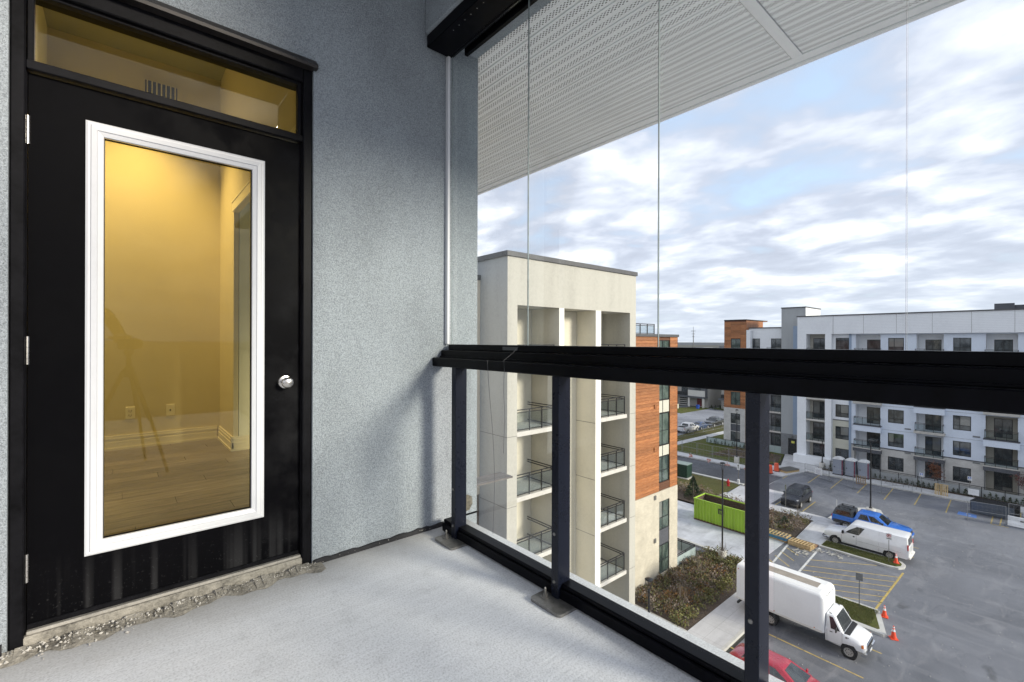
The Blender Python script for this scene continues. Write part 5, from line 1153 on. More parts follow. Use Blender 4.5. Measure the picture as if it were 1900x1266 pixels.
# ---- pickups and cars
def pickup(x, y, rot, label, mat, cap=None, two_tone=None, name='pickup_truck', bed_open=False, lod=0):
    t = thing(name, label, 'pickup', (x, y, 0), rot)
    st = [(-2.92, .62, 1.10, 1.22, .88, .96, .96), (-2.80, .50, 1.12, 1.24, .94, 1.0, .98), (-1.0, .46, 1.12, 1.25, .95, 1.01, .98), (1.1, .46, 1.12, 1.26, .95, 1.01, .96), (1.75, .50, 1.06, 1.22, .95, 1.0, .92), (2.55, .56, 1.0, 1.14, .93, .97, .84), (2.88, .60, .92, 1.04, .86, .89, .74)]
    part('body', hull(st), mat, t, 40)
    Q = cab(t, (1.42, -1.15, .955, 1.23), (0.62, -0.92, .76, 1.82), mat, 'cab_top', .06)
    panes(t, Q, [('front', 'windscreen', [(.05, .06), (.95, .06), (.90, .93), (.10, .93)], None), ('side', 'front_window', [(.53, .10), (.92, .10), (.90, .25), (.80, .86), (.53, .86)], None), ('side', 'rear_window', [(.10, .10), (.47, .10), (.47, .86), (.15, .86)], None), ('rear', 'back_window', R4(.10, .90, .12, .88), None)])
    if cap:
        Q2 = cab(t, (-1.20, -2.90, .955, 1.23), (-1.20, -2.68, .80, 1.80), cap, 'bed_cap', .05)
        panes(t, Q2, [('side', 'cap_window', R4(.10, .90, .18, .78), None), ('rear', 'cap_rear_window', R4(.10, .90, .15, .85), None)])
        for s in (-1, 1):
            m = MB(); m.tube([(s*.6, -1.4, 1.95), (s*.6, -2.5, 1.95)], .025, 6)
            for y_ in (-1.5, -2.4): m.box(s*.6-.03, s*.6+.03, y_-.05, y_+.05, 1.82, 1.95)
            part('rack_rail', m, BLKPL, t)
    else:
        m = MB(); m.box(-.80, .80, -2.80, -1.24, 1.245, 1.258); part('bed_floor', m, ARCH, t)
    arches(t, (1.95, -1.75), .998, .47)
    for s in (-1, 1):
        for y_ in (1.95, -1.75): wheel(t, s*1.0, y_, .41, .27, 'alloy')
        lamp(t, 'headlight', s*.72, 2.80, .95, .30, .12, .17, HEADL); lamp(t, 'tail_light', s*.93, -2.90, 1.06, .10, .08, .30, TAILL)
        seam(t, [(s*1.0, .30, .52), (s*1.008, .30, 1.12), (s*.965, .30, 1.25)]); seam(t, [(s*1.0, -1.15, .52), (s*1.008, -1.15, 1.12), (s*.97, -1.15, 1.25)]); seam(t, [(s*1.0, 1.35, .55), (s*1.004, 1.35, 1.12)])
        if two_tone:
            m = MB(); m.box(min(s*.97, s*1.016), max(s*.97, s*1.016), -2.78, 1.42, .50, .80); part('lower_panel', m, two_tone, t)
        m = MB(); m.box(min(s*.8, s*1.04), max(s*.8, s*1.04), -1.2, 1.4, .40, .46); part('side_step', m, BLKPL, t)
    mirrors(t, .96, 1.05, 1.30, BLKPL, 1.15)
    m = MB(); m.cbox(-.50, .50, 2.80, 2.92, .72, 1.0, .03); part('grille', m, BLKPL, t)
    m = MB(); m.cbox(-.93, .93, 2.66, 3.0, .50, .70, .06); part('front_bumper', m, mat if two_tone else CHROME, t); m = MB(); m.cbox(-.95, .95, -3.02, -2.86, .52, .68, .04); part('rear_bumper', m, CHROME, t)
    m = MB(); m.box(-.16, .16, 3.0, 3.012, .53, .66); part('number_plate', m, PLATE, t); return t
BLUE = paint('bright blue metallic', (0.012, 0.135, 0.55), 0.25, 0.8)
pickup(54.2, 10.9, math.pi, 'bright blue pickup with black bed cap parked beyond the white van', BLUE, M('black fibreglass cap', (0.018, 0.020, 0.024), 0.35, 0, 0.2, 8, coat=0.3), M('dark grey cladding', (0.04, 0.04, 0.042), 0.6))
def car(x, y, rot, label, mat, kind='sedan', cat='car', name='parked_car'):
    t = thing(name, label, cat, (x, y, 0), rot)
    if kind == 'sedan':
        st = [(-2.36, .42, .80, .95, .70, .78, .66), (-2.22, .34, .86, 1.02, .82, .87, .76), (-1.55, .26, .88, 1.06, .85, .91, .82), (0, .24, .86, 1.02, .86, .92, .86), (1.1, .26, .83, .99, .86, .92, .82), (1.75, .30, .78, .91, .84, .89, .72), (2.15, .34, .68, .80, .76, .80, .60), (2.34, .40, .60, .68, .60, .62, .45)]
        B, T = (1.18, -1.85, .83, .98), (0.28, -1.05, .60, 1.41); wy, wr = (1.42, -1.36), .33
    else:
        st = [(-2.32, .52, 1.0, 1.12, .80, .88, .82), (-2.22, .42, 1.02, 1.16, .90, .94, .90), (-1.0, .36, 1.02, 1.17, .91, .96, .92), (0.9, .36, 1.0, 1.15, .91, .96, .90), (1.5, .40, .97, 1.10, .91, .95, .84), (2.1, .44, .90, 1.02, .87, .90, .74), (2.36, .50, .80, .90, .74, .76, .60)]
        B, T = (1.15, -2.22, .90, 1.13), (0.45, -1.95, .74, 1.70); wy, wr = (1.45, -1.38), .37
    part('body', hull(st), mat, t, 45)
    Q = cab(t, B, T, mat, 'roof', .06)
    if kind == 'sedan':
        it = [('front', 'windscreen', [(.04, .04), (.96, .04), (.91, .94), (.09, .94)], None), ('rear', 'rear_window', [(.06, .08), (.94, .08), (.88, .92), (.12, .92)], None), ('side', 'front_window', [(.53, .14), (.86, .14), (.74, .80), (.71, .86), (.53, .88)], None), ('side', 'rear_side_window', [(.19, .16), (.49, .14), (.49, .88), (.32, .86)], None)]
    else:
        it = [('front', 'windscreen', [(.04, .05), (.96, .05), (.91, .93), (.09, .93)], None), ('rear', 'rear_window', R4(.08, .92, .14, .86), None), ('side', 'front_window', [(.61, .12), (.93, .12), (.82, .86), (.61, .86)], None), ('side', 'rear_side_window', R4(.31, .57, .12, .86), None), ('side', 'quarter_window', [(.08, .16), (.27, .12), (.27, .86), (.12, .84)], None)]
    panes(t, Q, it); arches(t, wy, st[2][5]-.012, wr*1.14)
    for s in (-1, 1):
        for y_ in wy: wheel(t, s*(st[2][5]-.005), y_, wr, .21, 'alloy')
        e = st[-2]; lamp(t, 'headlight', s*e[5]*.80, e[0]-.02, e[2]+.02, .30, .22, .12, HEADL); e = st[1]; lamp(t, 'tail_light', s*e[5]*.84, e[0]-.06, e[2]-.02, .28, .12, .14, TAILL)
        w_ = st[3][5]
        seam(t, [(s*w_, .0, .34), (s*(w_+.004), .0, .86), (s*.87, .0, 1.0)], .010); seam(t, [(s*w_, 1.05, .36), (s*(w_+.002), 1.05, .84)], .010)
        m = MB(); m.box(min(s*(w_-.01), s*(w_+.02)), max(s*(w_-.01), s*(w_+.02)), .12, .28, .80, .83); part('door_handle', m, mat, t)
    mirrors(t, .82, .92, B[3]+.06, mat, .85)
    e = st[-1]; m = MB(); m.cbox(-.42, .42, e[0]-.06, e[0]+.03, e[1]+.02, e[1]+.16, .02); part('grille', m, BLKPL, t)
    e = st[0]; m = MB(); m.box(-.22, .22, e[0]-.015, e[0], e[1]+.22, e[1]+.34); part('number_plate', m, PLATE, t)
    return t
car(26.15, 9.0, math.pi, 'crimson sedan parked below the railing, nearest of the cars', paint('crimson metallic', (0.36, 0.008, 0.030), 0.28, 0.8))
car(57.7, 18.35, math.pi/2, 'dark navy sport utility vehicle alone in the middle parking bay', paint('dark navy paint', (0.008, 0.010, 0.018), 0.35, 0.25), 'suv', 'suv', 'parked_suv')
pickup(86.6, 46.9, -math.pi/2, 'white pickup parked on the far street', paint('white pickup paint', (0.66, 0.66, 0.67), 0.3))
car(91.9, 47.0, -math.pi/2, 'dark blue sedan parked between two pickups on the far street', paint('dusk blue paint', (0.03, 0.055, 0.13), 0.3))
pickup(97.3, 46.7, math.pi/2, 'black pickup parked on the far street ahead of the blue sedan', paint('black pickup paint', (0.014, 0.015, 0.019), 0.3))
# ---------------------------------------------------------------- street lamps
LAMPBLK = M('black lamp post paint', (0.012, 0.012, 0.014), 0.4, 0.1, 0.2, 20); LENS = M('lamp diffuser', (0.55, 0.56, 0.56), 0.3)
def street_lamp(x, y, h, base, label, big=1.0, base_r=0.28):
    t = thing('street_lamp', label, 'street lamp', (x, y, 0), 0, 'black street lamps')
    z0 = base
    if base > 0.2:
        m = MB(); m.lathe([(0, -0.1), (base_r, -0.1), (base_r, base-0.04), (base_r-0.03, base), (0, base)], n=20); part('concrete_footing', m, CONC, t, 40)
    m = MB(); m.lathe([(0, z0), (.15, z0), (.15, z0+.06), (.085, z0+.16), (0.07, z0+.3), (.055, h-.9), (.05, h-.62), (0, h-.62)], n=14); part('post', m, LAMPBLK, t, 40)
    m = MB(); m.lathe([(0, h-.66), (.07, h-.66), (.075, h-.60), (.06, h-.50), (0, h-.48)], n=12); part('collar', m, LAMPBLK, t)
    for k in range(3):
        a = R(30+k*120); m = MB(); m.tube([(.05*math.cos(a), .05*math.sin(a), h-.55), (.10*big*math.cos(a), .10*big*math.sin(a), h-.38), (.20*big*math.cos(a), .20*big*math.sin(a), h-.12), (.215*big*math.cos(a), .215*big*math.sin(a), h-.02)], .016, 5); part('arm', m, LAMPBLK, t)
    m = MB(); m.lathe([(0, h-.03), (.19*big, h-.03), (.225*big, h), (.23*big, h+.03), (.17*big, h+.075), (.06, h+.095), (0, h+.1)], n=20); hd = part('lamp_head', m, LAMPBLK, t, 40)
    m = MB(); m.lathe([(0, h-.05), (.13*big, h-.05), (.15*big, h-.031), (0, h-.031)], n=16); part('lamp_lens', m, LENS, hd)
    return t
street_lamp(22.1, 14.2, 4.98, 0.15, 'short black lamp post by the shrub bed, nearest to the railing', 0.95)
street_lamp(37.85, 17.45, 8.0, 0.85, 'tall black lamp post on a round footing in front of the green skip', 0.95, .31)
street_lamp(59.4, 12.0, 7.8, 0.78, 'tall black lamp post standing behind the blue pickup', 1.0, .42)
street_lamp(69.95, 30.15, 7.85, 0.9, 'tall black lamp post on the lawn before the orange end wing', 1.0, .36)
street_lamp(76.4, 21.0, 4.4, 0.8, 'short black lamp post by the white portal of the far block', 0.9, .36)
# ---------------------------------------------------------------- signs
def sign_post(x, y, h, w_, hh, label, face, draw, post=GALV, rot=0, cat='sign', foot=0.0):
    t = thing('sign_post', label, cat, (x, y, foot), rot)
    m = MB(); m.box(-.03, .03, -.02, .02, 0, h); part('post', m, post, t)
    m = MB(); m.cbox(-.045, -.032, -w_/2, w_/2, h-hh, h, .004); p_ = part('sign_plate', m, face, t)
    if draw: draw(p_, w_, hh, h)
    return t
SW = M('white sign face', (0.72, 0.73, 0.74), 0.4); SBK = M('black sign print', (0.02, 0.02, 0.02), 0.5); SRED = M('red sign print', (0.50, 0.03, 0.03), 0.5); SGREY = M('grey sign back', (0.20, 0.21, 0.22), 0.45, 0.6, 0.1, 20); SBLUE = M('blue sign print', (0.05, 0.13, 0.42), 0.5)
def ringmb(cy, cz, r, t, x=-.049, n=20):
    m = MB()
    for i in range(n):
        a0, a1 = 2*math.pi*i/n, 2*math.pi*(i+1)/n
        m.add([(x, cy+r*math.cos(a0), cz+r*math.sin(a0)), (x, cy+r*math.cos(a1), cz+r*math.sin(a1)), (x, cy+(r-t)*math.cos(a1), cz+(r-t)*math.sin(a1)), (x, cy+(r-t)*math.cos(a0), cz+(r-t)*math.sin(a0))], [(0, 1, 2, 3)])
    return m
def d_access(p_, w_, hh, h):
    m = MB(); m.box(-.0475, -.0455, -w_*.36, w_*.36, h-hh*.62, h-hh*.12); part('symbol_field', m, SBLUE, p_)
    m = ringmb(-.01, h-hh*.46, w_*.2, .03); m.box(-.0505, -.0485, -.02, .03, h-hh*.42, h-hh*.2); part('wheelchair_symbol', m, SW, p_)
    m = MB(); m.box(-.0475, -.0455, -w_*.35, w_*.35, h-hh*.85, h-hh*.78); part('sign_print', m, SBK, p_)
def d_nopark(p_, w_, hh, h):
    m = ringmb(0, h-hh*.36, w_*.36, w_*.08, -.048); m.add([(-.0485, -w_*.27, h-hh*.36+w_*.20), (-.0485, -w_*.20, h-hh*.36+w_*.27), (-.0485, w_*.27, h-hh*.36-w_*.20), (-.0485, w_*.20, h-hh*.36-w_*.27)], [(0, 1, 2, 3)]); part('red_ring', m, SRED, p_)
    m = MB(); m.box(-.047, -.0455, -.03, .0, h-hh*.36-w_*.2, h-hh*.36+w_*.2); m.box(-.047, -.0455, .0, .08, h-hh*.36+.01, h-hh*.36+w_*.2); part('sign_print', m, SBK, p_)
    m = MB(); m.box(-.047, -.0455, -w_*.36, w_*.36, h-hh*.86, h-hh*.76); part('sign_print', m, SBK, p_)
def d_arrow(p_, w_, hh, h):
    m = MB(); m.box(-.048, -.0455, -.03, .03, h-hh*.80, h-hh*.40); m.add([(-.0475, -.11, h-hh*.42), (-.0475, .11, h-hh*.42), (-.0475, 0, h-hh*.14)], [(0, 1, 2)]); part('arrow_print', m, SBK, p_)
sign_post(47.6, 8.42, 2.35, .40, .52, 'no parking sign on the grass island beside the orange cone', SW, d_nopark, rot=R(12), foot=.15)
sign_post(38.1, 8.3, 2.25, .38, .48, 'grey metal sign on a post, set in the grass island by the truck', SGREY, None, M('dark sign post', (0.12, 0.13, 0.14), 0.5, 0.5), rot=R(10), foot=.15)
sign_post(72.95, 9.85, 2.3, .36, .46, 'small white access sign on the far pavement left of the standing pallet', SW, d_access, foot=.13)
sign_post(75.3, 5.95, 2.3, .36, .46, 'small white access sign above the stacked dark fence panels', SW, d_access, foot=.13)
sign_post(54.0, 13.6, 2.3, .05, .7, 'thin pale sign post seen edge on behind the white van', SW, None, foot=.13)
sign_post(54.95, 18.5, 2.45, .12, .5, 'greenish sign post standing in front of the dark utility vehicle', M('weathered green grey sign', (0.20, 0.21, 0.16), 0.6), None, foot=.12)
rs = sign_post(59.3, 25.35, 2.6, .34, .80, 'white road sign with black arrow by the red hydrant', SW, d_arrow, foot=.12)
m = MB(); m.cbox(-.12, .12, -.12, .12, 0, .62, .03); part('post_sleeve', m, SW, rs)
sign_post(75.15, 5.62, 0.95, .9, .7, 'white rounded box at the foot of the second access sign', SW, None, foot=.12)
# ---------------------------------------------------------------- traffic cones and barriers
CONEO = M('orange cone plastic', (0.78, 0.075, 0.025), 0.5, 0, 0.08, 6); CONEW = M('white reflective collar', (0.75, 0.75, 0.76), 0.4)
def cone(x, y, label, rot=0, s_=1.0, z=0):
    t = thing('traffic_cone', label, 'traffic cone', (x, y, z), rot, 'orange traffic cones'); t.scale = (s_,)*3
    m = MB(); m.cbox(-.19, .19, -.19, .19, 0, .045, .015); part('base', m, CONEO, t)
    m = MB(); m.lathe([(0, .045), (.145, .045), (.135, .09), (.028, .73), (.0, .735)], n=18); b_ = part('cone_body', m, CONEO, t, 40)
    m = MB(); m.lathe([(.0855, .43), (.062, .56), (.0, .56), (0, .43)], n=18); part('collar', m, CONEW, b_); m = MB(); m.lathe([(.052, .63), (.040, .69), (0, .69), (0, .63)], n=14); part('collar', m, CONEW, b_)
cone(47.85, 8.0, 'orange cone on the grass island behind the van', .3, 1.0, .17); cone(38.25, 6.98, 'orange cone off the tip of the grass island, the farther of two on asphalt', .2, 1.02); cone(35.85, 6.1, 'orange cone on the asphalt nearest to the truck bonnet', .5, 1.05)
PINK = M('faded pink warning flag', (0.62, 0.28, 0.23), 0.7)
for i, (x, y) in enumerate(((67.0, 35.8), (66.3, 32.6), (66.5, 30.0), (66.4, 27.3))):
    t = thing('marker_stand', ('leftmost', 'second', 'third', 'rightmost')[i]+' faded pink warning stand of four along the far kerb of the road', 'marker', (x, y, .12), rnd.random()*3, 'pink warning stands on the kerb')
    m = MB(); m.box(-.025, .025, -.025, .025, 0, .8); part('stake', m, WHT, t)
    for a in (0, 1): m = MB(); m.box(-.35, .35, -.02, .02, .12+a*.28, .30+a*.28) if a == 0 else m.box(-.02, .02, -.3, .3, .35, .58); part('warning_board', m, PINK, t)
BARO = M('orange drum plastic', (0.72, 0.11, 0.05), 0.5)
for i, (x, y, lb) in enumerate(((67.6, 24.7, 'orange striped drum nearest the stacked lumber, left one'), (69.3, 24.5, 'orange striped drum standing behind the other drum by the lumber'))):
    t = thing('traffic_drum', lb, 'drum', (x, y, .1), 0, 'orange striped drums'); m = MB(); m.lathe([(0, 0), (.42, 0), (.42, .08), (0, .08)], n=16); part('base', m, TYRE, t)
    m = MB(); m.lathe([(0, .08), (.34, .08), (.30, .6), (.26, 1.1), (.2, 1.14), (0, 1.14)], n=18); b_ = part('drum_body', m, BARO, t, 40)
    for z in (.28, .56, .84): m = MB(); m.lathe([(.328-z*.065, z), (.322-(z+.14)*.065, z+.14), (0, z+.14), (0, z)], n=18); part('white_band', m, CONEW, b_)
# ---------------------------------------------------------------- pallets and timber
PINE = M('fresh pine timber', (0.52, 0.38, 0.20), 0.8, 0, 0.18, 5, perobj=.15); PINEB = M('blue painted timber', (0.06, 0.20, 0.36), 0.8, 0, 0.2, 5); PINED = M('weathered timber', (0.33, 0.22, 0.12), 0.85, 0, 0.2, 5, perobj=.15)
def pallet(x, y, z, rot, label, mat=PINE, lean=None, w_=1.2, d_=1.0, n=7, group=None):
    t = thing('pallet', label, 'pallet', (x, y, z), 0, group); t.rotation_euler = (lean or 0, 0, rot) if lean else (0, 0, rot)
    sm_ = MB(); sm_.box(-w_/2, w_/2, -.02, .02, 0.016, .106); st_ = sm_.mesh('stringer', mat); sl = MB(); sl.box(-.045, .045, -d_/2, d_/2, 0, .016); sl_ = sl.mesh('slat', mat)
    for yy_ in (-d_/2+.02, 0, d_/2-.02): put('stringer', st_, t, (0, yy_, 0))
    for i in range(n): put('slat', sl_, t, (-w_/2+.05+(w_-.1)*i/(n-1), 0, .106))
    for xx_ in (-w_/2+.05, 0, w_/2-.05): put('slat', sl_, t, (xx_, 0, 0))
    return t
def stack(x, y, n, rot, what, mats, group, w_=1.2):
    for i in range(n):
        pos_ = ('bottom pallet', 'second pallet', 'third pallet', 'fourth pallet', 'fifth pallet')[i] if i < n-1 else 'topmost pallet'
        pallet(x+rnd.uniform(-.03, .03), y+rnd.uniform(-.03, .03), .035+i*.124, rot+rnd.uniform(-.03, .03), f'{pos_} of {what}', mats[i], None, w_, 1.0, 8, group)
stack(46.0, 16.25, 4, R(88), 'the half blue stack by the bare shrub bed', (PINED, PINEB, PINEB, PINE), 'pallets stacked by the shrub bed', 2.1)
stack(45.75, 14.15, 3, R(86), 'the plain stack next to the crossing lines', (PINE, PINE, PINE), 'pallets stacked at the crossing', 1.8)
pallet(71.2, 15.4, 0.62, R(90+4), 'small pallet stood upright against the third portable toilet', PINED, R(82), 1.0, 1.1, 5)
pallet(73.35, 8.15, 0.72, R(-90), 'pine pallet stood upright on the far pavement between two sign posts', PINE, R(80), 1.15, 1.35, 8)
lt = thing('lumber_stack', 'low stack of pine lumber beside the orange drums', 'lumber', (70.6, 23.5, .13), R(-18))
for k in range(3):
    for i in range(7):
        m = MB(); m.box(-1.3, 1.3, -.75+i*.21, -.57+i*.21, k*.13, k*.13+.10); part('board', m, PINE if k < 2 else GALV, lt)
# ---------------------------------------------------------------- green skip
GRN = M('lime green skip paint', (0.33, 0.52, 0.045), 0.5, 0, 0.2, 1.5, bump=.15, bscale=8, streak=True); SKIN = M('rusty skip inside', (0.085, 0.060, 0.042), 0.85, 0, 0.4, 4); RUST = M('rust brown steel', (0.10, 0.060, 0.030), 0.85, 0, 0.4, 5)
sk = thing('waste_skip', 'lime green open waste skip with ribbed sides on the driveway', 'skip', (45.62, 20.0, .03), 0)
L0, L1, W0, W1, SH = -2.45, 3.35, -1.12, 1.12, 2.05
def ribside(x, s):
    m = MB(); pts = []; y = L0; n = 19; p = (L1-L0)/n
    for i in range(n):
        y = L0+i*p; pts += [(x, y), (x, y+p*.55), (x+s*.07, y+p*.64), (x+s*.07, y+p*.91)]
    pts.append((x, L1)); vs = [(a, b_, z) for a, b_ in pts for z in (.14, SH)]
    m.add(vs, [(2*i, 2*i+2, 2*i+3, 2*i+1) for i in range(len(pts)-1)]); return m
part('side_panel', ribside(W0, -1), GRN, sk); part('side_panel', ribside(W1, 1), GRN, sk)
for (y0_, y1_) in ((L0-.05, L0), (L1, L1+.05)): m = MB(); m.box(W0-.02, W1+.02, y0_, y1_, .12, SH); part('end_panel', m, GRN, sk)
m = MB(); m.box(W0+.03, W0+.04, L0, L1, .14, SH); m.box(W1-.04, W1-.03, L0, L1, .14, SH); m.box(W0+.04, W1-.04, L1-.02, L1-.01, .14, SH); m.box(W0+.04, W1-.04, L0+.01, L0+.02, .14, SH); part('lining', m, SKIN, sk)
m = MB(); m.box(W0+.05, W1-.05, L0+.02, L1-.02, .14, .40); part('skip_floor', m, SKIN, sk)
m = MB()
for (x0, x1, y0_, y1_) in ((W0-.06, W0+.05, L0, L1), (W1-.05, W1+.06, L0, L1), (W0-.06, W1+.06, L0-.08, L0+.0), (W0-.06, W1+.06, L1, L1+.08)): m.box(x0, x1, y0_, y1_, SH, SH+.10)
part('top_rim', m, GRN, sk); m = MB(); m.box(W0-.09, W1+.09, L0-.03, L1+.03, .02, .13); part('base_rail', m, RUST, sk)
m = MB(); m.box(W0-.085, W0-.075, -.35+.75, .15+.75, 1.25, 1.75); lg = part('logo_plate', m, SBK, sk)
m = MB()
for (a, b_, c, d) in ((.05, .10, .12, .28), (.13, .18, .12, .34), (.21, .26, .16, .30), (.29, .36, .12, .17), (.29, .34, .2, .36), (.08, .38, .05, .08)): m.box(W0-.089, W0-.0855, .42+a, .42+b_, 1.28+c, 1.28+d)
part('logo_print', m, GRN, lg)
m = MB()
for k in range(46):
    x, y, z = rnd.uniform(W0+.2, W1-.2), rnd.uniform(-2.1, L1-.3), rnd.uniform(.4, .95); a = rnd.random()*3; l = rnd.uniform(.2, .9); dx, dy = math.cos(a)*l, math.sin(a)*l*1.2
    x1, x2 = max(W0+.1, min(W1-.1, x-dx/2)), max(W0+.1, min(W1-.1, x+dx/2)); m.tube([(x1, y-dy/2, z), (x2, y+dy/2, z+rnd.uniform(-.2, .3))], rnd.uniform(.03, .09), 4)
tag(part('wood_waste', m, PINE), 'heap of broken wood and boards lying inside the green skip', 'waste', kind='stuff').location = (45.62, 20.0, .03)
m = MB(); m.cbox(44.85, 46.4, 21.3, 22.9, 1.25, 1.32, .02); m.cbox(44.9, 46.2, 20.2, 21.5, 1.0, 1.07, .02); tag(part('plywood_sheet', m, PINED), 'tan plywood sheets lying across the waste in the skip', 'plywood')
# ---------------------------------------------------------------- portable toilets
TG = M('grey toilet plastic', (0.26, 0.285, 0.34), 0.5, 0, 0.05, 3); TWH = M('white toilet roof', (0.72, 0.73, 0.74), 0.5); TRED = M('maroon door edge', (0.16, 0.02, 0.05), 0.5)
def toilet(x, y, label, rot):
    t = thing('portable_toilet', label, 'toilet', (x, y, .13), rot, 'portable toilets')
    m = MB(); m.cbox(-.56, .56, -.56, .56, .08, 2.08, .04); part('cabin', m, TG, t); m = MB(); m.box(-.58, .58, -.58, .58, 0, .10); part('skid_base', m, BLKPL, t)
    rings = [];
    for u in range(9): f = -1+u/4; rings.append([(-.60, f*.60, 2.08), (.60, f*.60, 2.08), (.60, f*.60, 2.13+.20*(1-f*f)), (-.60, f*.60, 2.13+.20*(1-f*f))])
    m = MB(); m.loft(rings); part('roof', m, TWH, t, 40)
    m = MB(); m.box(-.585, -.562, -.43, .43, .18, 1.98); d = part('door', m, TG, t)
    for z in (.45, .95, 1.45): mm = MB(); mm.box(-.592, -.586, -.36, .36, z, z+.36); part('door_panel', mm, TG, d)
    mm = MB(); mm.box(-.605, -.586, .28, .40, 1.0, 1.12); part('latch', mm, SBK, d)
    m = MB(); m.box(-.575, -.55, -.575, -.45, .1, 2.08); part('door_edge', m, TRED, t)
    for k in range(4): m = MB(); m.box(-.30, .30, -.566, -.5605, 1.65+k*.08, 1.69+k*.08); part('vent_slot', m, SBK, t)
toilet(74.2, 18.5, 'grey portable toilet at the left end of the three', R(3)); toilet(74.45, 17.15, 'grey portable toilet in the middle of the three', R(-2)); toilet(74.75, 15.8, 'grey portable toilet at the right end, behind the small pallet', R(2))
# ---------------------------------------------------------------- hydrant, cabinet, barrier, fences
RED = M('red hydrant paint', (0.42, 0.012, 0.018), 0.4); hy = thing('fire_hydrant', 'red fire hydrant on the grass verge', 'hydrant', (57.7, 25.9, .1))
m = MB(); m.lathe([(0, 0), (.19, 0), (.19, .06), (.13, .08), (.13, .55), (.17, .56), (.17, .60), (.14, .64), (.10, .74), (.04, .80), (.04, .86), (0, .86)], n=16); b_ = part('barrel', m, RED, hy, 40)
for s in (-1, 1): m = MB(); m.lathe([(0, s*.10), (.07, s*.10), (.07, s*.22), (0, s*.22)], (0, 0, .45), 'Y', 10); part('outlet_cap', m, RED, hy)
m = MB(); m.lathe([(0, -.22), (.09, -.22), (.09, -.1), (0, -.1)], (0, 0, .42), 'X', 10); part('front_cap', m, RED, hy)
tx = thing('transformer_box', 'dark green transformer cabinet by the road', 'utility box', (57.0, 31.6, .1), R(4)); TGREEN = M('dark green cabinet', (0.012, 0.040, 0.026), 0.4, 0, 0.25, 4)
m = MB(); m.cbox(-.75, .75, -.95, .95, .1, 1.75, .03); part('cabinet', m, TGREEN, tx); m = MB(); m.cbox(-.82, .82, -1.0, 1.0, 1.75, 1.84, .02); part('lid', m, M('pale green lid', (0.20, 0.26, 0.23), 0.4), tx); m = MB(); m.box(-.95, .95, -1.15, 1.15, -.05, .1); part('pad', m, CONC, tx)
m = MB(); m.box(-.765, -.752, -.9, -.02, .2, 1.65); m2 = part('cabinet_door', m, TGREEN, tx); m = MB(); m.box(-.765, -.752, .02, .9, .2, 1.65); part('cabinet_door', m, TGREEN, tx)
bar = thing('water_barrier', 'white plastic water filled barrier at the right of the fence', 'barrier', (66.75, 0.75, 0)); 
m = MB(); rings = []
for y_ in (-1.9, -1.5, -1.45, 1.4, 1.45, 1.85): ins = .06 if abs(y_) < 1.42 or abs(y_) > 1.8 else 0; rings.append([(-.30+ins*.3, y_, .06), (.30-ins*.3, y_, .06), (.26-ins, y_, .35), (.14-ins*.5, y_, .55), (.12, y_, .95), (-.12, y_, .95), (-.14+ins*.5, y_, .55), (-.26+ins, y_, .35)])
m.loft(rings); part('barrier_body', m, TWH, bar); 
for y_ in (-1.2, 0.2): m = MB(); m.box(-.31, .31, y_-.3, y_+.3, 0, .07); part('barrier_foot', m, BLKPL, bar)
for y_ in (-1.0, .9): m = MB(); m.box(-.275, -.20, y_-.12, y_+.12, .62, .70); part('handle_slot', m, SBK, bar)
WIRE = M('galvanised fence wire', (0.30, 0.31, 0.32), 0.5, 0.6, 0.1, 20)
def fence_panel(p, q, h, label, group, cell=0.35, foot=True, name='fence_panel'):
    p, q = Vector((*p, .05)), Vector((*q, .05)); d = (q-p); L = d.length
    t = thing(name, label, 'fence', p, math.atan2(d.y, d.x), group)
    m = MB()
    for a, b_ in (((0, 0, 0), (0, 0, h)), ((L, 0, 0), (L, 0, h)), ((0, 0, h), (L, 0, h)), ((0, 0, .12), (L, 0, .12)), ((0, 0, h*.52), (L, 0, h*.52))): m.tube([a, b_], .021, 5)
    part('frame', m, WIRE, t); m = MB(); x = cell
    while x < L-.05: m.box(x-.0035, x+.0035, -.0035, .0035, .12, h); x += cell
    z = .12+cell
    while z < h: m.box(0, L, -.003, .003, z-.0035, z+.0035); z += cell
    part('wire_mesh', m, WIRE, t)['kind'] = 'stuff'
    if foot:
        for x in (0.0, L): m = MB(); m.box(x-.04, x+.04, -.35, .35, -.04, .02); part('fence_foot', m, WIRE, t)
    return t
fp = fence_panel((65.75, 5.35), (66.3, 2.7), 1.85, 'wire fence panel in front of the stacked dark panels', 'temporary wire fence panels')
fp2 = fence_panel((67.25, 2.55), (67.4, -1.2), 2.0, 'wire fence panel with a white notice behind the white barrier', 'temporary wire fence panels')
def notice(parent, x0, x1, z0, z1, lines, red=True):
    m = MB(); m.box(x0, x1, -.034, -.026, z0, z1); n_ = part('notice_board', m, SW, parent); w_ = x1-x0; h = z1-z0
    if red: m = MB(); m.box(x0+w_*.08, x1-w_*.08, -.038, -.0345, z1-h*.24, z1-h*.08); part('notice_heading', m, M('dull red print', (0.45, 0.10, 0.10), 0.6), n_)
    for k in range(lines):
        zz_ = z1-h*(.34+.6*k/lines); m = MB(); m.box(x0+w_*.10, x1-w_*(.10+.15*rnd.random()), -.038, -.0345, zz_-h*.035, zz_); part('notice_line', m, M('faded print', (0.25, 0.22, 0.28), 0.7) if 'faded print' not in bpy.data.materials else bpy.data.materials['faded print'], n_)
notice(fp2, 1.0, 2.3, .95, 1.85, 6)
f3 = fence_panel((70.9, 21.5), (70.0, 18.5), 1.5, 'wire fence panel carrying a white paper notice by the toilets', 'temporary wire fence panels')
notice(f3, 1.35, 2.3, .45, 1.35, 5, False)
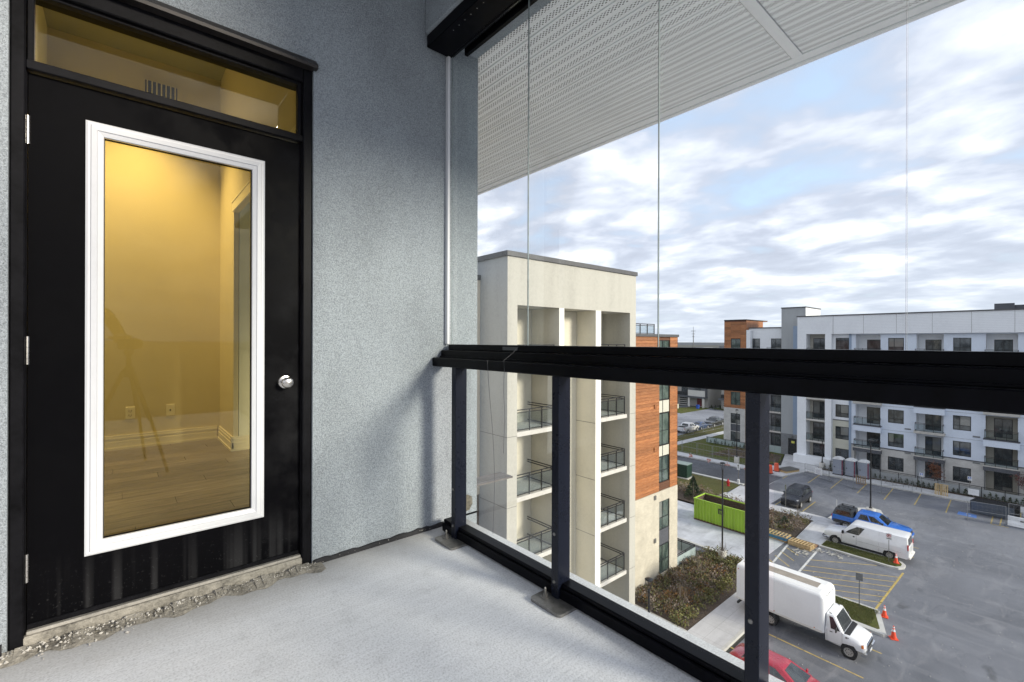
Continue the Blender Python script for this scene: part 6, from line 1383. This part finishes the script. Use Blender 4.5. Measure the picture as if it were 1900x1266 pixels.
fence_panel((70.0, 18.45), (68.6, 15.6), 1.8, 'wire fence panel standing across the painted bays left of the lamp post', 'temporary wire fence panels'); fence_panel((69.0, 12.9), (72.3, 10.6), 1.7, 'wire fence panel angled toward the far pavement by the bike racks', 'temporary wire fence panels'); fence_panel((68.6, 15.55), (69.0, 12.95), 1.7, 'wire fence panel directly behind the tall lamp post', 'temporary wire fence panels')
ORD = ('first', 'second', 'third', 'fourth', 'fifth', 'sixth', 'seventh', 'eighth')
xx, yy_ = 70.15, 43.3
for k in range(8): fence_panel((xx+k*3.6, yy_-k*.19+2.1), (xx+k*3.6+3.5, yy_-(k+1)*.19+2.1), 1.5, ORD[k]+' wire fence panel from the left in the line beside the far street', 'wire fence along the far street', .5, False)
for k in range(6): fence_panel((69.75, 28.8+k*2.5), (69.8, 31.2+k*2.5), 1.9, ORD[k]+' wire fence panel from the lamp post in the line between road and lawn', 'wire fence along the lawn', .45, False)
# stacked dark panels
DKP = M('dark slate fence panel', (0.10, 0.12, 0.155), 0.5, 0, 0.15, 2)
for i in range(7):
    t = thing('screen_panel', ('front', 'second', 'third', 'fourth', 'fifth', 'sixth', 'rearmost')[i]+' dark slate fence panel leaning in the stack behind the wire fence', 'panel', (68.4+i*.27, 3.75-i*.05, .72), R(4), 'stacked dark fence panels'); t.rotation_euler = (0, R(-20), R(2))
    m = MB(); m.box(-.02, .02, -1.55, 1.55, -.68, .75); part('sheet', m, DKP, t)
    m = MB(); m.box(-.035, .035, -1.60, -1.55, -.7, .78); m.box(-.035, .035, 1.55, 1.60, -.7, .78); m.box(-.035, .035, -1.55, 1.55, .75, .79); part('edge_frame', m, RAILM, t)
# bike racks on the pavement
for k, (x, y, lb) in enumerate(((73.7, 13.0, 'leftmost'), (73.75, 12.0, 'middle'), (73.8, 10.8, 'rightmost'))):
    t = thing('bike_rack', f'thin grey bike hoop on the far pavement, {lb} of three', 'bike rack', (x, y, .13), R(70), 'bike hoops'); m = MB(); m.tube([(-.4, 0, 0), (-.4, 0, .8), (-.34, 0, .88), (.34, 0, .88), (.4, 0, .8), (.4, 0, 0)], .022, 6); m.tube([(-.4, 0, .45), (.4, 0, .45)], .015, 5); part('hoop', m, GALV, t)
bi = thing('utility_bin', 'blue plastic bin on the lawn before the townhouses', 'bin', (117.6, 60.9, .06)); m = MB(); m.loft([[(-.25, -.3, .1), (.25, -.3, .1), (.25, .3, .1), (-.25, .3, .1)], [(-.32, -.38, 1.0), (.32, -.38, 1.0), (.32, .38, 1.0), (-.32, .38, 1.0)]]); part('bin_body', m, M('blue bin plastic', (0.03, 0.10, 0.45), 0.5), bi); m = MB(); m.cbox(-.35, .38, -.4, .4, 1.0, 1.08, .02); part('bin_lid', m, bpy.data.materials['blue bin plastic'], bi)
ub = thing('utility_pedestal', 'pale utility pedestal on the grass by the house drive', 'utility box', (114.3, 65.2, .05)); m = MB(); m.cbox(-.35, .35, -.5, .5, 0, 1.2, .03); part('pedestal', m, CREAMP, ub)
# ---------------------------------------------------------------- planting
def leaves(name, patch, mats, label, cat, kind='stuff', parent=None):
    m = MB()
    for (x, y, z, r, h, n, slot, sz) in patch:
        for k in range(n):
            a = rnd.random()*6.283; rr = r*math.sqrt(rnd.random()); zz_ = z+h*(rnd.random()**.8)*(1-.5*(rr/r)**2); p = Vector((x+rr*math.cos(a), y+rr*math.sin(a), zz_)); d = Vector((rnd.gauss(0, 1), rnd.gauss(0, 1), rnd.gauss(.5, .7))).normalized(); e = d.cross(Vector((rnd.gauss(0, 1), rnd.gauss(0, 1), rnd.gauss(0, 1)))).normalized(); s_ = sz*rnd.uniform(.6, 1.4)
            m.add([p-e*s_*.5, p+d*s_*.9, p+e*s_*.5, p-d*s_*.5], [(0, 1, 2, 3)], slot if rnd.random() < .75 else rnd.randrange(len(mats)))
    o = part(name, m, mats, parent)
    return tag(o, label, cat, None, kind) if label else o
LB = M('brown dead leaves', (0.175, 0.118, 0.070), 0.9, 0, 0.3, 3); LO = M('olive winter leaves', (0.14, 0.14, 0.05), 0.9, 0, 0.3, 3); LR = M('rust orange leaves', (0.21, 0.105, 0.030), 0.9, 0, 0.3, 3); LG = M('dark evergreen leaves', (0.030, 0.055, 0.020), 0.8, 0, 0.3, 3); LT = M('grey brown twigs', (0.25, 0.20, 0.165), 0.9, 0, 0.25, 4); LY = M('yellow green leaves', (0.15, 0.15, 0.045), 0.9, 0, 0.25, 3)
SH = [LB, LO, LR, LT, LY]
pt = []
for i in range(330):
    x, y = rnd.uniform(27.0, 38.5), rnd.uniform(14.9, 18.95)
    if y < 15.4 and x > 34: continue
    if y < 15.75: s_ = 4 if rnd.random() < .8 else 1
    elif x > 36.3: s_ = 1
    elif x < 31 and y < 18: s_ = rnd.choice((0, 0, 2, 2, 1, 3))
    else: s_ = rnd.choice((0, 0, 3, 3, 1, 1, 2))
    pt.append((x, y, .1, rnd.uniform(.28, .55), rnd.uniform(.35, .75), 62, s_, .085))
leaves('shrubbery', pt, SH, 'brown and olive ground cover shrubs filling the bed below', 'shrubs')
pt = []
for i in range(170):
    x, y = rnd.uniform(47.6, 52.7), rnd.uniform(15.5, 24.6); pt.append((x, y, .14, rnd.uniform(.3, .6), rnd.uniform(.4, .9), 45, rnd.choice((0, 3, 3, 3, 1)), .085))
leaves('shrubbery', pt, SH, 'dry grey brown shrubs in the bed beyond the green skip', 'shrubs')
pt = []
for i in range(150):
    y = rnd.uniform(25.3, 42); x = rnd.uniform(50.3, 52.6)+max(0, (y-25))*.1; pt.append((x, y, .15, rnd.uniform(.4, .7), rnd.uniform(.7, 1.4), 55, rnd.choice((3, 3, 0, 3, 1)), .10))
leaves('shrubbery', pt, SH, 'row of tall dry grass and shrubs along the verge', 'shrubs')
pt = [(rnd.uniform(72, 79.5), rnd.uniform(28, 35), .1, .4, .3, 16, rnd.choice((0, 3, 1)), .10) for i in range(90)]
leaves('ground_cover', pt, SH, 'sparse ground cover on the mulch bank by the end wing', 'ground cover')
def tuft(name, poly, n, h, label, z=.176):
    (x0, x1, y0, y1) = poly; m = MB()
    for k in range(n):
        x, y = rnd.uniform(x0, x1), rnd.uniform(y0, y1); a = rnd.random()*6.28; dx, dy = .016*math.cos(a), .016*math.sin(a); hh = h*rnd.uniform(.5, 1.3)
        m.add([(x-dx, y-dy, z), (x+dx, y+dy, z), (x+rnd.gauss(0, .025), y+rnd.gauss(0, .025), z+hh)], [(0, 1, 2)], rnd.randrange(3))
    tag(part(name, m, [M('grass blade '+name, (0.075, 0.105, 0.024), 0.9, 0, 0.3, 4), LY, LO]), label, 'grass', kind='stuff')
tuft('grass_blades', (47.08, 48.48, 7.9, 12.95), 6500, .07, 'short grass on the island beside the van'); tuft('grass_tufts', (36.02, 38.36, 7.3, 12.15), 9000, .07, 'short grass on the island beside the truck')
TWIG = M('bare branch bark', (0.17, 0.145, 0.12), 0.9, 0, 0.2, 8)
def sapling(x, y, h, label, z=.1, spread=.32, mat=TWIG, n0=5, group=None, leafmat=None, multi=False):
    t = thing('bare_tree', label, 'sapling', (x, y, z), 0, group); tr = MB(); cr = MB(); tips = []
    def grow(p, d, l, r, depth, mb):
        q = p+d*l; mid = p.lerp(q, .5)+Vector((rnd.gauss(0, .03), rnd.gauss(0, .03), 0))*l; mb.tube([p, mid, q], [r, r*.8, r*.6], 4 if depth else 6, cap=False); tips.append(q)
        if depth < 3:
            for k in range(rnd.choice((2, 3, 3)) if depth else n0):
                e = (d+Vector((rnd.gauss(0, spread), rnd.gauss(0, spread), rnd.gauss(.1, spread*.5)))).normalized(); f = rnd.uniform(.35, 1); grow(p.lerp(q, f), e, l*rnd.uniform(.45, .75), r*.5, depth+1, cr)
    if multi:
        for k in range(5): grow(Vector((rnd.gauss(0, .05), rnd.gauss(0, .05), 0)), Vector((rnd.gauss(0, .2), rnd.gauss(0, .2), 1)).normalized(), h*.5, .016, 1, tr)
        cr.tube([(0, 0, 0), (0, 0, .1)], .02, 4)
    else: grow(Vector((0, 0, 0)), Vector((rnd.gauss(0, .04), rnd.gauss(0, .04), 1)).normalized(), h*.55, .024, 0, tr)
    part('trunk', tr, mat, t); part('crown', cr, mat, t)
    if leafmat:
        lm_ = MB()
        for q in tips:
            for k in range(14): p = q+Vector((rnd.gauss(0, .22), rnd.gauss(0, .22), rnd.gauss(0, .22))); e = Vector((rnd.gauss(0, 1), rnd.gauss(0, 1), rnd.gauss(0, 1))).normalized()*.07; f = e.cross(Vector((0, .3, 1))); lm_.add([p-e, p+f, p+e, p-f], [(0, 1, 2, 3)])
        part('leaves', lm_, leafmat, t)
    return t
for (x, y, h, lb) in ((28.6, 16.0, 2.2, 'bare multi stemmed bush in the near end of the bed'), (30.9, 17.0, 2.6, 'bare multi stemmed bush mid bed below the wing windows'), (33.4, 16.9, 2.4, 'bare multi stemmed bush toward the driveway end of the bed'), (36.9, 17.1, 2.8, 'bare bush at the foot of the lamp by the skip')): sapling(x, y, h, lb, multi=True)
for (x, y, h, lb) in ((50.0, 17.2, 2.0, 'bare bush in the far bed behind the pallets'), (51.6, 16.4, 2.2, 'bare bush in the far bed next to the pavement'), (49.2, 19.2, 2.0, 'bare bush in the far bed behind the skip end')): sapling(x, y, h, lb, .14, multi=True)
sapling(76.6, 9.2, 3.0, 'young tree with rust leaves against the far block', .15, .35, TWIG, 6, None, M('rust brown leaves', (0.20, 0.075, 0.035), 0.9, 0, 0.3, 5)); sapling(76.7, 1.6, 3.2, 'young tree with red brown leaves at the right edge of the far block', .15, .35, TWIG, 6, None, M('red brown leaves', (0.15, 0.05, 0.045), 0.9, 0, 0.3, 5))
def conifer(x, y, h, r, label, z=.14, group=None, n=240, name='evergreen_shrub', sz=.07):
    t = thing(name, label, 'shrub', (x, y, z), rnd.random()*6, group); m = MB(); m.tube([(0, 0, 0), (0, 0, h*.9)], [.03*h, .01], 5); part('trunk', m, TWIG, t); m = MB()
    for k in range(n):
        f = rnd.random()**.7; zz_ = h*(1-f)*.95+.05; rr = r*f*rnd.uniform(.55, 1.05); a = rnd.random()*6.283; p = Vector((rr*math.cos(a), rr*math.sin(a), zz_)); d = Vector((math.cos(a), math.sin(a), .5)).normalized(); e = Vector((-math.sin(a), math.cos(a), rnd.gauss(0, .4))); s_ = sz*rnd.uniform(.6, 1.4); m.add([p-e*s_*.5, p+d*s_, p+e*s_*.5, p-d*s_*.4], [(0, 1, 2, 3)])
    part('crown', m, LG, t); return t
conifer(50.0, 26.4, 2.6, 1.1, 'dark green evergreen bush in the dry verge shrubs', .15, None, 1500, sz=.12); conifer(51.9, 19.9, 1.9, .75, 'small conifer rising behind the green skip', .14, None, 700, sz=.10); conifer(49.0, 16.6, 1.0, .8, 'low green shrub in the bed by the pallets', .14, None, 500, sz=.09)
c0 = conifer(75.35, 20.4, .62, .22, 'small dark evergreen in the row along the far patio screens', .15, 'evergreens along the far patio screens', 70, sz=.09)
for k in range(1, 44): dup(c0, (75.35+rnd.uniform(-.1, .1), 20.4-k*.52+rnd.uniform(-.1, .1), .15), rnd.random()*6).scale = (rnd.uniform(.8, 1.3),)*3
c1 = conifer(79.2, 38.6, .7, .25, 'small dark evergreen in the row before the end wing', .1, 'evergreens before the end wing', 70, sz=.1)
for k in range(1, 16): dup(c1, (79.3+rnd.uniform(-.1, .1), 38.6-k*.62, .1), rnd.random()*6).scale = (rnd.uniform(.8, 1.3),)*3
c2_ = conifer(119.8, 58.2, 1.2, .5, 'dark shrub beside the house path', .06, 'shrubs before the houses', 120, sz=.16); dup(c2_, (119.5, 57.0, .06), 2.0); dup(c2_, (120.4, 56.2, .06), 3.0)
pt = []
for i in range(260):
    d = rnd.uniform(200, 900); a = R(rnd.uniform(8, 75)); pt.append((d*math.cos(a), d*math.sin(a), 0, rnd.uniform(4, 9), rnd.uniform(5, 9), 14, rnd.choice((0, 3, 1)), 3.2))
leaves('treeline', pt, SH, 'low distant tree line toward the horizon', 'trees')
# ---------------------------------------------------------------- photographer and tripod, mirrored in the door glass
CLOTH = M('dark jacket cloth', (0.016, 0.017, 0.021), 0.9, 0, 0.2, 20); SKIN_ = M('skin', (0.45, 0.27, 0.19), 0.6, 0, 0.05, 10); HAIR = M('dark hair', (0.015, 0.012, 0.010), 0.7); SHOE = M('brown shoe', (0.06, 0.035, 0.02), 0.6)
def skinned(name, joints, edges, mat, parent, root=0, sub=2):
    me = bpy.data.meshes.new(name); me.from_pydata([j[0] for j in joints], edges, []); o = bpy.data.objects.new(name, me); COL.objects.link(o)
    sk_ = o.modifiers.new('s', 'SKIN'); o.modifiers.new('d', 'SUBSURF').levels = sub
    for i, (p, r) in enumerate(joints): me.skin_vertices[0].data[i].radius = r if isinstance(r, tuple) else (r, r); me.skin_vertices[0].data[i].use_root = i == root
    dg = bpy.context.evaluated_depsgraph_get(); nm = bpy.data.meshes.new_from_object(o.evaluated_get(dg)); bpy.data.objects.remove(o); nm.materials.clear(); nm.materials.append(mat)
    nm.polygons.foreach_set('use_smooth', [True]*len(nm.polygons)); nm.polygons.foreach_set('material_index', [0]*len(nm.polygons)); return put(name, nm, parent)
pr = thing('person', 'person in dark clothes behind a tripod, faintly mirrored in the door glass', 'person', (-0.27, -0.56, FLOOR), R(-6))
J = [((0, 0, .90), (.15, .11)), ((0, -.01, 1.08), (.135, .10)), ((0, .0, 1.28), (.165, .115)), ((0, .01, 1.40), (.10, .08)), ((0, .03, 1.46), .055), ((0, .05, 1.53), .05),
     ((-.19, .01, 1.37), .06), ((-.27, .10, 1.14), .047), ((-.12, .30, 1.08), .036), ((.19, .01, 1.37), .06), ((.30, .06, 1.14), .047), ((.25, .24, 1.12), .036),
     ((-.10, .0, .82), .10), ((-.12, .02, .47), .068), ((-.13, -.01, .09), .05), ((.10, .0, .82), .10), ((.13, .03, .47), .068), ((.15, .0, .09), .05)]
skinned('body', J, [(0, 1), (1, 2), (2, 3), (3, 4), (4, 5), (2, 6), (6, 7), (7, 8), (2, 9), (9, 10), (10, 11), (0, 12), (12, 13), (13, 14), (0, 15), (15, 16), (16, 17)], CLOTH, pr)
m = MB(); m.lathe([(0, -.125), (.035, -.12), (.055, -.09), (.070, -.03), (.076, .03), (.072, .08), (.05, .115), (.02, .128), (0, .13)], (0, .065, 1.60), 'Z', 18); m.tube([(0, .135, 1.615), (0, .162, 1.585), (0, .14, 1.578)], [.010, .014, .010], 6)
for s in (-1, 1): m.lathe([(0, -.008), (.02, -.008), (.024, 0), (.02, .008), (0, .008)], (s*.078, .06, 1.60), 'X', 8)
hd = part('head', m, SKIN_, pr, 60)
m = MB()
for s in (-1, 1): m.lathe([(0, -.006), (.010, -.004), (.010, .004), (0, .006)], (s*.028, .132, 1.615), 'Y', 8)
m.box(-.022, .022, .122, .133, 1.548, 1.555); part('face_features', m, HAIR, hd)
m = MB(); m.lathe([(.079, -.02), (.083, .03), (.079, .085), (.055, .125), (.02, .14), (0, .142)], (0, .05, 1.605), 'Z', 18); part('hair', m, HAIR, hd, 60)
for s, w_ in ((-1, (-.12, .30, 1.08)), (1, (.25, .24, 1.12))):
    w_ = Vector(w_); m = MB(); m.tube([w_, w_+Vector((0, .05, .005)), w_+Vector((0, .09, .0))], [.028, .038, .034], 8); h_ = part('hand', m, SKIN_, pr, 60)
    for k, L in enumerate((.060, .072, .068, .052)): m = MB(); b_ = w_+Vector((-.028+k*.019, .085, .004)); m.tube([b_, b_+Vector((0, L*.5, .004)), b_+Vector((0, L*.85, -.020))], [.0095, .009, .007], 6); part('finger', m, SKIN_, h_)
    m = MB(); b_ = w_+Vector((-s*.030, .035, .01)); m.tube([b_, b_+Vector((-s*.025, .025, .006)), b_+Vector((-s*.028, .055, .0))], [.012, .010, .008], 6); part('thumb', m, SKIN_, h_)
for s in (-1, 1):
    m = MB(); m.loft([[(s*.14-.04, y_, 0), (s*.14+.04, y_, 0), (s*.14+.035, y_, z_), (s*.14-.035, y_, z_)] for y_, z_ in ((-.08, .09), (.02, .10), (.12, .06), (.20, .035))]); part('shoe', m, SHOE, pr, 50)
tp = thing('tripod', 'black camera tripod with camera, mirrored faintly in the door glass', 'tripod', (0.08, -0.17, FLOOR), -YAW)
LEGM = M('black tripod metal', (0.012, 0.012, 0.013), 0.4)
for a in (90, 210, 330):
    c_, s_ = math.cos(R(a)), math.sin(R(a)); m = MB(); m.tube([(.03*c_, .03*s_, .86), (.20*c_, .20*s_, .46), (.22*c_, .22*s_, .44), (.38*c_, .38*s_, .01)], [.017, .017, .012, .011], 8); part('leg', m, LEGM, tp)
m = MB(); m.lathe([(0, .80), (.03, .80), (.045, .86), (.02, .90), (.016, .98), (.035, 1.0), (.035, 1.03), (0, 1.03)], n=12); part('column', m, LEGM, tp)
m = MB(); m.cbox(-.068, .068, -.045, .02, 1.035, 1.13, .01); m.cbox(-.03, .03, -.04, .01, 1.13, 1.155, .008); cbod = part('camera_body', m, LEGM, tp)
m = MB(); m.lathe([(0, .02), (.036, .02), (.036, .055), (.042, .06), (.042, .095), (.034, .095), (.03, .085), (0, .085)], (0, 0, 1.08), 'Y', 20); part('lens', m, LEGM, cbod, 40)
